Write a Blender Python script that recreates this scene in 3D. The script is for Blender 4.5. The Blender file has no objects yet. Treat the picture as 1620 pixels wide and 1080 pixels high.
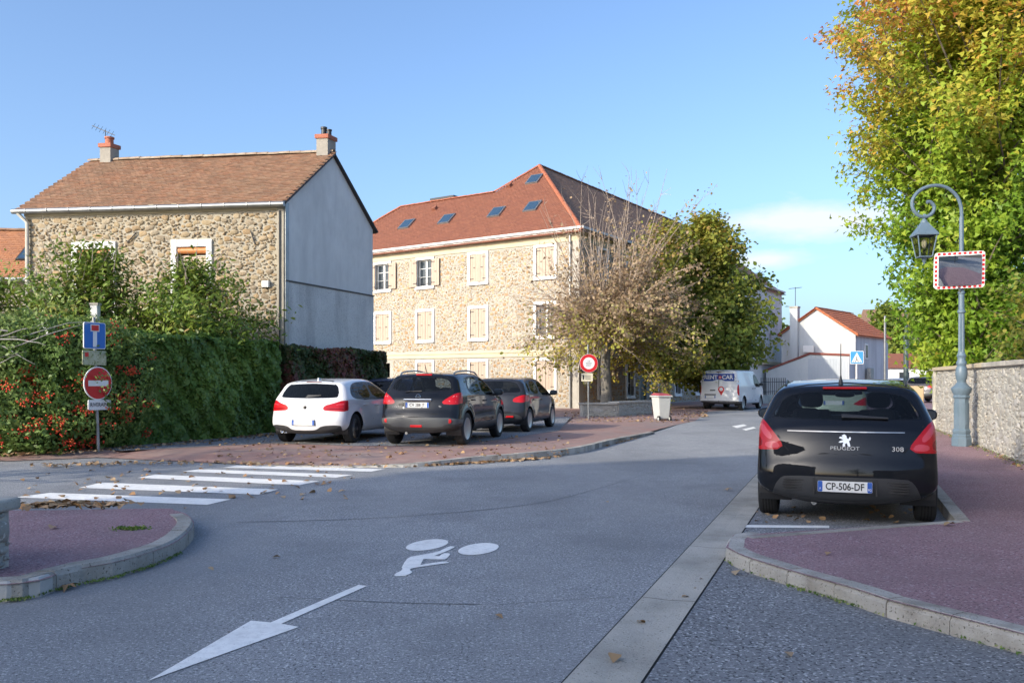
import bpy, bmesh, math, random
import numpy as np
from mathutils import Vector, Matrix
random.seed(7); rng = np.random.default_rng(7)
S = bpy.context.scene
C = S.collection
R = math.radians
# ------------------------------------------------------------------ camera, sky, sun, exposure
CAM_H = 1.5
FPX = 1400.0            # focal length in photograph pixels
HOR = 600.0             # eye level row
cam = bpy.data.cameras.new('camera'); camo = bpy.data.objects.new('camera', cam); C.objects.link(camo)
camo.location = (0, 0, CAM_H); camo.rotation_euler = (R(90), 0, 0)
cam.sensor_width = 36; cam.lens = FPX / 1620 * 36; cam.shift_y = (HOR - 540) / 1620; cam.clip_end = 3000
S.camera = camo
SUN_EL = R(22); SUN_AZ = R(50)       # azimuth: from straight behind the camera towards the left
to_sun = Vector((-math.sin(SUN_AZ) * math.cos(SUN_EL), -math.cos(SUN_AZ) * math.cos(SUN_EL), math.sin(SUN_EL)))
sl = bpy.data.lights.new('sun', 'SUN'); sl.energy = 2.0; sl.angle = R(0.6); sl.color = (1.0, 0.90, 0.74)
so = bpy.data.objects.new('sun', sl); C.objects.link(so)
so.rotation_euler = (-to_sun).to_track_quat('-Z', 'Y').to_euler(); so.location = (-30, -20, 40)
W = bpy.data.worlds.new('World'); S.world = W; W.use_nodes = True
wn = W.node_tree.nodes; wl = W.node_tree.links
for n in list(wn): wn.remove(n)
sky = wn.new('ShaderNodeTexSky'); sky.sky_type = 'NISHITA'; sky.sun_disc = False
sky.sun_elevation = SUN_EL; sky.sun_rotation = math.atan2(to_sun.x, to_sun.y)
sky.air_density = 0.9; sky.dust_density = 3.2; sky.ozone_density = 4.0; sky.altitude = 50
# fair-weather cloud bank low over the end of the street, thin wisps elsewhere in the low sky
tc = wn.new('ShaderNodeTexCoord')
mp = wn.new('ShaderNodeMapping'); mp.inputs['Scale'].default_value = (5, 5, 16)
nz = wn.new('ShaderNodeTexNoise'); nz.inputs['Scale'].default_value = 1.6; nz.inputs['Detail'].default_value = 8; nz.inputs['Roughness'].default_value = 0.56
wl.new(tc.outputs['Generated'], mp.inputs['Vector']); wl.new(mp.outputs[0], nz.inputs['Vector'])
def wmath(op, a, b=0.0):
    m = wn.new('ShaderNodeMath'); m.operation = op
    for i, v in enumerate((a, b)):
        if isinstance(v, (int, float)): m.inputs[i].default_value = v
        else: wl.new(v, m.inputs[i])
    return m.outputs[0]
def cloud(cx, cy, cz, sx, sy, sz):
    sub = wn.new('ShaderNodeVectorMath'); sub.operation = 'SUBTRACT'; sub.inputs[1].default_value = (cx, cy, cz); wl.new(tc.outputs['Generated'], sub.inputs[0])
    ml = wn.new('ShaderNodeVectorMath'); ml.operation = 'MULTIPLY'; ml.inputs[1].default_value = (1 / sx, 1 / sy, 1 / sz); wl.new(sub.outputs[0], ml.inputs[0])
    ln = wn.new('ShaderNodeVectorMath'); ln.operation = 'LENGTH'; wl.new(ml.outputs[0], ln.inputs[0])
    return wmath('SUBTRACT', 1.0, ln.outputs['Value'])
shape_ = wmath('MAXIMUM', cloud(.325, .93, .168, .13, .3, .032), cloud(.27, .945, .128, .10, .3, .016))
dens = wmath('ADD', shape_, wmath('MULTIPLY', wmath('SUBTRACT', nz.outputs['Fac'], .5), 2.4))
rp = wn.new('ShaderNodeValToRGB'); rp.color_ramp.elements[0].position = 0.22; rp.color_ramp.elements[1].position = 1.0; rp.color_ramp.elements[1].color = (.85, .85, .85, 1)
wl.new(wmath('MULTIPLY', dens, wmath('GREATER_THAN', shape_, -.6)), rp.inputs[0])
mixc = wn.new('ShaderNodeMixRGB'); mixc.inputs['Color2'].default_value = (3.2, 3.25, 3.35, 1); wl.new(rp.outputs[0], mixc.inputs['Fac'])
bg = wn.new('ShaderNodeBackground'); bg.inputs['Strength'].default_value = 0.14
wo = wn.new('ShaderNodeOutputWorld')
wl.new(sky.outputs[0], mixc.inputs['Color1']); wl.new(mixc.outputs[0], bg.inputs['Color']); wl.new(bg.outputs[0], wo.inputs[0])
S.view_settings.view_transform = 'Standard'; S.view_settings.look = 'None'; S.view_settings.gamma = 1.0
S.view_settings.exposure = 1.18
S.render.resolution_x = 1024; S.render.resolution_y = 682
S.render.engine = 'CYCLES'

# ------------------------------------------------------------------ helpers
def P(x, y, z=0.0):
    """ground point (height z) seen at photograph pixel x, y -> world X, Y"""
    d = FPX * (CAM_H - z) / (y - HOR)
    return ((x - 810) / FPX * d, d)
def tag(o, label=None, cat=None, group=None, kind=None):
    if label: o['label'] = label
    if cat: o['category'] = cat
    if group: o['group'] = group
    if kind: o['kind'] = kind
    return o
def empty(name, loc, label=None, cat=None, group=None, rz=0.0):
    o = bpy.data.objects.new(name, None); C.objects.link(o); o.location = loc; o.rotation_euler = (0, 0, rz); o.empty_display_size = .2
    return tag(o, label, cat, group)
def chain_loc(p):
    v = Vector((0, 0, 0))
    while p is not None:
        v += p.location; p = p.parent
    return v
def link(name, me, mat=None, parent=None, kind=None):
    o = bpy.data.objects.new(name, me); C.objects.link(o)
    if mat is not None:
        me.materials.clear()
        for m in (mat if isinstance(mat, (list, tuple)) else [mat]): me.materials.append(m)
    if parent is not None: o.parent = parent
    if kind: o['kind'] = kind
    return o
class MB:
    """collects geometry of ONE part"""
    def __init__(s): s.v = []; s.f = []; s.m = []; s.t = []; s.cm = 0; s.ct = 0.0
    def add(s, vs, fs):
        b = len(s.v); s.v += [tuple(p) for p in vs]; s.t += [s.ct] * len(vs)
        for f in fs: s.f.append(tuple(i + b for i in f)); s.m.append(s.cm)
        return s
    def box(s, c, d, M=None, ax=None):
        """centre, full sizes, optional 3x3 axes (rows)"""
        cs = []
        for sx in (-.5, .5):
            for sy in (-.5, .5):
                for sz in (-.5, .5):
                    p = (sx * d[0], sy * d[1], sz * d[2])
                    if ax is not None: p = tuple(sum(ax[k][j] * p[k] for k in range(3)) for j in range(3))
                    cs.append((p[0] + c[0], p[1] + c[1], p[2] + c[2]))
        return s.add(cs, [(0, 1, 3, 2), (4, 6, 7, 5), (0, 4, 5, 1), (2, 3, 7, 6), (0, 2, 6, 4), (1, 5, 7, 3)])
    def poly(s, pts): return s.add(pts, [tuple(range(len(pts)))])
    def prism(s, pts, off):
        """closed polygon extruded by vector off"""
        n = len(pts); a = [Vector(p) for p in pts]; b = [p + Vector(off) for p in a]
        fs = [tuple(range(n))[::-1], tuple(range(n, 2 * n))] + [(i, (i + 1) % n, n + (i + 1) % n, n + i) for i in range(n)]
        return s.add(a + b, fs)
    def tube(s, pts, rad, n=8, caps=True):
        pts = [Vector(p) for p in pts]
        if not isinstance(rad, (list, tuple)): rad = [rad] * len(pts)
        vs = []; ref = None
        for i, p in enumerate(pts):
            t = (pts[min(i + 1, len(pts) - 1)] - pts[max(i - 1, 0)])
            if t.length < 1e-9: t = Vector((0, 0, 1))
            t.normalize()
            if ref is None: ref = Vector((1, 0, 0)) if abs(t.x) < .8 else Vector((0, 1, 0))
            a = ref - t * ref.dot(t)
            if a.length < 1e-6: a = t.orthogonal()
            a.normalize(); ref = a; b = t.cross(a)
            for k in range(n):
                w = 2 * math.pi * k / n; vs.append(p + (a * math.cos(w) + b * math.sin(w)) * rad[i])
        fs = []
        for i in range(len(pts) - 1):
            for k in range(n): fs.append((i * n + k, i * n + (k + 1) % n, (i + 1) * n + (k + 1) % n, (i + 1) * n + k))
        if caps: fs += [tuple(range(n))[::-1], tuple(range((len(pts) - 1) * n, len(pts) * n))]
        return s.add(vs, fs)
    def lathe(s, prof, n=24, c=(0, 0, 0), axis='z', sweep=None):
        """prof: (radius, height) pairs turned about an axis through c"""
        vs = []
        for (r, h) in prof:
            for k in range(n):
                w = 2 * math.pi * k / n; a, b = r * math.cos(w), r * math.sin(w)
                vs.append({'z': (c[0] + a, c[1] + b, c[2] + h), 'x': (c[0] + h, c[1] + a, c[2] + b), 'y': (c[0] + b, c[1] + h, c[2] + a)}[axis])
        fs = []
        for i in range(len(prof) - 1):
            for k in range(n): fs.append((i * n + k, i * n + (k + 1) % n, (i + 1) * n + (k + 1) % n, (i + 1) * n + k))
        if prof[0][0] > 1e-6: fs.append(tuple(range(n))[::-1])
        if prof[-1][0] > 1e-6: fs.append(tuple(range((len(prof) - 1) * n, len(prof) * n)))
        return s.add(vs, fs)
    def build(s, name, mat, parent=None, smooth=False, local=False, kind=None, bevel=0):
        o = Vector((0, 0, 0)) if (local or parent is None) else chain_loc(parent)
        me = bpy.data.meshes.new(name); me.from_pydata([(p[0] - o.x, p[1] - o.y, p[2] - o.z) for p in s.v], [], s.f)
        if any(s.m): me.polygons.foreach_set('material_index', s.m)
        if any(s.t):
            a = me.attributes.new('tint', 'FLOAT', 'POINT'); a.data.foreach_set('value', s.t)
        bm = bmesh.new(); bm.from_mesh(me)
        bmesh.ops.recalc_face_normals(bm, faces=bm.faces)
        if bevel:
            bmesh.ops.bevel(bm, geom=[e for e in bm.edges if len(e.link_faces) == 2 and e.calc_face_angle(0) > .5], offset=bevel, segments=2, affect='EDGES', profile=.5, clamp_overlap=True)
        bm.to_mesh(me); bm.free()
        if smooth:
            me.polygons.foreach_set('use_smooth', [True] * len(me.polygons))
            try: me.set_sharp_from_angle(angle=R(smooth if smooth is not True else 40))
            except Exception: pass
        return link(name, me, mat, parent, kind)
def np_mesh(name, V, loops, starts, tint=None):
    me = bpy.data.meshes.new(name)
    me.vertices.add(len(V)); me.vertices.foreach_set('co', np.ascontiguousarray(V, dtype=np.float32).ravel())
    me.loops.add(len(loops)); me.loops.foreach_set('vertex_index', np.ascontiguousarray(loops, dtype=np.int32))
    me.polygons.add(len(starts)); me.polygons.foreach_set('loop_start', np.ascontiguousarray(starts, dtype=np.int32))
    if tint is not None:
        a = me.attributes.new('tint', 'FLOAT', 'POINT'); a.data.foreach_set('value', np.ascontiguousarray(tint, dtype=np.float32))
    me.update(calc_edges=True); me.validate()
    return me
# ------------------------------------------------------------------ materials (all procedural)
def _ramp(nt, fac, cols):
    r = nt.nodes.new('ShaderNodeValToRGB'); el = r.color_ramp.elements
    while len(el) < len(cols): el.new(0.5)
    for i, c in enumerate(cols):
        el[i].position = c[1] if isinstance(c[0], (tuple, list)) else i / max(1, len(cols) - 1)
        cc = c[0] if isinstance(c[0], (tuple, list)) else c
        el[i].color = (*cc, 1)
    nt.links.new(fac, r.inputs[0]); return r.outputs[0]
def _noise(nt, scale, detail=4, rough=.55, stretch=None, vec=None):
    if vec is None:
        g = nt.nodes.new('ShaderNodeNewGeometry'); vec = g.outputs['Position']
    if stretch:
        m = nt.nodes.new('ShaderNodeMapping'); m.inputs['Scale'].default_value = stretch; nt.links.new(vec, m.inputs['Vector']); vec = m.outputs[0]
    n = nt.nodes.new('ShaderNodeTexNoise'); n.inputs['Scale'].default_value = scale; n.inputs['Detail'].default_value = detail; n.inputs['Roughness'].default_value = rough
    nt.links.new(vec, n.inputs['Vector']); return n.outputs['Fac']
def _mix(nt, fac, a, b, mode='MIX'):
    m = nt.nodes.new('ShaderNodeMixRGB'); m.blend_type = mode
    for k, v in (('Fac', fac), ('Color1', a), ('Color2', b)):
        if isinstance(v, (int, float)): m.inputs[k].default_value = v
        elif isinstance(v, (tuple, list)): m.inputs[k].default_value = (*v, 1)
        else: nt.links.new(v, m.inputs[k])
    return m.outputs[0]
def _math(nt, op, a, b=0.0):
    m = nt.nodes.new('ShaderNodeMath'); m.operation = op
    for i, v in enumerate((a, b)):
        if isinstance(v, (int, float)): m.inputs[i].default_value = v
        else: nt.links.new(v, m.inputs[i])
    return m.outputs[0]
def mat(name, cols, scale=3.0, rough=.7, bump=0.0, bscale=None, metal=0.0, spec=.5, coat=0.0, stretch=None, speck=None, stain=None, tint=None, trans=0.0, emit=None, alpha=None, ior=None):
    """cols: one colour or list mixed by noise; speck=(scale,colour,threshold); stain=(scale,colour,amount,stretch); tint=list of colours picked per piece"""
    m = bpy.data.materials.new(name); m.use_nodes = True; nt = m.node_tree; b = nt.nodes['Principled BSDF']
    if isinstance(cols[0], (int, float)): col = cols
    else: col = _ramp(nt, _noise(nt, scale, stretch=stretch), [(c, .3 + .4 * i / max(1, len(cols) - 1)) for i, c in enumerate(cols)])
    if tint:
        at = nt.nodes.new('ShaderNodeAttribute'); at.attribute_name = 'tint'
        oi = nt.nodes.new('ShaderNodeObjectInfo')
        fr = _math(nt, 'FRACT', _math(nt, 'ADD', at.outputs['Fac'], oi.outputs['Random']))
        tcol = _ramp(nt, fr, tint)
        col = _mix(nt, .55 if not isinstance(cols[0], (int, float)) else 1.0, col, tcol) if not isinstance(cols[0], (int, float)) else tcol
    if speck:
        for (sc, c, th) in (speck if isinstance(speck, list) else [speck]):
            f = _noise(nt, sc, 2, .5); f = _ramp(nt, f, [((0, 0, 0), th), ((1, 1, 1), min(1, th + .07))])
            col = _mix(nt, f, col, c)
    if stain:
        for (sc, c, amt, st) in (stain if isinstance(stain, list) else [stain]):
            f = _noise(nt, sc, 6, .62, stretch=st); f = _ramp(nt, f, [((0, 0, 0), .45), ((amt,) * 3, .72)])
            col = _mix(nt, f, col, c)
    if isinstance(col, (tuple, list)): b.inputs['Base Color'].default_value = (*col, 1)
    else: nt.links.new(col, b.inputs['Base Color'])
    b.inputs['Roughness'].default_value = rough; b.inputs['Metallic'].default_value = metal
    b.inputs['Specular IOR Level'].default_value = spec; b.inputs['Coat Weight'].default_value = coat; b.inputs['Coat Roughness'].default_value = .03
    if ior: b.inputs['IOR'].default_value = ior
    if bump:
        bp = nt.nodes.new('ShaderNodeBump'); bp.inputs['Strength'].default_value = min(1, bump); bp.inputs['Distance'].default_value = .02 * max(1, bump)
        nt.links.new(_noise(nt, bscale or scale * 4, 5, .6), bp.inputs['Height']); nt.links.new(bp.outputs[0], b.inputs['Normal'])
    if trans:                                    # thin leaves let light through
        tr = nt.nodes.new('ShaderNodeBsdfTranslucent'); mx = nt.nodes.new('ShaderNodeMixShader'); mx.inputs[0].default_value = trans
        if isinstance(col, (tuple, list)): tr.inputs['Color'].default_value = (*col, 1)
        else: nt.links.new(col, tr.inputs['Color'])
        nt.links.new(b.outputs[0], mx.inputs[1]); nt.links.new(tr.outputs[0], mx.inputs[2]); nt.links.new(mx.outputs[0], nt.nodes['Material Output'].inputs[0])
    if emit:
        b.inputs['Emission Color'].default_value = (*emit[0], 1); b.inputs['Emission Strength'].default_value = emit[1]
    return m
def glass_mat(name, tint, through=.6, rough=.02):
    m = bpy.data.materials.new(name); m.use_nodes = True; nt = m.node_tree; b = nt.nodes['Principled BSDF']
    b.inputs['Base Color'].default_value = (.01, .012, .014, 1); b.inputs['Roughness'].default_value = rough; b.inputs['Specular IOR Level'].default_value = .6
    t = nt.nodes.new('ShaderNodeBsdfTransparent'); t.inputs['Color'].default_value = (*tint, 1)
    mx = nt.nodes.new('ShaderNodeMixShader'); mx.inputs[0].default_value = through
    nt.links.new(b.outputs[0], mx.inputs[1]); nt.links.new(t.outputs[0], mx.inputs[2]); nt.links.new(mx.outputs[0], nt.nodes['Material Output'].inputs[0])
    return m
ASPH = mat('asphalt', [(.225, .232, .24), (.285, .292, .30), (.24, .247, .255)], scale=.7, rough=.85, bump=.5, bscale=140,
           speck=[(46, (.62, .62, .62), .58), (52, (.07, .07, .075), .57), (100, (.7, .7, .7), .60)], stain=[(.35, (.16, .165, .17), .7, None), (.22, (.15, .155, .16), .7, (1, .3, 1)), (.9, (.34, .34, .335), .4, (1, .25, 1)), (5.0, (.19, .195, .20), .35, None)])
ASPH2 = mat('asphalt_patch', [(.20, .207, .215), (.265, .272, .28)], scale=1.2, rough=.87, bump=.6, bscale=120,
            speck=[(42, (.58, .58, .58), .58), (46, (.045, .045, .05), .56)], stain=[(.6, (.13, .133, .137), .55, None), (4.0, (.15, .153, .157), .4, None)])
PURP = mat('purple_asphalt', [(.275, .16, .175), (.325, .19, .205), (.245, .145, .158)], scale=.9, rough=.88, bump=.5, bscale=130,
           speck=[(46, (.46, .36, .37), .59), (52, (.075, .038, .042), .57)], stain=[(.5, (.195, .125, .132), .55, None), (1.6, (.34, .24, .235), .3, None)])
BRICKRED = mat('red_paving', [(.27, .15, .125), (.34, .20, .165), (.25, .16, .14)], scale=1.0, rough=.88, bump=.3, bscale=60,
               stain=[(.5, (.24, .20, .18), .8, None), (2.2, (.40, .30, .25), .4, None)], speck=(60, (.10, .06, .05), .66))
CONC = mat('concrete', [(.40, .37, .315), (.50, .465, .40)], scale=2.2, rough=.88, bump=.5, bscale=60, speck=[(70, (.12, .115, .10), .64), (90, (.5, .48, .44), .68)], stain=[(1.2, (.15, .145, .125), .6, None)])
KERB = mat('kerb_concrete', [(.40, .38, .335), (.52, .49, .44)], scale=3, rough=.9, bump=.6, bscale=70, speck=[(60, (.13, .12, .10), .62), (90, (.55, .52, .47), .68)], stain=[(2.0, (.15, .13, .10), .9, None), (.9, (.24, .215, .175), .7, None)])
MORTAR = mat('mortar', [(.42, .41, .38), (.52, .50, .46)], scale=6, rough=.92, bump=.4)
DARKJ = mat('joint_dark', (.03, .03, .028), rough=.95)
MARK = mat('road_paint', [(.90, .88, .83), (.95, .93, .88)], scale=4, rough=.65, bump=.25, bscale=120, speck=(75, (.45, .44, .42), .66), stain=[(3.0, (.62, .60, .57), .4, None), (16.0, (.45, .43, .40), .4, None)])
SOIL = mat('soil', [(.07, .055, .04), (.11, .09, .06)], scale=2, rough=.95, bump=.6)
MOSS = mat('moss', [(.07, .10, .025), (.12, .15, .04)], scale=12, rough=.95, bump=.8)
WHITE = mat('white_paint', [(.72, .72, .70), (.80, .80, .78)], scale=4, rough=.6)
BLACK = mat('black_plastic', (.02, .02, .022), rough=.45)
RUBBER = mat('rubber', (.018, .018, .019), rough=.75, bump=.2, bscale=90)
METAL = mat('zinc', [(.24, .25, .25), (.34, .35, .35)], scale=3, rough=.42, metal=.7)
# ------------------------------------------------------------------ ground, road, kerbs
TH = math.atan2(.376, 1.0); UX, UY = math.sin(TH), math.cos(TH)           # direction of the road
def RD(s, t): return (UX * s + UY * t, UY * s - UX * t)                    # road frame: along, to the right
def sheet(name, pts, z, m, parent=None, kind=None):
    return MB().poly([(p[0], p[1], z if len(p) < 3 else p[2]) for p in pts]).build(name, m, parent, kind=kind)
g = sheet('ground', [(-900, -900), (900, -900), (900, 1500), (-900, 1500)], -.04, SOIL, kind='structure')
road = sheet('road', [(-60, -40), (60, -40), (90, 160), (-60, 160)], 0, ASPH, kind='structure')
sheet('roadside_asphalt', [RD(-8, -.93), RD(-8, 6), RD(4.5, 4), RD(11, -.2), RD(11, -.93)], .004, ASPH2, road)
def kerb_line(pts, width, side, parent, mname='kerb_stone', seg=.9, gap=.012, chamfer=.035):
    """row of single kerb stones along pts (x,y,height); body lies to the given side (+1 left / -1 right of travel)"""
    # resample
    d = [0]
    for i in range(1, len(pts)): d.append(d[-1] + math.dist(pts[i][:2], pts[i - 1][:2]))
    def at(q):
        q = max(0, min(d[-1], q)); i = 1
        while i < len(d) - 1 and d[i] < q: i += 1
        w = (q - d[i - 1]) / max(1e-9, d[i] - d[i - 1])
        p = [pts[i - 1][k] + (pts[i][k] - pts[i - 1][k]) * w for k in range(3)]
        t = Vector((at2(q + .12) - at2(q - .12))); t.normalize(); return p, t
    def at2(q):
        q = max(0, min(d[-1], q)); i = 1
        while i < len(d) - 1 and d[i] < q: i += 1
        w = (q - d[i - 1]) / max(1e-9, d[i] - d[i - 1])
        return Vector([pts[i - 1][k] + (pts[i][k] - pts[i - 1][k]) * w for k in range(2)])
    def profile(q, grow=0.0):
        p, t = at(q); n = Vector((-t.y, t.x)) * side; h = p[2]; o = []
        for (a, z) in ((0 - grow, -.05), (0 - grow, max(.004, h - chamfer)), (chamfer * .7 - grow, h + grow), (width, h + grow), (width, -.05)):
            o.append((p[0] + n.x * a, p[1] + n.y * a, z))
        return o
    def strip(q0, q1, grow):
        k = max(1, int((q1 - q0) / .22)); rings = [profile(q0 + (q1 - q0) * i / k, grow) for i in range(k + 1)]
        vs = [p for r in rings for p in r]; fs = []
        for i in range(k):
            for j in range(5): fs.append((i * 5 + j, i * 5 + (j + 1) % 5, (i + 1) * 5 + (j + 1) % 5, (i + 1) * 5 + j))
        fs += [(0, 1, 2, 3, 4), tuple(k * 5 + j for j in (4, 3, 2, 1, 0))]
        return MB().add(vs, fs)
    strip(0, d[-1], -.007).build('kerb_mortar', MORTAR, parent)
    q = 0
    while q < d[-1] - .1:
        L = seg * random.uniform(.92, 1.08); q1 = min(d[-1], q + L)
        strip(q + gap / 2, q1 - gap / 2, random.uniform(-.002, .003)).build(mname, KERB, parent)
        q = q1
def smooth_line(pts, n=4):
    o = []
    for i in range(len(pts) - 1):
        p0, p1, p2, p3 = pts[max(i - 1, 0)], pts[i], pts[i + 1], pts[min(i + 2, len(pts) - 1)]
        for k in range(n):
            t = k / n
            o.append(tuple(.5 * (2 * p1[j] + (p2[j] - p0[j]) * t + (2 * p0[j] - 5 * p1[j] + 4 * p2[j] - p3[j]) * t * t + (3 * p1[j] - p0[j] - 3 * p2[j] + p3[j]) * t ** 3) for j in range(len(p1))))
    o.append(pts[-1]); return o
# pavement island on the left
isl = [(-8.5, 5.6, .14), (-6.0, 5.72, .14), (-4.6, 5.84, .14)] + [(*P(x, y), .14) for (x, y) in ((20, 951), (107, 928), (184, 913), (244, 894), (278, 879), (300, 860))] + [(*P(307, 842, .03), .14), (*P(304, 827, .08), .13), (*P(294, 815, .10), .12), (*P(276, 808, .11), .11), (*P(248, 805, .11), .10), (-5.2, 9.35, .06), (-6.5, 9.5, .03), (-9.5, 9.8, .03)]
isl = smooth_line(isl)
island = sheet('pavement', [(p[0], p[1], .118) for p in isl], .118, PURP, kind='structure')
kerb_line(isl, .15, 1, island, seg=.95)
# pavement on the right with the inset parking bay
ZP = .12
front = [RD(8.05, -.93)] + [P(*q) for q in ((1148, 888), (1172, 901), (1196, 910), (1244, 926), (1350, 958), (1408, 979), (1620, 1037))] + [(3.6, 3.3), (5.2, .2), (7.0, -4)]
bay0, bay1 = P(1180, 848, ZP), P(1512, 823, ZP)
pav = [(p[0] , p[1]) for p in front] + [(14, -4), (40, 40), RD(140, 9), RD(140, -.9), RD(33, -.9), RD(31.6, 1.05), (bay1[0], bay1[1])]
pave = sheet('pavement', pav, ZP - .002, PURP, kind='structure')
kerb_line(smooth_line([(*RD(8.32, -.82), .12), (*RD(8.15, -.93), .12), (*RD(7.85, -.96), .12)] + [(p[0], p[1], .12) for p in front[1:]], 3), .15, 1, pave, seg=.46)
kerb_line([(*RD(140, -.9), .12), (*RD(33, -.9), .12)], .14, 1, pave, seg=5)
for a, b, w in ((bay0, bay1, .10), (bay1, RD(31.6, 1.03), .13)):          # flush concrete edging of the bay
    t = Vector((b[0] - a[0], b[1] - a[1])); L = t.length; t.normalize(); n = Vector((t.y, -t.x)); k = max(1, round(L / 1.0))
    for i in range(min(k, 24)):
        q0, q1 = L * i / k + .004, L * (i + 1) / k - .004
        MB().prism([(a[0] + t.x * q + n.x * o, a[1] + t.y * q + n.y * o, -.03) for q, o in ((q0, 0), (q1, 0), (q1, w), (q0, w))], (0, 0, .155)).build('edging_stone', KERB, pave, bevel=.006)
# concrete gutter channel
gut = MB().poly([(*RD(-6, -1.315), .0025), (*RD(-6, -.925), .0025), (*RD(60, -.925), .0025), (*RD(60, -1.315), .0025)]).build('gutter', DARKJ, kind='structure')
s_ = -6.0; k = 0
gm = None
while s_ < 45:
    L = 2.0
    m_ = MB(); pr = ((-1.30, .010), (-1.18, .006), (-1.12, .0035), (-1.06, .006), (-.94, .011)); vs = []
    for q in (s_ + .004, s_ + L - .004):
        for (t, z) in pr: vs.append((*RD(q, t), z))
    m_.add(vs, [(i, i + 1, 6 + i, 5 + i) for i in range(4)])
    m_.build('gutter_slab', CONC, gut); s_ += L
# raised parking apron on the left side of the road
apx = [(1100, 665.5, .0), (1074, 671, .01), (1027, 685.5, .05), (957, 703, .11), (912, 715, .12), (855, 723, .12), (800, 727, .11), (740, 731, .10), (657, 737, .06), (600, 738, .03), (538, 738, .015), (420, 736, .012), (300, 731, .012), (155, 724, .012)]
ap_out = [(*P(x, y), z) for (x, y, z) in apx]
apr_poly = ap_out + [(-9.2, 16.2, .012), (-14, 17, .05), (-14, 40, .06), (-2, 50, .05), (8, 62, .03), (20, 80, .01), (15.5, 52, .0), (9.0, 41.0, .0)]
bm = bmesh.new()
vs = [bm.verts.new(p) for p in apr_poly]
inner = []
cx_, cy_ = -1.0, 30.0
for p in apr_poly:
    dx, dy = cx_ - p[0], cy_ - p[1]; L = math.hypot(dx, dy); inner.append(bm.verts.new((p[0] + dx / L * 1.1, p[1] + dy / L * 1.1, .10 if p[1] < 28 else .06)))
n = len(vs)
for i in range(n): bm.faces.new((vs[i], vs[(i + 1) % n], inner[(i + 1) % n], inner[i]))
bm.faces.new(inner)
bmesh.ops.triangulate(bm, faces=[f for f in bm.faces if len(f.verts) > 4])
bmesh.ops.recalc_face_normals(bm, faces=bm.faces)
me = bpy.data.meshes.new('forecourt'); bm.to_mesh(me); bm.free()
apron = link('forecourt', me, BRICKRED, kind='structure')
kerb_line([(p[0], p[1], max(.012, p[2] + .006)) for p in smooth_line(ap_out[2:12], 3)], .15, 1, apron, seg=1.0)
sheet('parking_asphalt', [(*P(x, y, .1),) for (x, y) in ((190, 713), (330, 706), (430, 701), (560, 705), (690, 706), (800, 694), (885, 681))] + [(2.2, 33), (-3.9, 31.5), (-6.6, 23.2), (-9.0, 18.6)], .106, ASPH2, apron)
# painted markings, parts of the road
def paint(name, px, z=.005): return MB().poly([(*P(x, y), z) for (x, y) in px]).build(name, MARK, road)
paint('arrow_marking', [(233, 1078), (397, 982), (428, 985), (567, 925.5), (581, 927), (445, 987), (473, 992)])
Z7 = lambda L: [(600 + a / 7.364, 840 + b / 7.364) for a, b in L]
for c, mj, mn in (((557, 163), (247, -32), (0, 60)), ((1155, 210), (237, -27), (0, 65))):
    paint('bicycle_wheel_marking', Z7([(c[0] + math.cos(w) * mj[0] + math.sin(w) * mn[0], c[1] + math.cos(w) * mj[1] + math.sin(w) * mn[1]) for w in [2 * math.pi * i / 36 for i in range(36)]]))
paint('cyclist_marking', Z7([(170, 515), (200, 490), (255, 465), (270, 440), (262, 425), (290, 370), (330, 320), (370, 300), (480, 280), (620, 255), (700, 235), (790, 190), (830, 178), (880, 180), (870, 195), (800, 230), (720, 262), (640, 290), (700, 295), (730, 268), (760, 258), (815, 262), (825, 275), (790, 318), (760, 332), (700, 332), (515, 328), (478, 398), (620, 372), (780, 355), (815, 365), (800, 375), (650, 395), (470, 420), (400, 432), (355, 448), (362, 460), (388, 478), (370, 495), (300, 525), (200, 530)]))
Z2 = lambda L: [(a / 2.53, 680 + b / 2.53) for a, b in L]
for q in ([(60, 270), (200, 252), (925, 278), (830, 300)], [(315, 232), (405, 211), (1115, 238), (1035, 259)], [(550, 192), (620, 179), (1278, 205), (1200, 221)], [(730, 167), (800, 157), (1412, 180), (1345, 191)], [(890, 151), (950, 142), (1540, 157), (1485, 167)]):
    paint('zebra_stripe', Z2(q))
MB().poly([(*P(x, y), .008) for (x, y) in ((1179, 831), (1312, 832), (1312, 836), (1178, 835))]).build('bay_line', MARK, road)
for q in ([(1158, 674), (1176, 671), (1182, 673), (1166, 677)], [(1174, 679), (1192, 675), (1196, 677), (1180, 681)]): paint('far_arrow_marking', q)
# tar joint lines in the carriageway
for q, wd in (([(-2.9, 9.3), (-1.4, 9.6), (.2, 10.6), (1.2, 12.2), (2.4, 14.6)], .022), ([(-1.6, 6.1), (-.8, 5.95), (-.2, 5.9)], .012), ([(-.1, 5.9), (.7, 6.1)], .01)):
    q = smooth_line(q, 4); vs = []
    for i, p in enumerate(q):
        ww = wd * random.uniform(.4, 1.2); vs += [(p[0], p[1] - ww / 2, .003), (p[0], p[1] + ww / 2, .003)]
    MB().add(vs, [(2 * i, 2 * i + 2, 2 * i + 3, 2 * i + 1) for i in range(len(q) - 1)]).build('tar_joint', mat('tar', (.11, .112, .118), rough=.8), road)
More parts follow.
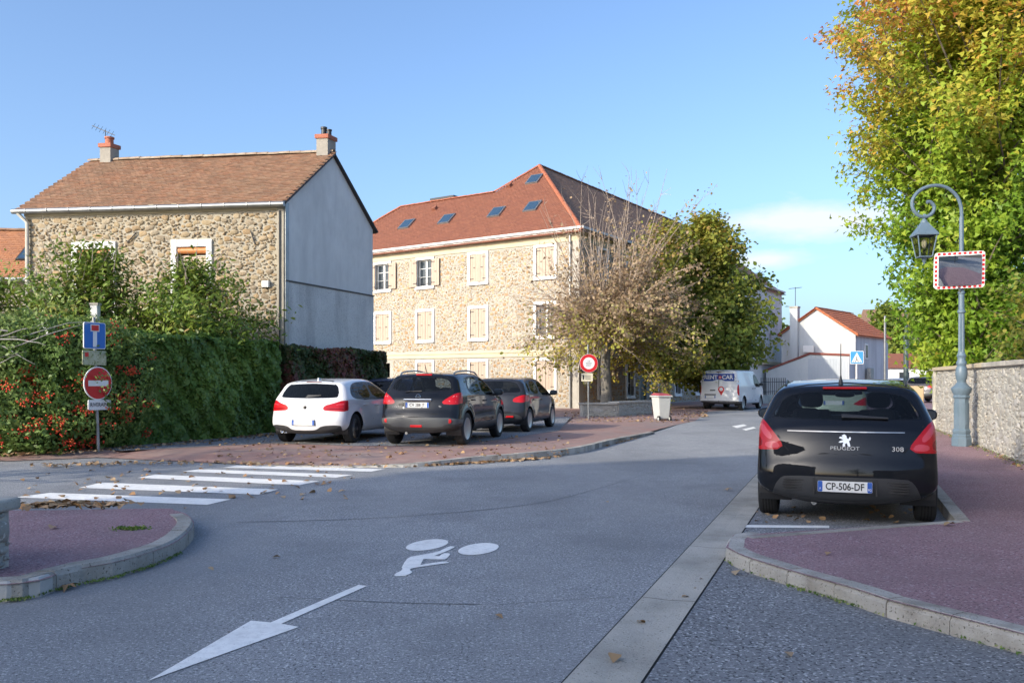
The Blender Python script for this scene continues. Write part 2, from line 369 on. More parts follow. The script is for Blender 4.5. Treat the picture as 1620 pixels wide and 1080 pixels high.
# ------------------------------------------------------------------ building helpers
STONE1 = mat('rubble_stone', [(.28, .21, .12), (.38, .30, .19)], scale=9, rough=.9, bump=.7, bscale=40, tint=[(.30, .19, .085), (.37, .29, .18), (.25, .21, .165), (.40, .26, .12), (.40, .35, .27), (.18, .145, .11), (.33, .20, .09)], speck=(30, (.62, .56, .44), .66))
MORT1 = mat('wall_mortar', [(.33, .30, .24), (.41, .375, .30)], scale=3, rough=.93, bump=.6, bscale=30, stain=(1.5, (.38, .32, .22), .6, None))
STONE2 = mat('millstone', [(.34, .26, .15), (.43, .36, .25)], scale=8, rough=.9, bump=.7, bscale=40, tint=[(.40, .17, .05), (.42, .36, .27), (.27, .23, .17), (.46, .26, .085), (.50, .44, .35), (.20, .155, .11), (.40, .19, .055), (.44, .35, .22)], speck=(25, (.72, .68, .58), .64))
MORT2 = mat('pale_mortar', [(.35, .325, .28), (.43, .405, .355)], scale=3, rough=.93, bump=.5, bscale=30)
STONE3 = mat('field_stone', [(.26, .25, .22), (.42, .40, .36)], scale=10, rough=.92, bump=.8, bscale=45, tint=[(.42, .40, .35), (.24, .23, .21), (.50, .47, .40), (.33, .30, .25), (.46, .44, .42), (.40, .34, .25)], speck=[(26, (.60, .58, .53), .62), (18, (.10, .10, .09), .66)])
MORT3 = mat('grey_mortar', [(.40, .385, .34), (.52, .50, .44)], scale=5, rough=.94, bump=.8, bscale=35, stain=[(1.1, (.15, .14, .12), .7, None)])
RENDER = mat('grey_render', [(.68, .68, .655), (.76, .76, .735)], scale=.8, rough=.92, bump=.35, bscale=25, stain=[(1.3, (.50, .50, .49), .6, (1, 1, .15)), (3.5, (.54, .54, .53), .4, (1, 1, .5)), (.5, (.52, .52, .50), .5, None)])
RENDER2 = mat('dirty_render', [(.60, .60, .58), (.70, .70, .675)], scale=1.1, rough=.94, bump=.6, bscale=35, speck=(38, (.36, .36, .35), .58), stain=[(1.0, (.20, .20, .20), .7, (1, 1, .2))])
CREAM = mat('cream_render', [(.53, .46, .31), (.57, .50, .35)], scale=1.2, rough=.85, stain=(1, (.55, .48, .33), .3, (1, 1, .2)))
WREND = mat('white_render', [(.66, .66, .64), (.72, .72, .70)], scale=.9, rough=.9, bump=.2, bscale=30, stain=[(.9, (.45, .45, .44), .5, (1, 1, .15))])
TILE1 = mat('old_clay_tile', [(.24, .12, .07), (.34, .19, .11)], scale=6, rough=.9, bump=.5, tint=[(.27, .12, .06), (.175, .095, .06), (.34, .175, .10), (.23, .15, .10), (.13, .08, .052), (.38, .225, .135)], stain=[(.8, (.20, .14, .09), .6, None), (2.5, (.36, .25, .16), .4, None)])
TILE2 = mat('clay_tile', [(.20, .075, .045), (.25, .10, .058)], scale=5, rough=.85, bump=.4, tint=[(.21, .075, .043), (.27, .105, .06), (.175, .066, .043), (.235, .088, .05)], stain=(.5, (.22, .08, .05), .4, None))
TILE2D = mat('brown_tile', [(.20, .12, .08), (.26, .16, .11)], scale=5, rough=.85, bump=.4, tint=[(.19, .11, .075), (.27, .17, .115), (.23, .135, .09)])
TILE3 = mat('orange_tile', [(.46, .14, .055), (.52, .17, .07)], scale=4, rough=.8, tint=[(.44, .12, .045), (.54, .18, .075), (.38, .11, .05)])
SHUT = mat('beige_shutter', [(.40, .31, .235), (.44, .345, .265)], scale=3, rough=.55)
IRON = mat('wrought_iron', (.03, .03, .032), rough=.5)
PANE = mat('window_pane', (.03, .04, .05), rough=.04, spec=.8)
SKYPANE = mat('skylight_pane', (.05, .10, .16), rough=.03, spec=1.0, metal=.35)
ORANGE = mat('orange_blind_box', [(.55, .20, .06), (.60, .24, .08)], scale=3, rough=.5)
BLIND = mat('bamboo_blind', [(.60, .48, .36), (.68, .56, .44)], scale=8, rough=.7)
REDBR = mat('red_brick', [(.36, .12, .07), (.42, .16, .10)], scale=6, rough=.85, bump=.4)
DARKIN = mat('dark_interior', (.015, .015, .016), rough=.9)
V3 = lambda a: Vector(a)
def pt(org, eu, a, z, out=0.0, en=None):
    p = V3(org) + eu * a + Vector((0, 0, z))
    return p + en * out if en is not None else p
def wall_holes(org, eu, en, L, H, holes, depth=.18):
    """wall front with real openings; holes (a0,a1,z0,z1)"""
    m = MB(); xs = sorted({0, L, *[h[0] for h in holes], *[h[1] for h in holes]}); zs = sorted({0, H, *[h[2] for h in holes], *[h[3] for h in holes]})
    for i in range(len(xs) - 1):
        for j in range(len(zs) - 1):
            cx, cz = (xs[i] + xs[i + 1]) / 2, (zs[j] + zs[j + 1]) / 2
            if any(h[0] < cx < h[1] and h[2] < cz < h[3] for h in holes): continue
            m.poly([pt(org, eu, a, z) for a, z in ((xs[i], zs[j]), (xs[i + 1], zs[j]), (xs[i + 1], zs[j + 1]), (xs[i], zs[j + 1]))])
    for (a0, a1, z0, z1) in holes:
        c = [(a0, z0), (a1, z0), (a1, z1), (a0, z1)]
        for k in range(4):
            p, q = c[k], c[(k + 1) % 4]
            m.poly([pt(org, eu, *p), pt(org, eu, *q), pt(org, eu, *q, -depth, en), pt(org, eu, *p, -depth, en)])
    return m
def bar(m, org, eu, en, a0, a1, z0, z1, o0, o1):
    """box in wall coordinates"""
    m.prism([pt(org, eu, a, z, o0, en) for a, z in ((a0, z0), (a1, z0), (a1, z1), (a0, z1))], en * (o1 - o0)); return m
STONE_MESH = {}
def stone_variant(k):
    r = random.Random(100 + k); n = 8; ring = []
    for i in range(n):
        w = 2 * math.pi * i / n + r.uniform(-.2, .2); e = .5 * (abs(math.cos(w)) ** 3.5 + abs(math.sin(w)) ** 3.5) ** (-1 / 3.5) * r.uniform(.74, 1.06); ring.append((e * math.cos(w), e * math.sin(w)))
    vs = [(x, y, 0) for x, y in ring] + [(x * .86 + r.uniform(-.02, .02), y * .84, .62 + r.uniform(-.12, .12)) for x, y in ring] + [(x * .45, y * .45, .9 + r.uniform(-.15, .15)) for x, y in ring] + [(0, 0, 1)]
    fs = [(i, (i + 1) % n, n + (i + 1) % n, n + i) for i in range(n)] + [(n + i, n + (i + 1) % n, 2 * n + (i + 1) % n, 2 * n + i) for i in range(n)] + [(2 * n + i, 2 * n + (i + 1) % n, 3 * n) for i in range(n)]
    return vs, fs
SV = [stone_variant(k) for k in range(14)]
def rubble(org, eu, en, L, z0, z1, holes, wr, hr, depth, m, parent, nind=300, seed=1, gap=.02, keep=None, visible=None):
    """rubble facing: every stone real; the largest in view are single parts, the rest one joined part"""
    r = random.Random(seed); st = []; grid = {}; area_ = L * (z1 - z0); cell = wr[1]
    asp = (wr[0] + wr[1]) / (hr[0] + hr[1])
    def free(a, z, rad):
        ci, cj = int(a / asp / cell), int(z / cell)
        for i in (ci - 1, ci, ci + 1):
            for j in (cj - 1, cj, cj + 1):
                for (x, y, q) in grid.get((i, j), ()):
                    if (x - a / asp) ** 2 + (y - z) ** 2 < (q + rad) ** 2 * .74: return False
        return True
    for (f0, f1, tries) in ((.80, 1.0, .9), (.5, .85, 3.0), (.28, .55, 9.0), (.16, .3, 16.0)):
        for _ in range(int(tries * area_ / (hr[1] * wr[1]))):
            h = hr[1] * r.uniform(f0, f1) * 1.12; w = h * asp * r.uniform(.75, 1.25); a = r.uniform(w * .3, L - w * .3); z = r.uniform(z0 + h * .4, z1 - h * .4); rad = h / 2
            if not free(a, z, rad): continue
            if any(hx[0] - w * .46 < a < hx[1] + w * .46 and hx[2] - h * .46 < z < hx[3] + h * .46 for hx in holes): continue
            if keep is not None and not keep(a, z): continue
            grid.setdefault((int(a / asp / cell), int(z / cell)), []).append((a / asp, z, rad))
            st.append((a, z, w * 1.0 - gap, h * 1.0 - gap * .6, r.uniform(-.3, .3), r.random(), r.randrange(14), depth * r.uniform(.5, 1.25)))
    def big(s): return (1 if (visible is None or visible(s[0], s[1])) else 0, s[2] * s[3])
    st.sort(key=big, reverse=True)
    root = chain_loc(parent); ez = Vector((0, 0, 1))
    key = m.name
    if key not in STONE_MESH:
        STONE_MESH[key] = []
        for k, (vs, fs) in enumerate(SV):
            me = bpy.data.meshes.new('stone'); me.from_pydata(vs, [], fs); me.polygons.foreach_set('use_smooth', [True] * len(fs)); me.materials.append(m); STONE_MESH[key].append(me)
    def axes(s):
        ca, cz, w, h, an, t, k, dp = s
        a = (eu * math.cos(an) + ez * math.sin(an)) * w; b = (-eu * math.sin(an) + ez * math.cos(an)) * h; return pt(org, eu, ca, cz, -.004, en), a, b, en * dp
    for s in st[:nind]:
        c, a, b, n = axes(s); o = bpy.data.objects.new('stone', STONE_MESH[key][s[6]]); C.objects.link(o); o.parent = parent
        Mx = Matrix((a, b, n)).transposed().to_4x4(); Mx.translation = c - root; o.matrix_local = Mx
    rest = st[nind:]
    if rest:
        mb = MB()
        for s in rest:
            c, a, b, n = axes(s); mb.ct = max(.001, s[5]); vs, fs = SV[s[6]]
            mb.add([c + a * v[0] + b * v[1] + n * v[2] for v in vs], fs)
        mb.build('stone_facing', m, parent, smooth=60, kind='stuff')
def inside(poly, a, b):
    c = False; n = len(poly)
    for i in range(n):
        x1, y1 = poly[i]; x2, y2 = poly[i - 1]
        if (y1 > b) != (y2 > b) and a < (x2 - x1) * (b - y1) / (y2 - y1) + x1: c = not c
    return c
def tiles(org, ea, er, poly, tw, ex, th, m, parent, seed=3, jit=.012, name='roof_tiles', wob=0.0):
    """courses of real tiles over a roof slope; poly in (along eave, up slope)"""
    r = random.Random(seed); n = ea.cross(er); n.normalize()
    if n.z < 0: n = -n
    mb = MB(); amin, amax = min(p[0] for p in poly), max(p[0] for p in poly); bmax = max(p[1] for p in poly); b = -.04; row = 0
    while b < bmax:
        a = amin - (tw / 2 if row % 2 else 0)
        while a < amax:
            if inside(poly, a + tw / 2, b + ex / 2 + .0001) :
                j = r.uniform(-jit, jit); lift = r.uniform(0, jit * .5); w0 = wob * math.sin((a) * .9 + 1.3) 
                p = lambda aa, bb, o: V3(org) + ea * aa + er * bb + n * (o + w0)
                g_ = tw * .03; mb.ct = max(.001, r.random())
                mb.add([p(a + g_, b + j, th + .012 + lift), p(a + tw - g_, b + j, th + .012 + lift), p(a + tw - g_, b + ex + .03, .014), p(a + g_, b + ex + .03, .014), p(a + g_, b + j, .0), p(a + tw - g_, b + j, .0)], [(0, 1, 2, 3), (4, 5, 1, 0), (5, 2, 1), (4, 0, 3)])
            a += tw
        b += ex; row += 1
    return mb.build(name, m, parent, kind='stuff')
def ridge_caps(p0, p1, L, rad, m, parent, name='ridge_tile', lift=.0):
    p0, p1 = V3(p0), V3(p1); d = p1 - p0; k = max(1, round(d.length / L)); me = None
    t = d.normalized(); side = t.cross(Vector((0, 0, 1))).normalized(); up = side.cross(t); root = chain_loc(parent)
    vs = []; fs = []; n = 6; sl = d.length / k
    for q, rr in ((0, rad * 1.06), (sl * 1.04, rad * .94)):
        for i in range(n + 1):
            w = math.pi * i / n; vs.append(Vector((q, math.cos(w) * rr, math.sin(w) * rr * .75)))
    fs = [(i, i + 1, n + 2 + i, n + 1 + i) for i in range(n)]
    me = bpy.data.meshes.new(name); me.from_pydata(vs, [], fs); me.polygons.foreach_set('use_smooth', [True] * len(fs)); me.materials.append(m)
    for i in range(k):
        o = bpy.data.objects.new(name, me); C.objects.link(o); o.parent = parent
        Mx = Matrix((t, side, up)).transposed().to_4x4(); Mx.translation = p0 + t * sl * i + up * (lift + random.uniform(-.008, .008)) - root; o.matrix_local = Mx

# ------------------------------------------------------------------ stone house
A = V3((-6.43, 25.0, 0)); B = V3((-14.36, 26.1, 0)); U = V3((UX, UY, 0))
Cc = A + U * 5.0; D = B + U * 5.0
EAV, RDG = 6.55, 8.45
hs = empty('stone_house', A, 'two storey rubble stone house with brown tile roof and grey rendered gable', 'house')
eu = (B - A).normalized(); LF = (B - A).length; en = V3((eu.y, -eu.x, 0));
if en.y > 0: en = -en
eg = U.copy(); eng = V3((eg.y, -eg.x, 0))
def fa(px):      # distance along the facade seen at pixel column px
    c = (px - 810) / FPX; return (A.x - c * A.y) / (c * eu.y - eu.x)
w2 = (fa(336), fa(272)); w1 = (fa(184), fa(115))
wz = (3.4, 5.50)
holes = [(w2[0] + .16, w2[1] - .16, wz[0], wz[1] - .2), (w1[0] + .16, w1[1] - .16, wz[0], wz[1] - .2)]
wl_ = wall_holes(A, eu, en, LF, EAV, holes, .22).build('wall', MORT1, hs)
rubble(A, eu, en, LF - .1, 1.6, EAV - .32, [(h[0] - .18, h[1] + .18, h[2], h[3] + .24) for h in holes] + [(-.2, .22, 0, 9)], (.12, .30), (.09, .175), .05, STONE1, wl_, 300, seed=5, gap=.006, visible=lambda a, z: z > 3.4)
m = MB(); bar(m, A, eu, en, .0, .2, 0, EAV - .12, -.05, .055); m.build('corner_band', MORT1, hs)
m = MB(); bar(m, A, eu, en, 0, LF, EAV - .26, EAV - .16, 0, .05); bar(m, A, eu, en, 0, LF, EAV - .16, EAV - .02, 0, .09); m.build('cornice', CREAM, hs)
for (h, blindz) in ((holes[0], 3.1), (holes[1], 3.1)):
    a0, a1, z0, z1 = h
    wi = MB(); bar(wi, A, eu, en, a0 - .16, a0, z0 - .1, z1, -.02, .065); bar(wi, A, eu, en, a1, a1 + .16, z0 - .1, z1, -.02, .065); bar(wi, A, eu, en, a0 - .16, a1 + .16, z1, z1 + .2, -.02, .065)
    wi = wi.build('window_surround', WHITE, hs)
    MB().add([pt(A, eu, a0 + .02, z0, -.2, en), pt(A, eu, a1 - .02, z0, -.2, en), pt(A, eu, a1 - .02, z1, -.2, en), pt(A, eu, a0 + .02, z1, -.2, en)], [(0, 1, 2, 3)]).build('pane', PANE, wi)
    m = MB(); m.tube([pt(A, eu, a0 + .01, z1 - .1, -.06, en), pt(A, eu, a1 - .01, z1 - .1, -.06, en)], .095, 14); m.build('blind_box', ORANGE, wi, smooth=True)
    m = MB(); z = z1 - .24
    while z > z0: bar(m, A, eu, en, a0 + .03, a1 - .03, z - .035, z, -.13, -.10); z -= .052
    m.build('slatted_blind', BLIND, wi)
m = MB(); bar(m, A, eu, en, .42, .62, 4.10, 4.28, 0, .14); m.build('meter_box', WHITE, hs, bevel=.01)
for (pa, pb) in (((fa(398), 5.72), (fa(405), 5.32)), ((fa(203), 5.45), (fa(218), 5.75))):     # wall anchors
    MB().tube([pt(A, eu, pa[0], pa[1], .06, en), pt(A, eu, pb[0], pb[1], .06, en)], .018, 6).build('wall_anchor', IRON, hs)
# gable
GH = 4.30
mid = (A + Cc) / 2
MB().poly([pt(A, eg, 0, GH), pt(A, eg, 5, GH - .02), pt(A, eg, 5, EAV), pt(A, eg, 2.5, RDG), pt(A, eg, 0, EAV)]).build('gable_wall', RENDER, hs)
m = MB(); bar(m, A, eg, eng, -.0, 5.0, 0, GH - .015, -.1, .035); m.build('lower_gable_render', RENDER2, hs)
m = MB(); bar(m, A, eg, eng, -.0, 5.01, GH - .03, GH + .015, 0, .06); m.build('drip_line', IRON, hs)
m = MB(); bar(m, A, eg, eng, -.015, .16, 0, EAV - .05, .0, .045); m.build('corner_flashing', METAL, hs)
m = MB()
m.poly([B, D, D + V3((0, 0, EAV)), (B + D) / 2 + V3((0, 0, RDG)), B + V3((0, 0, EAV))]); m.poly([Cc, D, D + V3((0, 0, EAV)), Cc + V3((0, 0, EAV))]); m.build('rear_wall', MORT1, hs)
# roof
ov = .18
rA = A - eu * .04 + eng * .05; ridA = mid + V3((0, 0, RDG)); 
er = (ridA - (A + V3((0, 0, EAV)))).normalized(); sl_len = (ridA - (A + V3((0, 0, EAV)))).length
o0 = A + V3((0, 0, EAV + .03)) - eu * .06 - er * ov
rf = MB(); Lr = LF + .16
for sgn in (0, 1):
    if sgn == 0: q = [o0, o0 + eu * Lr, o0 + eu * Lr + er * (sl_len + ov), o0 + er * (sl_len + ov)]
    else:
        er2 = (ridA - (Cc + V3((0, 0, EAV)))).normalized(); oo = Cc + V3((0, 0, EAV + .03)) - eu * .06 - er2 * ov; q = [oo, oo + eu * Lr, oo + eu * Lr + er2 * (sl_len + ov), oo + er2 * (sl_len + ov)]
    rf.prism(q, (0, 0, -.07))
rf = rf.build('roof', mat('roof_board', (.10, .07, .05), rough=.9), hs)
tiles(o0 + V3((0, 0, .004)), eu, er, [(0, 0), (Lr, 0), (Lr, sl_len + ov + .02), (0, sl_len + ov + .02)], .175, .105, .022, TILE1, rf, seed=4, jit=.016, wob=.018)
top0 = o0 + er * (sl_len + ov) + V3((0, 0, .02)); ridge_caps(top0, top0 + eu * Lr, .36, .12, mat('ridge_tile_old', [(.30, .20, .13), (.42, .34, .25)], scale=4, rough=.9, bump=.5), rf)
m = MB(); m.tube([o0 + er * (sl_len + ov) - V3((0, 0, .02)) - eu * .02, o0 - V3((0, 0, .02)) - eu * .02], .05, 6); q = Cc + V3((0, 0, EAV + .0)) - eu * .08; m.tube([ridA - eu * .06 + V3((0, 0, .0)), q - V3((0, 0, .1)) + U * .14], .05, 6); m.build('verge', IRON, rf)
gz = EAV - .06
m = MB(); g0 = o0 - en * -.02 + en * .06 + V3((0, 0, -.06)); m.tube([g0 - eu * .05, g0 + eu * (Lr + .12)], .075, 10); m.build('gutter', METAL, hs, smooth=True)
for i in range(12):
    q = g0 + eu * (Lr * (i + .5) / 12); MB().tube([q + en * .08 + V3((0, 0, .05)), q + en * .085 - V3((0, 0, .02)), q - V3((0, 0, .085))], .012, 5).build('gutter_bracket', METAL, hs)
m = MB(); q = pt(A, eu, LF - .14, 0, .1, en); m.tube([g0 + eu * (Lr - .05) - V3((0, 0, .05)), q + V3((0, 0, EAV - .45)), q + V3((0, 0, 2.0))], .055, 8); m.build('downpipe', mat('pale_pipe', [(.50, .47, .40), (.56, .53, .46)], rough=.6), hs, smooth=True)
m = MB(); q = pt(A, eu, .11, 0, .085, en); m.tube([q + V3((0, 0, EAV - .3)), q + V3((0, 0, 1.0))], .02, 6); m.build('cable', IRON, hs)
CHIMR = mat('chimney_render', [(.29, .27, .23), (.38, .35, .30)], scale=3, rough=.9, bump=.5, stain=(2, (.2, .18, .15), .6, (1, 1, .3)))
def chimney(p, w, d, h, pots, root, name='chimney'):
    ch = MB().box((p.x, p.y, p.z + h / 2), (w, d, h), ax=[eu, U, V3((0, 0, 1))]).build(name, CHIMR, root)
    MB().box((p.x, p.y, p.z + h + .055), (w + .08, d + .08, .13), ax=[eu, U, V3((0, 0, 1))]).build('brick_cap', REDBR, ch, bevel=.012)
    for (dx, rr, hh, mt_) in pots:
        c = p + eu * dx; MB().lathe([(rr, 0), (rr * .92, hh * .75), (rr * 1.15, hh * .78), (rr * 1.15, hh), (rr * .7, hh)], 14, (c.x, c.y, p.z + h + .11)).build('chimney_pot', mt_, ch, smooth=30)
    return ch
zr = RDG - .25
lch = mid + eu * fa_l if False else mid + eu * 7.42
chimney(lch + V3((0, 0, zr)), .36, .36, .70, [(0, .13, .24, REDBR)], rf)
chimney(mid + eu * .20 + V3((0, 0, zr)), .36, .46, .70, [(.07, .09, .28, IRON), (-.10, .075, .2, IRON)], rf)
# television aerial on the left chimney
ant = empty('television_aerial', lch + V3((0, 0, zr + .3)), 'thin metal television aerial on the stone house chimney with the red pot', 'aerial')
q = lch + eu * .14 + V3((0, 0, zr + .3))
MB().tube([q, q + V3((0, 0, 1.0))], .014, 6).build('mast', IRON, ant)
d_ = (eu * .8 + V3((0, 0, .35))).normalized(); q = q + V3((0, 0, .95)) - d_ * .35
MB().tube([q, q + d_ * .85], .012, 5).build('boom', IRON, ant)
for i in range(6):
    p = q + d_ * (.1 + .14 * i); MB().tube([p - V3((0, .12, .12)), p + V3((0, .12, .12))], .007, 4).build('dipole', IRON, ant)
# neighbour's roof at the left edge
nb = empty('neighbour_house', (-18.6, 30, 0), 'low house with orange tile roof and skylight beside the stone house', 'house')
ew = V3((1, 0, 0)); NZ = 4.85; NS = V3((0, math.cos(R(40)), math.sin(R(40)))); n0 = V3((-24, 29.2, NZ))
MB().box((-19.7, 31.6, NZ / 2 - .05), (9.2, 4.2, NZ - .1)).build('wall', MORT1, nb)
nr = MB().prism([n0, n0 + ew * 9.3, n0 + ew * 9.3 + NS * 3.0, n0 + NS * 3.0], (0, 0, -.08)).prism([n0 + NS * 3.0 + V3((0, 0, -.01)), n0 + ew * 9.3 + NS * 3.0 + V3((0, 0, -.01)), n0 + ew * 9.3 + V3((0, 4.8, 0)), n0 + V3((0, 4.8, 0))], (0, 0, -.08)).build('roof', TILE1, nb)
tiles(n0 + V3((0, 0, .003)), ew, NS, [(0, 0), (9.3, 0), (9.3, 3.02), (0, 3.02)], .2, .12, .02, mat('orange_old_tile', [(.34, .15, .07), (.40, .19, .10)], scale=6, rough=.9, tint=[(.42, .18, .08), (.34, .16, .09), (.46, .22, .11), (.28, .13, .08)]), nr, seed=8)
ridge_caps(n0 + NS * 3.0 + V3((0, 0, .02)), n0 + ew * 9.3 + NS * 3.0 + V3((0, 0, .02)), .36, .11, TILE1, nr)
ns = ew.cross(NS); m = MB(); q = n0 + ew * 7.2 + NS * 1.0; m.prism([q + ns * .03, q + ew * .95 + ns * .03, q + ew * .95 + NS * 1.15 + ns * .03, q + NS * 1.15 + ns * .03], ns * .06); sk = m.build('skylight', IRON, nr)
MB().poly([q + ns * .096 + ew * .06 + NS * .06, q + ew * .89 + NS * .06 + ns * .096, q + ew * .89 + NS * 1.09 + ns * .096, q + ew * .06 + NS * 1.09 + ns * .096]).build('pane', SKYPANE, sk)
m = MB(); m.tube([n0 + V3((0, -.08, -.06)), n0 + ew * 9.3 + V3((0, -.08, -.06))], .07, 8); m.build('gutter', METAL, nb)

# ------------------------------------------------------------------ large stone building
K = V3((3.36, 44.0, 0)); F = V3((-.81, .587, 0)).normalized(); G = V3((.587, .81, 0)).normalized() * 1.0
G = V3((.522, .853, 0)).normalized()
EB = 9.0; FL = 19.5; GL = 38.0; W1 = 12.0; W2_ = 8.0
bb = empty('millstone_building', K, 'large three storey ochre stone building with red tile hip roof and skylights', 'building')
nF = V3((F.y, -F.x, 0)); nF = nF if nF.y < 0 else -nF
nG = V3((G.y, -G.x, 0)); nG = nG if nG.x > 0 else -nG
cols = (2.03, 6.38, 10.2, 13.5)
fh = []
for a in cols:
    fh += [(a - .56, a + .56, 3.72, 5.32), (a - .56, a + .56, 6.75, 8.25), (a - .56, a + .56, .95, 2.45)]
wF = wall_holes(K, F, nF, FL, EB, fh, .22).build('front_wall', MORT2, bb)
rubble(K, F, nF, FL - .2, .1, 8.35, [(h[0] - .2, h[1] + .2, h[2] - .12, h[3] + .16) for h in fh] + [(-.1, .42, 0, 9), (0, 20, 2.62, 3.05)], (.13, .29), (.11, .22), .045, STONE2, wF, 300, seed=11, gap=.03, visible=lambda a, z: a < 15 and z > 2.5)
m = MB(); bar(m, K, F, nF, 0, FL, 2.68, 2.90, 0, .07); bar(m, K, F, nF, 0, FL, 2.90, 3.0, 0, .12); m.build('string_course', CREAM, bb)
m = MB(); bar(m, K, F, nF, -.0, FL, 8.42, EB - .02, 0, .05); m.build('cornice', CREAM, bb)
m = MB(); bar(m, K, F, nF, -.3, FL, EB - .05, EB + .07, -.05, .36); bar(m, K, F, nF, -.3, FL, EB - .12, EB - .05, -.05, .26); m.build('eaves_gutter', WREND, bb)
m = MB(); bar(m, K, F, nF, 0, .36, 0, 8.42, -.03, .055); m.build('corner_band', MORT2, bb)
m = MB(); q = pt(K, F, .5, 0, .1, nF); m.tube([q, q + V3((0, 0, EB - .1))], .05, 8); m.build('downpipe', METAL, bb, smooth=True)
# plain pieces
WHI = mat('window_white', [(.74, .74, .72), (.79, .79, .77)], rough=.5)
def leaf_shutter(parent, org, eu, en, a0, a1, z0, z1, o, ang=0.0, hinge=None):
    """one shutter leaf of battens with strap hinges; ang turns it about its hinge edge"""
    h_ = a0 if hinge is None else hinge; sgn = 1 if abs(a1 - h_) > abs(a0 - h_) else -1; w = abs(a1 - a0)
    d = (eu * math.cos(ang) * sgn + en * math.sin(ang)); nn = V3((d.y, -d.x, 0)); nn = nn if nn.dot(en) >= 0 else -nn
    m = MB(); k = 3
    for i in range(k):
        p = pt(org, eu, h_, z0, o, en) + d * (w * i / k + .004); q = pt(org, eu, h_, z0, o, en) + d * (w * (i + 1) / k - .004); m.prism([p, q, q + V3((0, 0, z1 - z0)), p + V3((0, 0, z1 - z0))], nn * .035)
    p = pt(org, eu, h_, (z0 + z1) / 2 - .02, o, en) + nn * .034; q = p + d * w; m.prism([p, q, q + V3((0, 0, .012)), p + V3((0, 0, .012))], nn * .006)
    s = m.build('shutter', SHUT, parent)
    for z in (z0 + .16, z1 - .18):
        mm = MB(); p = pt(org, eu, h_, z, o, en) + nn * .04; q = p + d * (w * .45); mm.prism([p, q, q + V3((0, 0, .035)), p + V3((0, 0, .035))], nn * .012); p2 = p - d * .04; mm.prism([p2 - V3((0, 0, .05)), p2 + d * .05 - V3((0, 0, .05)), p2 + d * .05 + V3((0, 0, .09)), p2 + V3((0, 0, .09))], nn * .014); mm.build('hinge', IRON, s)
    mm = MB(); p = pt(org, eu, h_, (z0 + z1) / 2 + .02, o, en) + nn * .04 + d * (w * .42); mm.prism([p, p + d * .12, p + d * .12 + V3((0, 0, .03)), p + V3((0, 0, .03))], nn * .02); mm.build('latch', IRON, s)
def surround(parent, org, eu, en, a0, a1, z0, z1, t=.14, sill=True, m_=None):
    m = MB(); bar(m, org, eu, en, a0 - t, a0, z0 - .08, z1, -.02, .075); bar(m, org, eu, en, a1, a1 + t, z0 - .08, z1, -.02, .075); bar(m, org, eu, en, a0 - t, a1 + t, z1, z1 + t, -.02, .075)
    if sill: bar(m, org, eu, en, a0 - t, a1 + t, z0 - .16, z0 - .08, -.02, .12); bar(m, org, eu, en, a0, a1, z0 - .08, z0 - .0, -.1, .075)
    return m.build('window_surround', m_ or WHI, parent)
def casement(parent, org, eu, en, a0, a1, z0, z1, o=-.16, rail=True):
    m = MB(); t = .06
    bar(m, org, eu, en, a0, a0 + t, z0, z1, o - .03, o + .03); bar(m, org, eu, en, a1 - t, a1, z0, z1, o - .03, o + .03); bar(m, org, eu, en, a0 + t, a1 - t, z1 - t, z1, o - .03, o + .03); bar(m, org, eu, en, a0 + t, a1 - t, z0, z0 + t, o - .03, o + .03)
    c = (a0 + a1) / 2; bar(m, org, eu, en, c - .06, c + .06, z0 + t, z1 - t, o - .03, o + .035)
    for f in (.36, .68): bar(m, org, eu, en, a0 + t, a1 - t, z0 + (z1 - z0) * f - .015, z0 + (z1 - z0) * f + .015, o - .015, o + .015)
    w = m.build('window_frame', WHI, parent)
    MB().poly([pt(org, eu, a, z, o - .01, en) for a, z in ((a0, z0), (a1, z0), (a1, z1), (a0, z1))]).build('pane', PANE, w)
    if rail:
        m = MB()
        for z in (z0 + .12, z0 + .5): m.tube([pt(org, eu, a0, z, .04, en), pt(org, eu, a1, z, .04, en)], .012, 5)
        for i in range(9): q = a0 + (a1 - a0) * (i + .5) / 9; m.tube([pt(org, eu, q, z0 + .12, .04, en), pt(org, eu, q, z0 + .5, .04, en)], .007, 4)
        m.build('railing', IRON, w)
for ci, a in enumerate(cols):
    for fl, (z0, z1) in enumerate(((.95, 2.45), (3.72, 5.32), (6.75, 8.25))):
        a0, a1 = a - .56, a + .56
        if fl == 0 and ci == 3: continue
        sr = surround(bb, K, F, nF, a0, a1, z0, z1)
        if fl == 2 and ci in (2, 3):
            casement(sr, K, F, nF, a0, a1, z0, z1)
            leaf_shutter(sr, K, F, nF, a0 - .56, a0, z0, z1, .085, 0, a0 - .0); leaf_shutter(sr, K, F, nF, a1, a1 + .56, z0, z1, .085, 0, a1)
        elif fl == 1 and ci == 0:
            casement(sr, K, F, nF, a0, a1, z0, z1); leaf_shutter(sr, K, F, nF, a0 - .56, a0, z0, z1, .085, 0, a0)
        elif fl == 2 and ci == 1:
            leaf_shutter(sr, K, F, nF, a0, a, z0, z1, -.02, .30, a0); leaf_shutter(sr, K, F, nF, a, a1, z0, z1, -.02, .06, a1)
        else:
            leaf_shutter(sr, K, F, nF, a0 + .01, a - .008, z0, z1, -.03, 0, a0 + .01); leaf_shutter(sr, K, F, nF, a + .008, a1 - .01, z0, z1, -.03, 0, a1 - .01)
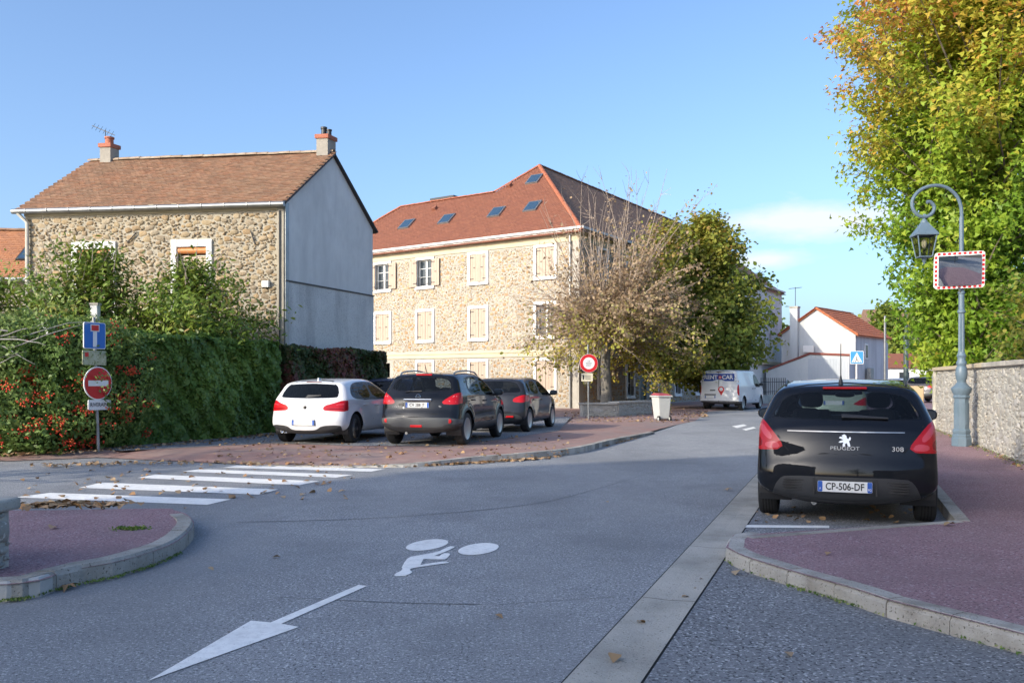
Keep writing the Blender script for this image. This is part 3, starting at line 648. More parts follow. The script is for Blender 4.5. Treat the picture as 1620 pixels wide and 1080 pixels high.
# right side: stone, then white render further back
SP = 23.0
gh = []
for b in (2.6, 6.1, 9.6, 13.4, 17.2, 20.6): gh += [(b - .5, b + .5, .6, 2.5), (b - .5, b + .5, 3.72, 5.32), (b - .5, b + .5, 6.75, 8.25)]
for b in (25.2, 28.4, 31.4, 34.6): gh += [(b - .45, b + .45, 3.6, 5.3), (b - .45, b + .45, 6.6, 8.2)]
DOOR = (7.6, 8.5, .1, 2.5); gh.append(DOOR)
wS = wall_holes(K, G, nG, SP, EB, [h for h in gh if h[1] < SP], .22).build('side_wall', MORT2, bb)
rubble(K, G, nG, SP, .1, 8.35, [(h[0] - .18, h[1] + .18, h[2] - .1, h[3] + .12) for h in gh if h[1] < SP] + [(-.1, .3, 0, 9), (0, 24, 2.62, 3.05)], (.18, .4), (.16, .3), .05, STONE2, wS, 0, seed=12, gap=.03)
K2 = pt(K, G, SP, 0, .10, nG)
wS2 = wall_holes(K2, G, nG, GL - SP, EB, [(h[0] - SP, h[1] - SP, h[2], h[3]) for h in gh if h[0] > SP], .22).build('white_side_wall', WREND, bb)
MB().poly([K2, K2 - nG * .1, K2 - nG * .1 + V3((0, 0, EB)), K2 + V3((0, 0, EB))]).build('wall_step', WREND, bb)
m = MB(); bar(m, K, G, nG, 0, SP, 2.68, 2.90, 0, .07); bar(m, K2, G, nG, 0, GL - SP, 2.7, 2.95, 0, .22); m.build('side_string_course', CREAM, bb)
m = MB(); bar(m, K, G, nG, -.3, GL + .3, EB - .05, EB + .07, -.05, .36); m.build('side_eaves', WREND, bb)
m = MB(); bar(m, K, G, nG, 0, SP, 8.42, EB - .05, 0, .05); m.build('side_cornice', CREAM, bb)
for (b0, b1, z0, z1) in gh:
    if (b0, b1, z0, z1) == DOOR:
        m = MB(); bar(m, K, G, nG, b0, b1, z0, z1, -.14, -.08); m.build('door', mat('dark_green_door', [(.03, .055, .045), (.045, .07, .06)], rough=.5), bb); continue
    if b0 > SP: casement(bb, K2, G, nG, b0 - SP, b1 - SP, z0, z1, rail=z0 > 6)
    else:
        sr = surround(bb, K, G, nG, b0, b1, z0, z1, .1); casement(sr, K, G, nG, b0, b1, z0, z1, rail=z0 < 3)
# hidden walls that close the volume
m = MB(); Q = [K, K + F * FL, K + F * FL + G * W2_, K + F * W1 + G * W2_, K + F * W1 + G * GL, K + G * GL]
for i in range(1, 5):
    a, b = Q[i], Q[i + 1]; m.poly([a, b, b + V3((0, 0, EB)), a + V3((0, 0, EB))])
m.build('rear_wall', WREND, bb)
# hip roof
PI_ = .85
def rp3(a, b, zoff=0.0):      # roof point from plan coordinates on the front slope system
    return K + F * a + G * b
def RZ(a, b, h): return K + F * a + G * b + V3((0, 0, EB + .08 + h))
ap1 = RZ(6, 6, 6 * PI_); ap2 = RZ(6, GL - 6, 6 * PI_)
OV = .34
E = lambda a, b: RZ(a, b, -OV * PI_)
fpoly = [E(-OV, -OV), E(FL + OV, -OV), RZ(15.5, 4, 4 * PI_), RZ(8, 4, 4 * PI_), ap1]
spoly = [E(-OV, -OV), ap1, ap2, E(-OV, GL + OV)]
m = MB(); m.poly(fpoly); rfb = m.build('roof', TILE2, bb)
m = MB(); m.poly(spoly); m.poly([ap2, E(W1 + OV, GL + OV), E(-OV, GL + OV)]); m.poly([ap1, RZ(8, 4, 4 * PI_), RZ(12, 8, 0), E(W1 + OV, GL + OV), ap2]); m.poly([RZ(15.5, 4, 4 * PI_), E(FL + OV, -OV), E(FL + OV, W2_ + OV)]); m.poly([RZ(15.5, 4, 4 * PI_), E(FL + OV, W2_ + OV), RZ(12, 8, 0), RZ(8, 4, 4 * PI_)]); m.build('rear_roof', TILE2D, bb)
csl = math.hypot(1, PI_)
erF = (G + V3((0, 0, PI_))).normalized(); oF = E(-OV, -OV)
tiles(oF + V3((0, 0, .003)), F, erF, [(0, 0), (FL + 2 * OV, 0), (15.5 + OV, (4 + OV) * csl), (8 + OV, (4 + OV) * csl), (6 + OV, (6 + OV) * csl)], .24, .17, .022, TILE2, rfb, seed=21, jit=.008)
erS = (F + V3((0, 0, PI_))).normalized(); oS = E(-OV, -OV)
tiles(oS + V3((0, 0, .003)), G, erS, [(0, 0), (GL + 2 * OV, 0), (GL - 6 + OV, (6 + OV) * csl), (6 + OV, (6 + OV) * csl)], .30, .22, .022, TILE2D, rfb, seed=22, jit=.008)
RT = mat('ridge_tile_red', [(.36, .11, .055), (.42, .14, .07)], scale=4, rough=.8)
ridge_caps(E(-OV, -OV) + V3((0, 0, .03)), ap1 + V3((0, 0, .03)), .42, .13, RT, rfb, 'hip_tile'); ridge_caps(RZ(8, 4, 4 * PI_) + V3((0, 0, .03)), ap1 + V3((0, 0, .03)), .42, .11, RT, rfb, 'hip_tile'); ridge_caps(RZ(8, 4, 4 * PI_) + V3((0, 0, .03)), RZ(15.5, 4, 4 * PI_) + V3((0, 0, .03)), .42, .11, RT, rfb); ridge_caps(RZ(15.5, 4, 4 * PI_) + V3((0, 0, .03)), E(FL + OV, -OV) + V3((0, 0, .03)), .42, .11, RT, rfb, 'hip_tile'); ridge_caps(ap1 + V3((0, 0, .03)), ap2 + V3((0, 0, .03)), .5, .12, TILE2D, rfb)
nrF = F.cross(erF); nrF = nrF if nrF.z > 0 else -nrF
def sky_at(px, py):      # plan position on the front slope seen at a pixel
    dv = V3(((px - 810) / FPX, 1, (HOR - py) / FPX)); o = V3((0, 0, CAM_H)); t = (oF - o).dot(nrF) / dv.dot(nrF); p = o + dv * t
    return p
for (px, py) in ((644, 356), (707, 348), (786, 337), (843, 328), (846, 285)):
    c = sky_at(px, py); w, h = .86, .98
    q = c - F * (w / 2) - erF * (h / 2)
    sk = MB(); sk.prism([q + nrF * .02, q + F * w + nrF * .02, q + F * w + erF * h + nrF * .02, q + erF * h + nrF * .02], nrF * .10); sk = sk.build('skylight', METAL, rfb)
    MB().poly([q + nrF * .125 + F * .07 + erF * .07, q + F * (w - .07) + erF * .07 + nrF * .125, q + F * (w - .07) + erF * (h - .07) + nrF * .125, q + F * .07 + erF * (h - .07) + nrF * .125]).build('pane', SKYPANE, sk)
for (px, py) in ((687, 334), (805, 298)):
    c = sky_at(px, py); MB().prism([c - F * .17, c + F * .17, c + F * .12 + nrF * .2, c - F * .12 + nrF * .2], erF * .3).build('roof_vent', TILE2, rfb)
c = RZ(12.2, 4.4, 4 * PI_ - .1); MB().box((c.x, c.y, c.z + .25), (1.9, .5, .3), ax=[F, G, V3((0, 0, 1))]).build('roof_ventilator', IRON, rfb)

# ------------------------------------------------------------------ far rendered house with orange roof
H0 = V3((26.4, 68, 0)); eG = V3((-.77, .64, 0)).normalized(); eS = V3((.64, .77, 0)).normalized(); hn = V3((-.64, -.77, 0)).normalized(); sn = V3((.77, -.64, 0)).normalized()
PALE = mat('pale_blue_render', [(.52, .54, .55), (.58, .60, .60)], scale=.7, rough=.92, stain=[(1.2, (.30, .31, .32), .55, (1, 1, .12))])
fh_ = empty('gabled_house', H0, 'pale rendered house with orange tile roof behind the black parked hatchback', 'house')
MB().poly([pt(H0, eG, 0, 0), pt(H0, eG, 5.9, 0), pt(H0, eG, 5.9, 5.2), pt(H0, eG, 3.0, 7.1), pt(H0, eG, 0, 5.05)]).build('gable_wall', PALE, fh_)
MB().poly([H0, H0 + eS * 8, H0 + eS * 8 + V3((0, 0, 5.0)), H0 + V3((0, 0, 5.05))]).poly([H0 + eS * 8, H0 + eS * 8 + eG * 5.9, H0 + eS * 8 + eG * 5.9 + V3((0, 0, 5.2)), H0 + eS * 8 + eG * 3 + V3((0, 0, 7.1)), H0 + eS * 8 + V3((0, 0, 5.0))]).poly([H0 + eG * 5.9, H0 + eS * 8 + eG * 5.9, H0 + eS * 8 + eG * 5.9 + V3((0, 0, 5.2)), H0 + eG * 5.9 + V3((0, 0, 5.2))]).build('side_wall', PALE, fh_)
er1 = (eG * 3 + V3((0, 0, 2.05))).normalized(); e0 = H0 + V3((0, 0, 5.08)) - er1 * .3 - eS * .2
r1 = MB().prism([e0, e0 + eS * 8.4, e0 + eS * 8.4 + er1 * 3.94, e0 + er1 * 3.94], (0, 0, -.1)); l0 = H0 + eG * 5.9 + V3((0, 0, 5.23)); er2 = (-eG * 2.9 + V3((0, 0, 1.9))).normalized(); l0 = l0 - er2 * .3 - eS * .2
r1.prism([l0, l0 + eS * 8.4, l0 + eS * 8.4 + er2 * 3.77, l0 + er2 * 3.77], (0, 0, -.1)); r1 = r1.build('roof', TILE3, fh_)
tiles(e0 + V3((0, 0, .004)), eS, er1, [(0, 0), (8.4, 0), (8.4, 3.95), (0, 3.95)], .30, .36, .05, TILE3, r1, seed=31)
ridge_caps(e0 + er1 * 3.94, e0 + er1 * 3.94 + eS * 8.4, .45, .14, TILE3, r1); ridge_caps(e0 - eS * .02, e0 + er1 * 3.94 - eS * .02, .45, .12, TILE3, r1, 'verge_tile'); ridge_caps(l0 - eS * .02, l0 + er2 * 3.7 - eS * .02, .45, .12, mat('dark_red_tile', (.26, .07, .045), rough=.8), r1, 'verge_tile')
q = H0 + eG * 4.75; fc = MB().box((q.x + hn.x * .12, q.y + hn.y * .12, 3.6), (.62, .5, 7.2), ax=[eG, hn, V3((0, 0, 1))]).build('chimney_stack', PALE, fh_)
MB().box((q.x + hn.x * .12, q.y + hn.y * .12, 7.27), (.7, .58, .14), ax=[eG, hn, V3((0, 0, 1))]).build('chimney_cap', CONC, fc)
an2 = empty('rooftop_aerial', (q.x, q.y, 7.3), 'thin aerial with crossbars on the chimney of the pale gabled house', 'aerial')
MB().tube([(q.x, q.y, 7.3), (q.x, q.y, 8.9)], .025, 5).build('mast', IRON, an2)
MB().tube([(q.x - .55, q.y - .2, 8.75), (q.x + .55, q.y + .2, 8.9)], .02, 4).build('boom', IRON, an2)
for i in range(5): x = -.45 + .22 * i; MB().tube([(q.x + x - .08, q.y + x * .36 + .22, 8.82 + x * .13), (q.x + x + .08, q.y + x * .36 - .22, 8.82 + x * .13)], .014, 4).build('dipole', IRON, an2)
w0 = 2.1; m = MB(); bar(m, H0, eS, sn, w0, w0 + .75, 3.1, 4.3, -.01, .05); sw = m.build('window_surround', WHI, fh_); m = MB(); bar(m, H0, eS, sn, w0 + .12, w0 + .63, 3.2, 4.2, .0, .056); m.build('pane', PANE, sw)
q = pt(H0, eG, 3.55, 3.9, .3, hn); MB().box(q, (.8, .32, .55), ax=[eG, hn, V3((0, 0, 1))]).build('air_conditioner', WHI, fh_, bevel=.03)
q = pt(H0, eS, 2.5, 1.9, .3, sn); MB().box(q, (.8, .32, 1.0), ax=[eS, sn, V3((0, 0, 1))]).build('cooling_unit', METAL, fh_, bevel=.03)
# lower annexe in front of the gable
ax_ = empty('annexe_shed', H0 + hn * 1.4, 'low pale rendered annexe with dark red coping below the gable', 'shed')
a0 = H0 + hn * 1.4
prof = [(0, 0), (6.6, 0), (6.6, 2.15), (3.0, 3.42), (0, 3.25)]
MB().prism([pt(a0, eG, a, z) for a, z in prof], -hn * 1.3).build('wall', PALE, ax_)
m = MB()
for (p, q) in (((6.7, 2.13), (3.0, 3.44)), ((3.0, 3.44), (-.05, 3.27))):
    pa, pb = pt(a0, eG, *p), pt(a0, eG, *q); m.prism([pa + hn * .08, pb + hn * .08, pb + hn * .08 + V3((0, 0, .16)), pa + hn * .08 + V3((0, 0, .16))], -hn * 1.45)
m.build('coping', mat('dark_red_coping', [(.20, .06, .045), (.26, .08, .06)], rough=.8), ax_)
m = MB()
for i in range(14): bar(m, a0, eG, hn, .1 + i * .22, .1 + i * .22 + .205, .4, 3.12, .0, .022)
m.build('cladding_board', mat('pale_boards', [(.42, .46, .50), (.50, .53, .56)], scale=2, rough=.7, stretch=(1, 1, .2)), ax_)
# ------------------------------------------------------------------ far houses behind
def simple_house(name, c, rz, w, d, h, rise, wallm, roofm, label, rows=1, nwin=3):
    o = empty(name, (c[0], c[1], 0), label, 'house', rz=rz); ew = .05
    sd = V3((0, 1, 0)); 
    MB().box((0, 0, h / 2), (w, d, h)).build('wall', wallm, o, local=True)
    m = MB(); v = [(-w / 2 - .3, -d / 2 - .3, h - .05), (w / 2 + .3, -d / 2 - .3, h - .05), (w / 2 + .3, d / 2 + .3, h - .05), (-w / 2 - .3, d / 2 + .3, h - .05), (-w / 2 - .3, 0, h + rise), (w / 2 + .3, 0, h + rise)]
    m.add(v, [(0, 1, 5, 4), (2, 3, 4, 5), (1, 2, 5), (3, 0, 4), (0, 3, 2, 1)]); rf = m.build('roof', roofm, o, local=True)
    MB().box((w * .28, .3, h + rise + .2), (.5, .5, 1.0)).build('chimney', REDBR, rf, local=True)
    for r_ in range(rows):
        for i in range(nwin):
            x = -w / 2 + w * (i + .5) / nwin; z = 1.6 + 2.8 * r_
            fr = MB().box((x, -d / 2 - .03, z), (1.2, .12, 1.5)).build('window', WHI, o, local=True)
            MB().box((x, -d / 2 - .075, z), (.95, .05, 1.25)).build('pane', PANE, fr, local=True)
    return o
simple_house('distant_house', (51, 112), R(-8), 12, 9, 7.2, 3.2, CREAM, TILE2D, 'distant cream two storey house beyond the pale gabled house', 2, 4)
simple_house('distant_house', (40.5, 92), R(-18), 7.5, 5, 2.7, 1.5, WREND, TILE2, 'distant low white house with red roof behind the far parked cars', 1, 3)
# ------------------------------------------------------------------ unseen houses: block sized to shade the street, cream one added for car reflections
simple_house('unseen_house', (-26, -20), R(90), 20.5, 8, 15, 3.0, MORT2, TILE2, 'unseen five storey block behind the junction, sized to shade the street', 5, 6)
simple_house('unseen_house', (6, -26), R(180), 15, 9, 5.6, 3.4, CREAM, TILE1, 'unseen cream house with brown roof, added to reflect in the car paint', 2, 4)
# ------------------------------------------------------------------ cars: one smooth shell per car, cut into its panels, panes and lamps
def sd_poly(px, py, poly):
    """signed distance to a polygon, negative inside"""
    P_ = np.asarray(poly, float); n = len(P_); d2 = np.full(px.shape, 1e9); sgn = np.ones(px.shape, bool)
    for i in range(n):
        a = P_[i]; b = P_[i - 1]; ex, ey = b - a; wx, wy = px - a[0], py - a[1]
        t = np.clip((wx * ex + wy * ey) / max(1e-12, ex * ex + ey * ey), 0, 1); bx, by = wx - ex * t, wy - ey * t; d2 = np.minimum(d2, bx * bx + by * by)
        c1 = py >= a[1]; c2 = py < b[1]; c3 = ex * wy > ey * wx
        flip = (c1 & c2 & c3) | (~c1 & ~c2 & ~c3); sgn ^= flip
    return np.where(sgn, 1, -1) * np.sqrt(d2)
def chaikin(p, it=2):
    for _ in range(it):
        q = []
        for i in range(len(p)):
            a, b = p[i], p[(i + 1) % len(p)]; q += [(a[0] * .75 + b[0] * .25, a[1] * .75 + b[1] * .25), (a[0] * .25 + b[0] * .75, a[1] * .25 + b[1] * .75)]
        p = q
    return p
def spl(pts, n=6):
    o = []; m_ = len(pts)
    for i in range(m_):
        p0, p1, p2, p3 = (np.array(pts[(i + j) % m_]) for j in (-1, 0, 1, 2))
        for k in range(n):
            t = k / n; o.append(tuple(.5 * (2 * p1 + (p2 - p0) * t + (2 * p0 - 5 * p1 + 4 * p2 - p3) * t * t + (3 * p1 - p0 - 3 * p2 + p3) * t ** 3)))
    return o
class Shell:
    def __init__(s, L, hw, prof, plan, belt, tum, wheels, wr, res=.042, bow=.10, crown=.045, k=.11, flare=.018, low=.12):
        s.L, s.hw = L, hw; s.prof = spl(prof, 4); s.plan = np.array(plan); s.belt, s.tum, s.wheels, s.wr = belt, tum, wheels, wr
        s.bow, s.crown, s.k, s.flare, s.low = bow, crown, k, flare, low
        s.mesh(res)
    def field(s, p):
        x, y, z = p[:, 0], p[:, 1], p[:, 2]; ax = np.abs(x)
        pl = np.interp(y, s.plan[:, 0], s.plan[:, 1]) * s.hw
        up = np.maximum(0, z - s.belt); up = np.where(up > 0, np.sqrt(up * up + .0016) - .04, 0)
        w = pl - up * s.tum - np.maximum(0, .42 - z) * s.low - np.maximum(0, z - .55) * .03
        for wy in s.wheels:
            r = np.hypot(y - wy, z - s.wr); w = w + s.flare * np.exp(-((r - s.wr - .06) / .09) ** 2)
        u = np.clip(ax / s.hw, 0, 1.2); end = np.clip(1 - np.minimum(y, s.L - y) / .75, 0, 1); end = end * end * (3 - 2 * end)
        a = sd_poly(y, z, s.prof) + s.crown * u ** 2.2 + s.bow * end * u ** 2.6; b = ax - w
        h = np.maximum(s.k - np.abs(a - b), 0) / s.k
        return np.maximum(a, b) + h * h * s.k / 4
    def grad(s, p, e=.004):
        g = np.zeros_like(p)
        for i in range(3):
            d = np.zeros(3); d[i] = e; g[:, i] = (s.field(p + d) - s.field(p - d)) / (2 * e)
        return g
    def mesh(s, h):
        zmax = max(q[1] for q in s.prof); X = np.arange(-math.ceil((s.hw + .12) / h), math.ceil((s.hw + .12) / h) + 1) * h; Y = np.arange(-.16, s.L + .2, h); Z = np.arange(.02, zmax + .12, h)
        nx, ny, nz = len(X), len(Y), len(Z); gx, gy, gz = np.meshgrid(X, Y, Z, indexing='ij')
        f = s.field(np.stack([gx.ravel(), gy.ravel(), gz.ravel()], 1)).reshape(nx, ny, nz); sg = f < 0
        acc = np.zeros((nx - 1, ny - 1, nz - 1, 3)); cnt = np.zeros((nx - 1, ny - 1, nz - 1))
        offs = [(i, j, k) for i in (0, 1) for j in (0, 1) for k in (0, 1)]
        sl = lambda o: (slice(o[0], nx - 1 + o[0]), slice(o[1], ny - 1 + o[1]), slice(o[2], nz - 1 + o[2]))
        for a in offs:
            for ax in range(3):
                if a[ax]: continue
                b = list(a); b[ax] = 1; fa_, fb = f[sl(a)], f[sl(b)]; m_ = (fa_ < 0) != (fb < 0); t = np.where(m_, fa_ / (fa_ - fb + 1e-12), 0)
                pos = [a[0], a[1], a[2]]
                for d in range(3): acc[..., d] += np.where(m_, pos[d] + (t if d == ax else 0), 0)
                cnt += m_
        idx = np.full(cnt.shape, -1); c = np.argwhere(cnt > 0); idx[cnt > 0] = np.arange(len(c))
        v = acc[cnt > 0] / cnt[cnt > 0][:, None] + c; v = np.stack([X[0] + v[:, 0] * h, Y[0] + v[:, 1] * h, Z[0] + v[:, 2] * h], 1)
        for _ in range(4):
            F_ = s.field(v); g_ = s.grad(v); v = v - g_ * (np.clip(F_, -.03, .03) / np.maximum(.2, (g_ ** 2).sum(1)))[:, None]
        nrm = s.grad(v, .012); nrm /= np.linalg.norm(nrm, axis=1)[:, None]
        faces = []
        for ax in range(3):
            o1, o2 = [d for d in range(3) if d != ax]
            a_ = [slice(1, n_ - 1) for n_ in (nx, ny, nz)]; a_[ax] = slice(0, (nx, ny, nz)[ax] - 1); b_ = list(a_); b_[ax] = slice(1, (nx, ny, nz)[ax])
            ch = np.argwhere(sg[tuple(a_)] != sg[tuple(b_)])
            base = np.array([1, 1, 1]); base[ax] = 0; ch = ch + base
            for q in ch:
                cs = []
                for d1, d2 in ((-1, -1), (0, -1), (0, 0), (-1, 0)):
                    e = q.copy(); e[o1] += d1; e[o2] += d2; cs.append(idx[tuple(e)])
                if min(cs) < 0: continue
                p = v[cs]; nn = np.cross(p[2] - p[0], p[3] - p[1])
                if nn.dot(nrm[cs].mean(0)) < 0: cs = cs[::-1]
                faces.append(tuple(int(i) for i in cs))
        s.V = [tuple(p) for p in v]; s.N = [tuple(p) for p in nrm]; s.F = faces; s.T = ['body'] * len(faces)
    def cut(s, name, fn, src=('body',)):
        """faces of src inside fn<0 become part `name`; faces on the border are split along it"""
        A_ = np.array(s.V); val = fn(A_[:, 0], A_[:, 1], A_[:, 2]); val = np.where(np.abs(val) < 1e-5, 1e-5, val); cache = {}; nF = []; nT = []
        val = list(val)
        def mid(i, j):
            key = (i, j) if i < j else (j, i)
            if key not in cache:
                t = val[i] / (val[i] - val[j]); p = tuple(s.V[i][k] + (s.V[j][k] - s.V[i][k]) * t for k in range(3)); n = np.array(s.N[i]) * (1 - t) + np.array(s.N[j]) * t
                s.V.append(p); s.N.append(tuple(n / np.linalg.norm(n))); val.append(0.0); cache[key] = len(s.V) - 1
            return cache[key]
        for f, t in zip(s.F, s.T):
            if t not in src: nF.append(f); nT.append(t); continue
            ins = [val[i] < 0 for i in f]
            if all(ins): nF.append(f); nT.append(name); continue
            if not any(ins): nF.append(f); nT.append(t); continue
            a = []; b = []
            for k in range(len(f)):
                i, j = f[k], f[(k + 1) % len(f)]
                (a if ins[k] else b).append(i)
                if ins[k] != ins[(k + 1) % len(f)]:
                    m_ = mid(i, j); a.append(m_); b.append(m_)
            if len(a) >= 3: nF.append(tuple(a)); nT.append(name)
            if len(b) >= 3: nF.append(tuple(b)); nT.append(t)
        s.F, s.T = nF, nT
    def part(s, tagname, name, m, parent, side=0, push=0.0, kind=None):
        sel = [f for f, t in zip(s.F, s.T) if t == tagname and (side == 0 or (sum(s.V[i][0] for i in f) > 0) == (side > 0))]
        if not sel: return None
        use = sorted({i for f in sel for i in f}); mp_ = {i: k for k, i in enumerate(use)}
        me = bpy.data.meshes.new(name); me.from_pydata([tuple(s.V[i][k] + s.N[i][k] * push for k in range(3)) for i in use], [], [tuple(mp_[i] for i in f) for f in sel])
        me.polygons.foreach_set('use_smooth', [True] * len(sel)); me.update()
        me.normals_split_custom_set_from_vertices([s.N[i] for i in use])
        return link(name, me, m, parent, kind)
    def hit(s, axis, a, b, start, step):
        """first surface point along an axis: axis 'y' (a=x,b=z) or 'x' (a=y,b=z) or 'z' (a=x,b=y)"""
        q = start + np.arange(0, 400) * step
        p = {'y': np.stack([np.full(400, a), q, np.full(400, b)], 1), 'x': np.stack([q, np.full(400, a), np.full(400, b)], 1), 'z': np.stack([np.full(400, a), np.full(400, b), q], 1)}[axis]
        f = s.field(p); i = int(np.argmax(f < 0)); return q[i]
    def rear(s, x, z): return s.hit('y', x, z, -.3, .005)
    def side(s, y, z): return s.hit('x', y, z, s.hw + .2, -.005)
    def top(s, x, y): return s.hit('z', x, y, 2.3, -.005)
def text_mesh(body, size, m, parent, loc, rot=(R(90), 0, 0), align='CENTER', name='lettering', sx=1.0, ext=.0015, bold=0.0):
    cu = bpy.data.curves.new('t', 'FONT'); cu.body = body; cu.size = size; cu.align_x = align; cu.align_y = 'CENTER'; cu.extrude = ext; cu.offset = bold; cu.resolution_u = 3
    o = bpy.data.objects.new('t', cu); C.objects.link(o); dg = bpy.context.evaluated_depsgraph_get(); me = bpy.data.meshes.new_from_object(o.evaluated_get(dg)); bpy.data.objects.remove(o)
    me.name = name; r = link(name, me, m, parent); r.location = loc; r.rotation_euler = rot; r.scale = (sx, 1, 1); return r
def rr_poly(w, h, r, n=5):
    o = []
    for cx, cy, a0 in ((w / 2 - r, h / 2 - r, 0), (-w / 2 + r, h / 2 - r, 90), (-w / 2 + r, -h / 2 + r, 180), (w / 2 - r, -h / 2 + r, 270)):
        for i in range(n + 1): a = R(a0 + 90 * i / n); o.append((cx + r * math.cos(a), cy + r * math.sin(a)))
    return o
def car_paint(name, c, flake=0.0, rough=.28, metal=0.0): m = mat(name, c, rough=.45, coat=.9, metal=metal, spec=.06); m.node_tree.nodes['Principled BSDF'].inputs['Coat IOR'].default_value = 1.42; return m
GLASS = glass_mat('car_glass', (.52, .60, .66), .62); GLASSD = glass_mat('tinted_glass', (.12, .13, .15), .5)
REDL = mat('red_lamp', (.46, .006, .012), rough=.35, coat=.45, spec=.2); CLEARL = mat('clear_lamp', (.62, .58, .58), rough=.12, coat=1.0)
PINKL = mat('pale_red_lens', (.60, .07, .09), rough=.25, coat=.5, spec=.2); DREDL = mat('deep_red_lens', (.24, .004, .008), rough=.25, coat=.5, spec=.2); CHROME = mat('chrome', (.80, .80, .80), rough=.12, metal=1.0); PLATE = mat('number_plate', (.74, .74, .72), rough=.4); PBLUE = mat('plate_blue', (.02, .10, .42), rough=.4); INK = mat('plate_ink', (.015, .015, .015), rough=.5)
FRIT = mat('black_frit', (.006, .006, .007), rough=.15, spec=.4); BADGE = mat('silver_badge', (.62, .63, .64), rough=.3, metal=.5); DPLAST = mat('dark_grey_plastic', (.035, .036, .038), rough=.5); SEAM = mat('panel_gap', (.006, .006, .006), rough=.9); ALLOY = mat('alloy_rim', (.40, .41, .42), rough=.38, metal=.8); BRIM = mat('black_rim', (.02, .02, .022), rough=.25, coat=.6); SEATM = mat('seat_cloth', (.03, .032, .036), rough=.85)
def plate(parent, sh, z, txt, w=.52, h=.11, x=0.0, inset=.012, dept=''):
    y = sh.rear(x, z) - inset
    p = MB().box((x, y, z), (w + .012, .014, h + .012)).build('number_plate', BLACK, parent, local=True)
    MB().prism([(x + a, y - .008, z + b) for a, b in rr_poly(w, h, .012)], (0, -.003, 0)).build('plate_face', PLATE, p, local=True)
    for sx in (-1, 1): MB().prism([(x + sx * (w / 2 - .024) + a, y - .0115, z + b) for a, b in rr_poly(.044, h - .004, .01)], (0, -.002, 0)).build('plate_band', PBLUE, p, local=True)
    if txt: text_mesh(txt, h * .92, INK, p, (x, y - .0135, z - .002), name='plate_lettering', sx=.80, bold=.0012)
    if dept: text_mesh(dept, .035, PLATE, p, (x + w / 2 - .024, y - .0145, z - .025), name='plate_lettering')
    text_mesh('F', .03, PLATE, p, (x - w / 2 + .024, y - .0145, z - .025), name='plate_lettering')
    return p
def wheel(parent, x, y, r, w, rimm, spokes=5, split=True, sgn=1):
    """tyre with rim and spokes; sgn = outer side"""
    t = MB(); q = w / 2
    t.lathe([(r * .66, -q * .8), (r * .70, -q * .95), (r * .86, -q * 1.0), (r * .95, -q * .93), (r * .99, -q * .78), (r, -q * .5), (r, q * .5), (r * .99, q * .78), (r * .95, q * .93), (r * .86, q), (r * .70, q * .95), (r * .66, q * .8)], 40, (x, y, r), 'x')
    ty = t.build('wheel', RUBBER, parent, smooth=35, local=True)
    g_ = MB()
    for zz in (-.45, -.15, .15, .45): g_.lathe([(r * 1.001, q * zz - .006), (r * 1.003, q * zz), (r * 1.001, q * zz + .006)], 40, (x, y, r), 'x')
    g_.build('tread_groove', SEAM, ty, local=True)
    rm = MB(); s_ = sgn; rr = r * .67
    rm.lathe([(rr * .88, -s_ * q * .4), (rr * .90, s_ * q * .5), (rr * .985, s_ * q * .86), (rr * 1.02, s_ * q * .93), (rr, s_ * q * .98), (rr * .93, s_ * q * .9)], 40, (x, y, r), 'x')
    rm.lathe([(.03, s_ * q * .8), (.072, s_ * q * .78), (.075, s_ * q * .5), (.05, 0)], 18, (x, y, r), 'x')
    n = spokes * (2 if split else 1)
    for i in range(n):
        a = 2 * math.pi * ((i // 2 + (.14 if i % 2 else -.14)) / spokes if split else i / spokes) + .3
        for (r0, r1, w0, w1) in ((.06, rr * .95, .030, .022),):
            d = (math.cos(a), math.sin(a)); n_ = (-d[1], d[0]); pts = []
            a2 = a + (.10 if (split and i % 2) else (-.10 if split else 0)); d2 = (math.cos(a2), math.sin(a2))
            for rad, dd, ww in ((r0, d, w0), (r1, d2, w1)):
                for s2 in (-1, 1): pts.append((dd[0] * rad + n_[0] * ww * s2 / 2 * 1.4, dd[1] * rad + n_[1] * ww * s2 / 2 * 1.4))
            o0_, o1_ = s_ * q * .80, s_ * q * .90
            v = [(x + o0_, y + pts[k][0], r + pts[k][1]) for k in (0, 1)] + [(x + o1_, y + pts[k][0], r + pts[k][1]) for k in (3, 2)]
            rm.prism(v, (-s_ * .035, 0, 0))
    rm.build('rim', rimm, ty, smooth=35, local=True)
    MB().lathe([(rr * .86, s_ * q * .1), (.05, s_ * q * .12)], 24, (x, y, r), 'x').build('brake_disc', IRON, ty, local=True)
    return ty
def ellipsoid(c, rx, ry, rz, n=14, p=2.5):
    m = MB(); vs = []; fs = []; k = n // 2
    f = lambda v: math.copysign(abs(v) ** (2 / p), v)
    for i in range(k + 1):
        ph = -math.pi / 2 + math.pi * i / k
        for j in range(n): th = 2 * math.pi * j / n; vs.append((c[0] + rx * f(math.cos(ph)) * f(math.cos(th)), c[1] + ry * f(math.cos(ph)) * f(math.sin(th)), c[2] + rz * f(math.sin(ph))))
    for i in range(k):
        for j in range(n): fs.append((i * n + j, i * n + (j + 1) % n, (i + 1) * n + (j + 1) % n, (i + 1) * n + j))
    return m.add(vs, fs)
def shape(poly, ch=2):   # rounded polygon
    return chaikin(poly, ch) if ch else poly
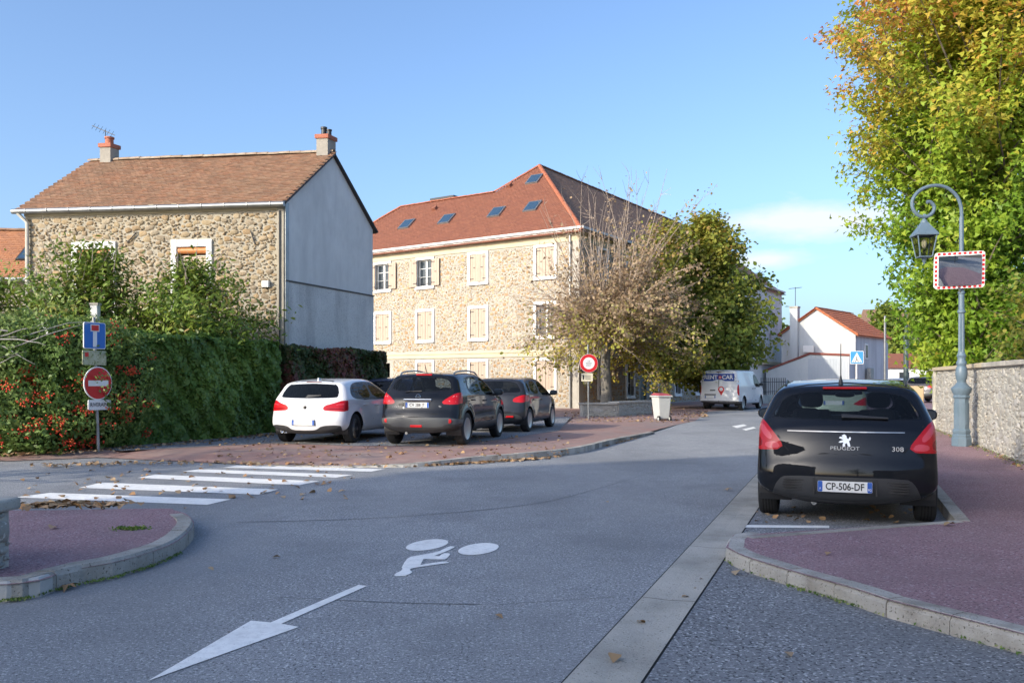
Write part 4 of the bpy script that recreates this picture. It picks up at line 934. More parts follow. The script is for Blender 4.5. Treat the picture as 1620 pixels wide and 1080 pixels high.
def make_car(sp, name, loc, heading, label, group=None, z=0.0):
    root = empty(name, (loc[0], loc[1], z), label, sp.get('cat', 'car'), group, rz=-heading)
    L, hw = sp['L'], sp['W'] / 2
    sh = Shell(L, hw, sp['prof'], sp['plan'], sp['belt'], sp['tum'], sp['wheels'], sp['wr'], sp.get('res', .045), sp.get('bow', .10), sp.get('crown', .045), sp.get('k', .11), sp.get('flare', .018))
    ay = lambda x: np.abs(x)
    zb = min(p[1] for p in sp['prof'])
    AR = sp['wr'] * 1.13 + .015
    for wy in sp['wheels']: sh.cut('gone', lambda x, y, z, wy=wy: np.maximum(np.hypot(y - wy, z - sp['wr'] * 1.0) - AR, (hw - .32) - ay(x)))
    sh.cut('under', lambda x, y, z: z - (zb + .05))
    if 'cladding' in sp:
        cz = sp['cladding']
        sh.cut('clad', lambda x, y, z: np.minimum(z - cz, np.minimum(*[np.hypot(y - wy, z - sp['wr']) - AR - .055 for wy in sp['wheels']]) + np.where(ay(x) > hw - .25, 0, 9)))
    # panes
    def rearf(poly): return lambda x, y, z: np.maximum(sd_poly(x, z, poly), y - L * .45)
    def sidef(poly): return lambda x, y, z: np.maximum(sd_poly(y, z, poly), .30 - ay(x))
    def frontf(poly): return lambda x, y, z: np.maximum(sd_poly(x, z, poly), L * .55 - y)
    sym = lambda p: [(a, b) for a, b in p] + [(-a, b) for a, b in p[::-1]]
    rw = shape(sym(sp['rear_window'])); sh.cut('rtrim', rearf(rw)); sh.cut('rglass', lambda x, y, z: np.maximum(sd_poly(x, z, rw) + sp.get('frit', .03), y - L * .45), ('rtrim',))
    fw = shape(sym(sp['windscreen'])); sh.cut('ftrim', frontf(fw)); sh.cut('fglass', lambda x, y, z: np.maximum(sd_poly(x, z, fw) + .03, L * .55 - y), ('ftrim',))
    dlo = shape(sp['dlo'], 1); sh.cut('strim', sidef(dlo))
    for i, wpoly in enumerate(sp['side_windows']):
        wp = shape(wpoly, 1); sh.cut('sw%d' % i, sidef(wp), ('strim',))
    # lamps and trim on the rear
    for i, (poly, which) in enumerate(sp.get('rear_lamps', [])):
        pr = shape(poly, 1)
        sh.cut('lamp%d' % i, lambda x, y, z, pr=pr: np.maximum(sd_poly(ay(x), z, pr), y - sp.get('lamp_depth', .55)))
    for i, (poly, mm) in enumerate(sp.get('lamp_cells', [])):
        sh.cut('cell%d' % i, lambda x, y, z, pr=shape(poly, 1): np.maximum(sd_poly(ay(x), z, pr), y - sp.get('lamp_depth', .55)), ('lamp0',))
    for i, (poly, mm) in enumerate(sp.get('rear_trim', [])):
        pr = shape(sym(poly), 1); sh.cut('trim%d' % i, lambda x, y, z, pr=pr: np.maximum(sd_poly(x, z, pr), y - .7), ('body', 'clad'))
    # tailgate and doors with dark gaps
    g_ = sp.get('gap', .007)
    if 'tailgate' in sp:
        tg = shape(sym(sp['tailgate']), 1); sh.cut('seam', lambda x, y, z: np.maximum(np.abs(sd_poly(x, z, tg)) - g_, y - L * .35)); sh.cut('tailgate', rearf(tg))
    for i, d in enumerate(sp.get('doors', [])):
        dp = shape(d, 1); sh.cut('seam', lambda x, y, z, dp=dp: np.maximum(np.abs(sd_poly(y, z, dp)) - g_, .3 - ay(x)), ('body', 'clad')); sh.cut('door%d' % i, sidef(dp))
    paint_ = sp['paint']; gl = sp.get('glass', GLASSD)
    body = sh.part('body', 'body', paint_, root); sh.part('under', 'underbody', BLACK, root); sh.part('seam', 'panel_gap', SEAM, body, kind='stuff')
    sh.part('clad', 'cladding', DPLAST, root)
    tgo = sh.part('tailgate', 'tailgate', paint_, root) or body
    sh.part('rtrim', 'window_trim', FRIT, tgo); sh.part('rglass', 'rear_window', gl, root)
    sh.part('ftrim', 'window_trim', BLACK, root); sh.part('fglass', 'windscreen', sp.get('fglass', GLASS), root)
    for sd in (-1, 1):
        sh.part('strim', 'window_trim', BLACK, root, sd)
        doors = [sh.part('door%d' % i, 'door', paint_, root, sd) for i in range(len(sp.get('doors', [])))]
        for i in range(len(sp['side_windows'])): sh.part('sw%d' % i, 'side_window', gl, root, sd)
        for i, (poly, mm) in enumerate(sp.get('rear_lamps', [])): sh.part('lamp%d' % i, 'tail_lamp' if mm is REDL else 'lamp_glass', mm, root, sd)
        for i, (poly, mm) in enumerate(sp.get('lamp_cells', [])): sh.part('cell%d' % i, 'lamp_cell', mm, root, sd)
        for i, d in enumerate(doors):
            if d is None or 'handles' not in sp or i >= len(sp['handles']): continue
            hy, hz = sp['handles'][i]; hx = sh.side(hy, hz) * 1.0
            MB().box((sd * (hx + .022), hy, hz), (.022, .21, .034)).build('handle', sp.get('handle_mat', paint_), d, local=True, bevel=.01)
        my, mz = sp['mirror']; mx = sh.side(my, mz - .04)
        mo = ellipsoid((sd * (mx + .13), my, mz), .115, .075, .075).build('wing_mirror', sp.get('mirror_mat', paint_), root, smooth=80, local=True)
        MB().prism([(sd * (mx + .13) + a, my - .072, mz + b) for a, b in rr_poly(.17, .10, .04)], (0, -.006, 0)).build('mirror_glass', PANE, mo, local=True)
        MB().tube([(sd * (mx - .03), my + .02, mz - .06), (sd * (mx + .07), my, mz - .05)], .028, 8).build('mirror_arm', BLACK, mo, local=True)
    for i, (poly, mm) in enumerate(sp.get('rear_trim', [])): sh.part('trim%d' % i, 'bumper_trim', mm, root)
    # wheels and their housings
    tw = sp.get('tw', .205)
    for wy in sp['wheels']:
        for sd in (-1, 1):
            xo = sd * (hw - tw / 2 - sp.get('tuck', .035)); wheel(root, xo, wy, sp['wr'], tw, sp['rim'], sp.get('spokes', 5), sp.get('split', True), sd)
            m = MB(); n = 22; vs = []; r_ = AR + .003
            for xx in (sd * (hw - .025), sd * (hw - .36)):
                for i in range(n + 1): a = math.pi * (-.1 + 1.2 * i / n); vs.append((xx, wy + math.cos(a) * r_, sp['wr'] + math.sin(a) * r_))
            m.add(vs, [(i, i + 1, n + 2 + i, n + 1 + i) for i in range(n)] + [tuple(range(n + 1, 2 * n + 2))]); m.build('wheel_housing', BLACK, root, local=True)
    # cabin: floor, seats with headrests, dashboard
    fl = MB(); fl.box((0, L * .5, .48), (sp['W'] - .36, L * .62, .04)); fl.box((0, sp['dash'], .85), (sp['W'] - .42, .5, .34)); fl.build('cabin_floor', SEATM, root, local=True)
    for (sy, sx, zz) in sp['seats']:
        s = MB(); lean = .10
        s.prism([(sx - .25, sy + .12, .52), (sx + .25, sy + .12, .52), (sx + .22, sy - lean, zz - .2), (sx - .22, sy - lean, zz - .2)], (0, .11, 0)); s = s.build('seat', SEATM, root, local=True, bevel=.035, smooth=50)
        ellipsoid((sx, sy - lean - .0, zz - .08), .135, .055, .10, 16, 3.2).build('headrest', SEATM, s, smooth=80, local=True)
    if sp.get('text'): plate(root, sh, *sp['text'])
    return root, sh
# ---- black hatchback parked on the right
BLKP = car_paint('black_paint', (.006, .007, .010), rough=.22)
P308 = dict(L=4.28, W=1.79, paint=BLKP, glass=GLASS, res=.036, belt=.98, tum=.42, wr=.315, wheels=(.72, 3.33), bow=.13, k=.13, tuck=.0, flare=.006, frit=.016,
    prof=[(.30, .20), (.09, .24), (.02, .33), (.0, .47), (.01, .60), (.05, .72), (.085, .86), (.14, 1.0), (.20, 1.075), (.36, 1.28), (.46, 1.40), (.60, 1.445), (1.1, 1.49), (1.75, 1.50), (2.3, 1.455), (2.8, 1.26), (3.3, 1.03), (3.6, .97), (4.0, .86), (4.2, .70), (4.28, .5), (4.22, .30), (4.0, .20), (2.2, .19)],
    plan=[(-.2, .90), (0, .93), (.25, .985), (.7, 1.0), (3.2, 1.0), (3.8, .96), (4.1, .87), (4.4, .75)],
    rear_window=[(0, 1.385), (.38, 1.375), (.60, 1.33), (.69, 1.20), (.755, 1.10), (.72, 1.078), (.3, 1.066), (0, 1.064)], windscreen=[(0, 1.43), (.52, 1.41), (.68, 1.06), (0, 1.03)],
    dlo=[(.42, 1.10), (.60, 1.03), (1.2, .98), (3.2, .93), (3.25, 1.0), (2.7, 1.30), (2.2, 1.415), (1.2, 1.43), (.72, 1.37)],
    side_windows=[[(.55, 1.12), (.85, 1.06), (.9, 1.33), (.75, 1.34)], [(.95, 1.04), (1.75, 1.0), (1.75, 1.39), (1.0, 1.38)], [(1.85, .99), (3.0, .97), (2.65, 1.27), (2.2, 1.38), (1.85, 1.39)]],
    rear_lamps=[([(.575, .76), (.96, .745), (.97, .98), (.90, 1.085), (.83, 1.075), (.70, .93)], REDL)], lamp_depth=.62, lamp_cells=[([(.63, .775), (.80, .77), (.80, .835), (.67, .845)], PINKL), ([(.70, .87), (.78, .86), (.90, 1.03), (.85, 1.05)], PINKL), ([(.82, .78), (.93, .78), (.93, .90), (.84, .88)], DREDL)],
    rear_trim=[([(0, .50), (.58, .50), (.66, .45), (.735, .27), (.72, .24), (0, .24)], DPLAST)],
    tailgate=[(0, 1.46), (.5, 1.43), (.67, 1.34), (.79, 1.08), (.66, .90), (.56, .745), (.50, .735), (0, .73)], doors=[[(.98, .99), (1.78, .96), (1.78, .40), (1.2, .38), (1.05, .7)], [(1.80, .96), (3.05, .93), (3.0, .40), (1.80, .38)]], handles=[(1.15, .87), (2.0, .86)],
    mirror=(2.98, 1.04), rim=ALLOY, dash=3.1, seats=[(1.95, -.38, 1.33), (1.95, .38, 1.33), (.95, -.38, 1.16), (.95, .38, 1.16)], text=(.405, 'CP-506-DF', .52, .11, 0.0, .004, '92'))
rc = RD(9.62, .0)
car, sh = make_car(P308, 'parked_car', rc, TH, 'glossy black hatchback parked in the kerbside bay beside the purple pavement', z=.004)
def on_rear(x, z, off=.004): return (x, sh.rear(x, z) - off, z)
m = MB(); n = 16
for k in range(2):
    pass
vs = []
for i in range(n + 1):
    x = -.57 + 1.14 * i / n; y = sh.rear(x, .955); vs += [(x, y - .007, .962), (x, y - .009, .952), (x, y + .01, .948)]
m.add(vs, [(3 * i + j, 3 * i + 3 + j, 3 * i + 4 + j, 3 * i + 1 + j) for i in range(n) for j in range(2)]); m.build('chrome_strip', mat('satin_chrome', (.42, .42, .43), rough=.3, metal=1.0), car, local=True)
p = on_rear(0, .79, .010); text_mesh('PEUGEOT', .052, BADGE, car, p, name='badge_lettering', sx=1.25, ext=.003)
p = on_rear(.50, .79, .016); text_mesh('308', .066, BADGE, car, p, name='badge_lettering', sx=1.15, ext=.003)
lion = [(-.02, -.058), (.005, -.05), (.0, -.03), (.02, -.02), (.03, -.05), (.055, -.058), (.05, -.03), (.04, .0), (.055, .01), (.06, .03), (.05, .045), (.035, .02), (.02, .03), (.015, .055), (-.005, .068), (-.03, .055), (-.02, .04), (-.045, .045), (-.055, .03), (-.03, .02), (-.015, .01), (-.045, .0), (-.06, -.015), (-.04, -.018), (-.012, -.012), (-.02, -.035)]
p = on_rear(0, .865, .004); MB().prism([(a, p[1] - .004 + b * .25, .865 + b) for a, b in lion], (0, -.006, 0)).build('lion_badge', BADGE, car, local=True)
y_ = sh.rear(0, 1.40); MB().box((0, y_ - .004, 1.405), (.44, .05, .026)).build('brake_light', REDL, car, local=True, bevel=.008)
MB().prism([(-.03, sh.rear(0, 1.10) - .035, 1.10), (.42, sh.rear(.4, 1.08) - .02, 1.088), (.42, sh.rear(.4, 1.08) - .02, 1.105), (.05, sh.rear(0, 1.12) - .03, 1.135), (-.03, sh.rear(0, 1.12) - .035, 1.14)], (0, .03, 0)).build('wiper', BLACK, car, local=True, bevel=.006)
zt = sh.top(-.02, .95); MB().lathe([(.028, -.01), (.022, .03), (.012, .06), (.006, .10), (.004, .42), (.003, .44)], 10, (-.04, .62, sh.top(-.04, .62))).build('antenna', BLACK, car, smooth=True, local=True)
for sd in (-1, 1):       # black grilles of the rear bumper
    for i in range(5): z = .355 + .026 * i; MB().box((sd * .46, sh.rear(sd * .46, z) - .002, z), (.30 - .012 * abs(i - 2), .018, .012)).build('bumper_slat', BLACK, car, local=True)
    MB().box((sd * .30, sh.rear(.3, .4) - .004, .405), (.018, .02, .17)).build('plate_bracket', BLACK, car, local=True)
    m = MB(); q = [(sd * (.60 + .005 * i), .42 + .12 * i, sh.top(.60, .42 + .12 * i) + .004) for i in range(2, 17)]; m.tube(q, .014, 6); m.build('roof_strip', BLACK, car, local=True)
MB().tube([(-.30, .12, .22), (-.30, .5, .24)], .03, 10).build('exhaust_pipe', METAL, car, local=True)
ellipsoid((0.0, 2.62, 1.30), .12, .02, .035, 14, 3).build('interior_mirror', BLACK, car, local=True, smooth=80)
# ---- white hatchback
WHTP = car_paint('white_paint_car', (.72, .73, .74), rough=.25)
BMW = dict(L=4.32, W=1.765, paint=WHTP, glass=GLASSD, res=.045, belt=.94, tum=.46, wr=.32, wheels=(.78, 3.47), bow=.16, k=.13, tuck=.0,
    prof=[(.32, .21), (.10, .24), (.03, .33), (.0, .50), (.02, .60), (.07, .72), (.10, .86), (.16, .96), (.40, 1.20), (.50, 1.31), (.58, 1.345), (1.0, 1.39), (1.7, 1.42), (2.2, 1.38), (2.75, 1.16), (3.05, 1.0), (3.6, .93), (4.05, .82), (4.25, .68), (4.32, .5), (4.26, .30), (4.0, .20), (2.2, .19)],
    plan=[(-.2, .86), (0, .90), (.3, .98), (.8, 1.0), (3.4, 1.0), (3.9, .95), (4.15, .86), (4.5, .72)],
    rear_window=[(0, 1.305), (.46, 1.29), (.60, 1.26), (.68, 1.02), (.62, .995), (0, .985)], windscreen=[(0, 1.36), (.5, 1.34), (.66, 1.03), (0, 1.0)], frit=.02,
    dlo=[(.62, 1.05), (.76, .965), (1.3, .945), (3.0, .92), (2.75, 1.10), (2.25, 1.315), (1.75, 1.35), (1.1, 1.33), (.76, 1.24)],
    side_windows=[[(.70, 1.06), (.80, .99), (1.05, .98), (1.0, 1.29), (.84, 1.24)], [(1.09, .98), (1.72, .965), (1.68, 1.33), (1.05, 1.30)], [(1.82, .965), (2.85, .945), (2.65, 1.12), (2.2, 1.30), (1.80, 1.33)]],
    rear_lamps=[([(.40, .73), (.60, .715), (.92, .70), (.93, .93), (.78, .945), (.62, .88), (.42, .83)], REDL)], lamp_depth=.42, lamp_cells=[([(.46, .755), (.88, .735), (.88, .765), (.46, .785)], DREDL), ([(.60, .82), (.88, .86), (.88, .89), (.64, .85)], PINKL)],
    rear_trim=[([(0, .30), (.30, .31), (.38, .40), (.78, .42), (.80, .36), (.70, .245), (0, .235)], DPLAST)],
    tailgate=[(0, 1.38), (.5, 1.35), (.72, 1.0), (.70, .72), (.62, .60), (0, .585)], doors=[[(1.08, .95), (1.76, .93), (1.76, .38), (1.35, .36), (1.15, .62)], [(1.78, .93), (2.95, .91), (2.95, .4), (1.78, .36)]], handles=[(1.30, .83), (2.0, .81)],
    mirror=(2.82, 1.0), rim=BRIM, spokes=5, dash=3.0, seats=[(2.0, -.36, 1.26), (2.0, .36, 1.26), (1.05, 0, 1.1)], text=(.47, '', .52, .11, 0.0, .006, ''))
hb = R(13); d0 = Vector((math.sin(hb), math.cos(hb))); r0 = Vector((math.cos(hb), -math.sin(hb)))
rc = Vector((-4.30, 19.72)) - d0 * .78
car, sh = make_car(BMW, 'parked_car', (rc.x, rc.y), hb, 'white hatchback with black wheels parked beside the clipped hedge', 'cars parked on the forecourt', z=.106)
y_ = sh.rear(0, .80); MB().lathe([(.0, -.012), (.038, -.010), (.042, 0), (.042, .01)], 20, (0, y_ - .002, .79), 'y').build('round_badge', BRIM, car, local=True)
MB().prism([(-.04, sh.rear(0, 1.02) - .03, 1.00), (.30, sh.rear(.3, 1.05) - .02, 1.045), (.30, sh.rear(.3, 1.05) - .02, 1.06), (0, sh.rear(0, 1.05) - .03, 1.06)], (0, .03, 0)).build('wiper', DPLAST, car, local=True)
for x in (-.58, -.50): MB().lathe([(.034, 0), (.038, -.05), (.03, -.05), (.03, .03)], 14, (x, sh.rear(-.55, .27) + .03, .265), 'y').build('exhaust_pipe', CHROME, car, local=True)
MB().prism([(-.02, .72, sh.top(0, .75) - .01), (.02, .72, sh.top(0, .75) - .01), (.004, .74, sh.top(0, .75) + .07), (-.004, .74, sh.top(0, .75) + .07)], (0, .14, -.02)).build('roof_fin', WHTP, car, local=True)
MB().box((0, sh.rear(0, 1.335) + .01, 1.338), (.34, .05, .018)).build('brake_light', mat('dark_red_lamp', (.12, .01, .012), rough=.2), car, local=True)
# ---- black crossover
QASH = dict(L=4.33, W=1.78, paint=BLKP, glass=GLASS, res=.045, belt=1.03, tum=.36, wr=.345, wheels=(.80, 3.43), bow=.14, k=.14, cladding=.46, tuck=.01,
    prof=[(.34, .26), (.10, .30), (.02, .40), (.0, .56), (.03, .68), (.08, .80), (.12, .98), (.20, 1.10), (.40, 1.36), (.50, 1.47), (.62, 1.51), (1.1, 1.55), (1.7, 1.56), (2.3, 1.51), (2.85, 1.28), (3.2, 1.11), (3.7, 1.03), (4.1, .90), (4.28, .76), (4.33, .58), (4.26, .36), (4.0, .25), (2.2, .24)],
    plan=[(-.2, .89), (0, .92), (.3, .985), (.8, 1.0), (3.4, 1.0), (3.9, .96), (4.15, .87), (4.5, .72)],
    rear_window=[(0, 1.46), (.42, 1.45), (.60, 1.41), (.70, 1.22), (.64, 1.155), (.3, 1.12), (0, 1.115)], windscreen=[(0, 1.49), (.5, 1.47), (.68, 1.15), (0, 1.1)],
    dlo=[(.92, 1.16), (1.15, 1.06), (3.1, 1.0), (3.0, 1.12), (2.45, 1.42), (1.9, 1.48), (1.25, 1.46), (1.0, 1.40)],
    side_windows=[[(1.05, 1.14), (1.20, 1.09), (1.86, 1.06), (1.86, 1.45), (1.25, 1.43), (1.08, 1.38)], [(1.96, 1.055), (2.95, 1.03), (2.4, 1.39), (1.96, 1.455)]],
    rear_lamps=[([(.50, .90), (.62, .87), (.92, .88), (.92, 1.10), (.84, 1.14), (.60, 1.0)], REDL)], lamp_depth=.5,
    rear_trim=[([(0, .60), (.90, .60), (.92, .46), (.62, .47), (.55, .40), (0, .40)], mat('grey_bumper', (.07, .075, .08), rough=.45))],
    tailgate=[(0, 1.52), (.5, 1.49), (.72, 1.2), (.68, .9), (.62, .68), (0, .66)], doors=[[(1.05, 1.04), (1.90, 1.02), (1.90, .47), (1.4, .45), (1.2, .75)], [(1.92, 1.02), (3.05, .98), (3.0, .47), (1.92, .45)]], handles=[(1.22, .95), (2.1, .92)],
    mirror=(2.86, 1.10), mirror_mat=BLKP, rim=ALLOY, spokes=6, dash=3.1, seats=[(2.0, -.37, 1.38), (2.0, .37, 1.38), (1.15, -.3, 1.2), (1.15, .3, 1.2)], text=(.86, 'CV 288 JT', .52, .11, 0.0, .004, ''))
hb = R(14.5); d0 = Vector((math.sin(hb), math.cos(hb))); rc = Vector((-1.80, 19.16)) - d0 * .80
car, sh = make_car(QASH, 'parked_car', (rc.x, rc.y), hb, 'black crossover with silver roof rails parked on the forecourt', 'cars parked on the forecourt', z=.106)
for sd in (-1, 1):
    q = [(sd * .60, y, sh.top(.60, y) + h_) for y, h_ in ((.66, -.01), (.74, .035), (.95, .05), (1.6, .055), (2.2, .05), (2.42, .03), (2.5, -.01))]; MB().tube(q, .018, 8).build('roof_rail', METAL, car, local=True, smooth=True)
    MB().lathe([(0, -.012), (.045, -.008), (.048, .01)], 18, (sd * .70, sh.rear(.70, .53) + .005, .53), 'y').build('reflector', REDL, car, local=True)
    pr = [(.66, .94), (.80, .93), (.80, 1.05), (.74, 1.05)]; MB().poly([(sd * a, sh.rear(a, b) - .006, b) for a, b in pr]).build('lamp_glass', CLEARL, car, local=True)
MB().box((0, sh.rear(0, .42) - .0, .425), (.26, .02, .055)).build('fog_lamp', REDL, car, local=True, bevel=.008)
MB().box((0, sh.rear(0, 1.49) + .0, 1.495), (.36, .06, .03)).build('brake_light', REDL, car, local=True, bevel=.008)
MB().box((0, sh.rear(0, .965) - .012, .965), (.62, .03, .045)).build('chrome_bar', CHROME, car, local=True, bevel=.01)
y_ = sh.rear(0, 1.03); ring = MB(); ring.tube([(.05 * math.cos(w), y_ - .012, 1.03 + .05 * math.sin(w)) for w in [2 * math.pi * i / 20 for i in range(21)]], .008, 6); ring.box((0, y_ - .012, 1.03), (.13, .014, .02)); ring.build('round_badge', CHROME, car, local=True)
text_mesh('QASHQAI', .042, BADGE, car, (-.47, sh.rear(-.47, .82) - .006, .82), name='badge_lettering')
text_mesh('dCi', .05, BADGE, car, (.48, sh.rear(.48, .83) - .006, .83), name='badge_lettering')
MB().prism([(-.32, sh.rear(-.2, 1.14) - .03, 1.13), (.05, sh.rear(0, 1.16) - .03, 1.14), (.05, sh.rear(0, 1.16) - .03, 1.165), (-.30, sh.rear(-.2, 1.14) - .02, 1.145)], (0, .03, 0)).build('wiper', BLACK, car, local=True)
MB().tube([(0, .70, sh.top(0, .7) - .01), (0, .55, sh.top(0, .7) + .20)], .008, 6).build('antenna', BLACK, car, local=True)
MB().tube([(-.25, .10, .27), (-.25, .5, .28)], .03, 10).build('exhaust_pipe', METAL, car, local=True)
# ---- dark hatchback further on
DGRY = car_paint('anthracite_paint', (.028, .030, .036), rough=.25, metal=.3)
P208 = dict(P308); P208.pop('lamp_cells'); P208.update(L=4.05, W=1.74, paint=DGRY, glass=GLASSD, res=.055, wheels=(.68, 3.22), rear_lamps=[([(.52, .80), (.88, .78), (.90, .96), (.80, 1.0), (.55, .90)], REDL)], text=(.62, '', .52, .11, 0, .004, ''),
    prof=[(y * 4.05 / 4.28, z * .975) for y, z in P308['prof']], rear_trim=[([(0, .50), (.60, .50), (.80, .42), (.78, .24), (0, .24)], DPLAST)])
P208['plan'] = [(y * 4.05 / 4.28, w) for y, w in P308['plan']]
for kk in ('dlo',): P208[kk] = [(y * 4.05 / 4.28, z * .975) for y, z in P308[kk]]
for kk in ('side_windows', 'doors'): P208[kk] = [[(y * 4.05 / 4.28, z * .975) for y, z in w] for w in P308[kk]]
for kk in ('rear_window', 'windscreen', 'tailgate'): P208[kk] = [(x * .96, z * .975) for x, z in P308[kk]]
P208['mirror'] = (2.82, 1.02); P208['handles'] = [(1.1, .85), (1.9, .84)]
hb = R(16.5); d0 = Vector((math.sin(hb), math.cos(hb))); r0 = Vector((math.cos(hb), -math.sin(hb))); rc = Vector((.40, 23.7)) - r0 * .78 - d0 * .68
car, sh = make_car(P208, 'parked_car', (rc.x, rc.y), hb, 'anthracite grey hatchback parked just beyond the black crossover', 'cars parked on the forecourt', z=.106)
MB().box((.45, sh.rear(.45, .42) - .004, .42), (.28, .02, .05)).build('reflector', REDL, car, local=True)
BLUP = car_paint('dark_blue_paint', (.012, .018, .05), rough=.25)
PBLU = dict(P208); PBLU.update(paint=BLUP, text=None, res=.07)
make_car(PBLU, 'parked_car', (-3.75, 25.2), R(15), 'dark blue car glimpsed behind the white hatchback and red hedge', 'cars parked on the forecourt', z=.106)
# ---- pale green saloon in the bay ahead, far cars
GRNP = car_paint('pale_green_paint', (.42, .47, .36), rough=.3, metal=.25)
PGRN = dict(P308); PGRN.pop('lamp_cells'); PGRN.update(paint=GRNP, res=.06, glass=GLASSD, W=1.72, rear_lamps=[([(.46, .80), (.92, .78), (.92, 1.0), (.80, 1.02), (.60, .9)], REDL)], text=(.86, '', .52, .11, 0.0, .004, ''), rear_trim=[([(0, .46), (.7, .46), (.74, .3), (0, .28)], DPLAST)])
make_car(PGRN, 'parked_car', RD(25.6, -.28), TH, 'pale green car seen through the windows of the black hatchback', z=.004)
PSUV = dict(QASH); PSUV.update(paint=car_paint('brown_grey_paint', (.10, .095, .095), rough=.3, metal=.4), res=.075, text=(.86, '', .52, .11, 0.0, .004, ''), glass=GLASSD)
make_car(PSUV, 'parked_car', (24.0, 52.5), R(48), 'grey brown estate car parked beyond the end of the stone wall', 'cars parked in the distance', z=.125)
PFAR = dict(P208); PFAR.update(paint=WHTP, res=.08, text=None)
make_car(PFAR, 'parked_car', (25.0, 58), R(40), 'white car partly hidden beyond the plywood box', 'cars parked in the distance', z=.125)
# ---- white rental van
VAN = dict(L=5.0, W=1.95, paint=mat('van_white', [(.66, .68, .69), (.72, .73, .74)], scale=2, rough=.35, coat=.5), glass=GLASSD, res=.06, belt=1.15, tum=.14, wr=.335, wheels=(.93, 4.02), bow=.04, crown=.03, k=.10, flare=.012, cat='van', gap=.012,
    prof=[(.12, .36), (.03, .42), (.0, .55), (.0, .8), (.015, 1.2), (.045, 1.7), (.09, 1.90), (.25, 1.955), (1.0, 1.97), (2.6, 1.965), (3.2, 1.90), (3.75, 1.55), (4.2, 1.22), (4.6, 1.10), (4.85, .95), (4.98, .7), (4.96, .4), (4.7, .27), (2.5, .28), (.6, .30)],
    plan=[(-.2, .96), (0, .97), (.2, 1.0), (4.0, 1.0), (4.6, .95), (4.85, .87), (5.2, .75)],
    rear_window=[(.0, 1.92), (.02, 1.92), (.02, 1.90), (.0, 1.90)], windscreen=[(0, 1.84), (.6, 1.82), (.78, 1.28), (0, 1.22)],
    dlo=[(2.75, 1.12), (4.0, 1.10), (3.9, 1.26), (3.35, 1.72), (2.78, 1.76)], side_windows=[[(2.85, 1.16), (3.85, 1.14), (3.75, 1.28), (3.3, 1.66), (2.86, 1.70)]],
    rear_lamps=[([(.88, .72), (1.1, .72), (1.1, 1.32), (.88, 1.32)], REDL)], lamp_depth=.16, rear_trim=[([(0, .47), (1.1, .47), (1.1, .28), (0, .28)], mat('van_bumper', (.10, .10, .11), rough=.6))],
    tailgate=[(0, 1.88), (.80, 1.86), (.86, .52), (0, .51)], doors=[[(1.45, 1.78), (2.65, 1.78), (2.65, .48), (1.45, .48)], [(2.70, 1.78), (3.35, 1.74), (3.98, 1.2), (4.0, .75), (3.6, .5), (2.7, .46)]], handles=[(2.45, 1.05), (2.85, 1.05)], handle_mat=BLACK,
    mirror=(3.62, 1.25), mirror_mat=BLACK, rim=METAL, spokes=6, dash=3.9, seats=[(3.0, -.5, 1.4), (3.0, .5, 1.4)], text=(.66, '', .52, .11, -.42, .004, ''))
hb = R(30.5)
car, sh = make_car(VAN, 'delivery_van', (9.95, 42.6), hb, 'white rental van with blue lettered rear doors parked under the lime tree', z=.0)
ry = lambda x, z: sh.rear(x, z) - .006
BLUEV = mat('vinyl_blue', (.015, .07, .33), rough=.4); REDV = mat('vinyl_red', (.60, .03, .03), rough=.4)
b0 = MB().prism([(a, ry(0, 1.6), 1.60 + b) for a, b in rr_poly(1.50, .36, .03)], (0, -.004, 0)).build('blue_band', BLUEV, car, local=True)
text_mesh('RENT', .27, PLATE, b0, (-.40, ry(0, 1.6) - .007, 1.60), name='lettering', bold=.008); text_mesh('CAR', .27, PLATE, b0, (.42, ry(0, 1.6) - .007, 1.60), name='lettering', bold=.008)
MB().lathe([(0, -.008), (.085, -.006), (.085, 0)], 20, (.05, ry(0, 1.6) - .003, 1.60), 'y').build('red_disc', REDV, b0, local=True); text_mesh('A', .12, PLATE, b0, (.05, ry(0, 1.6) - .014, 1.60), name='lettering', bold=.004)
pin = [(.15 * math.cos(w), .15 * math.sin(w)) for w in [R(-40 + 260 * i / 20) for i in range(21)]] + [(0, -.30)]
pb = MB().prism([(.12 + a, ry(0, 1.0) - .002, 1.02 + b) for a, b in pin], (0, -.004, 0)).build('map_pin', REDV, car, local=True); MB().lathe([(0, -.008), (.085, -.006), (.085, 0)], 20, (.12, ry(0, 1) - .004, 1.03), 'y').build('pin_disc', PLATE, pb, local=True)
MB().box((.0, sh.rear(0, 1.1) - .004, 1.12), (.016, .008, 1.5)).build('door_gap', SEAM, car, local=True)
MB().box((-.30, ry(-.3, .98), .98), (.26, .02, .05)).build('door_handle', BLACK, car, local=True); MB().box((-.42, ry(-.4, .76), .77), (.56, .02, .05)).build('plate_lamp_bar', BLACK, car, local=True)
MB().box((0, sh.rear(0, 1.86) - .004, 1.86), (.24, .02, .035)).build('brake_light', mat('dark_lamp', (.10, .01, .01), rough=.3), car, local=True)
for sd in (-1, 1): MB().box((sd * .91, sh.rear(.9, .62) - .0, .60), (.07, .02, .10)).build('lamp_glass', CLEARL, car, local=True); MB().box((sd * .91, sh.rear(.9, 1.4) - .0, 1.40), (.07, .02, .10)).build('lamp_glass', CLEARL, car, local=True)
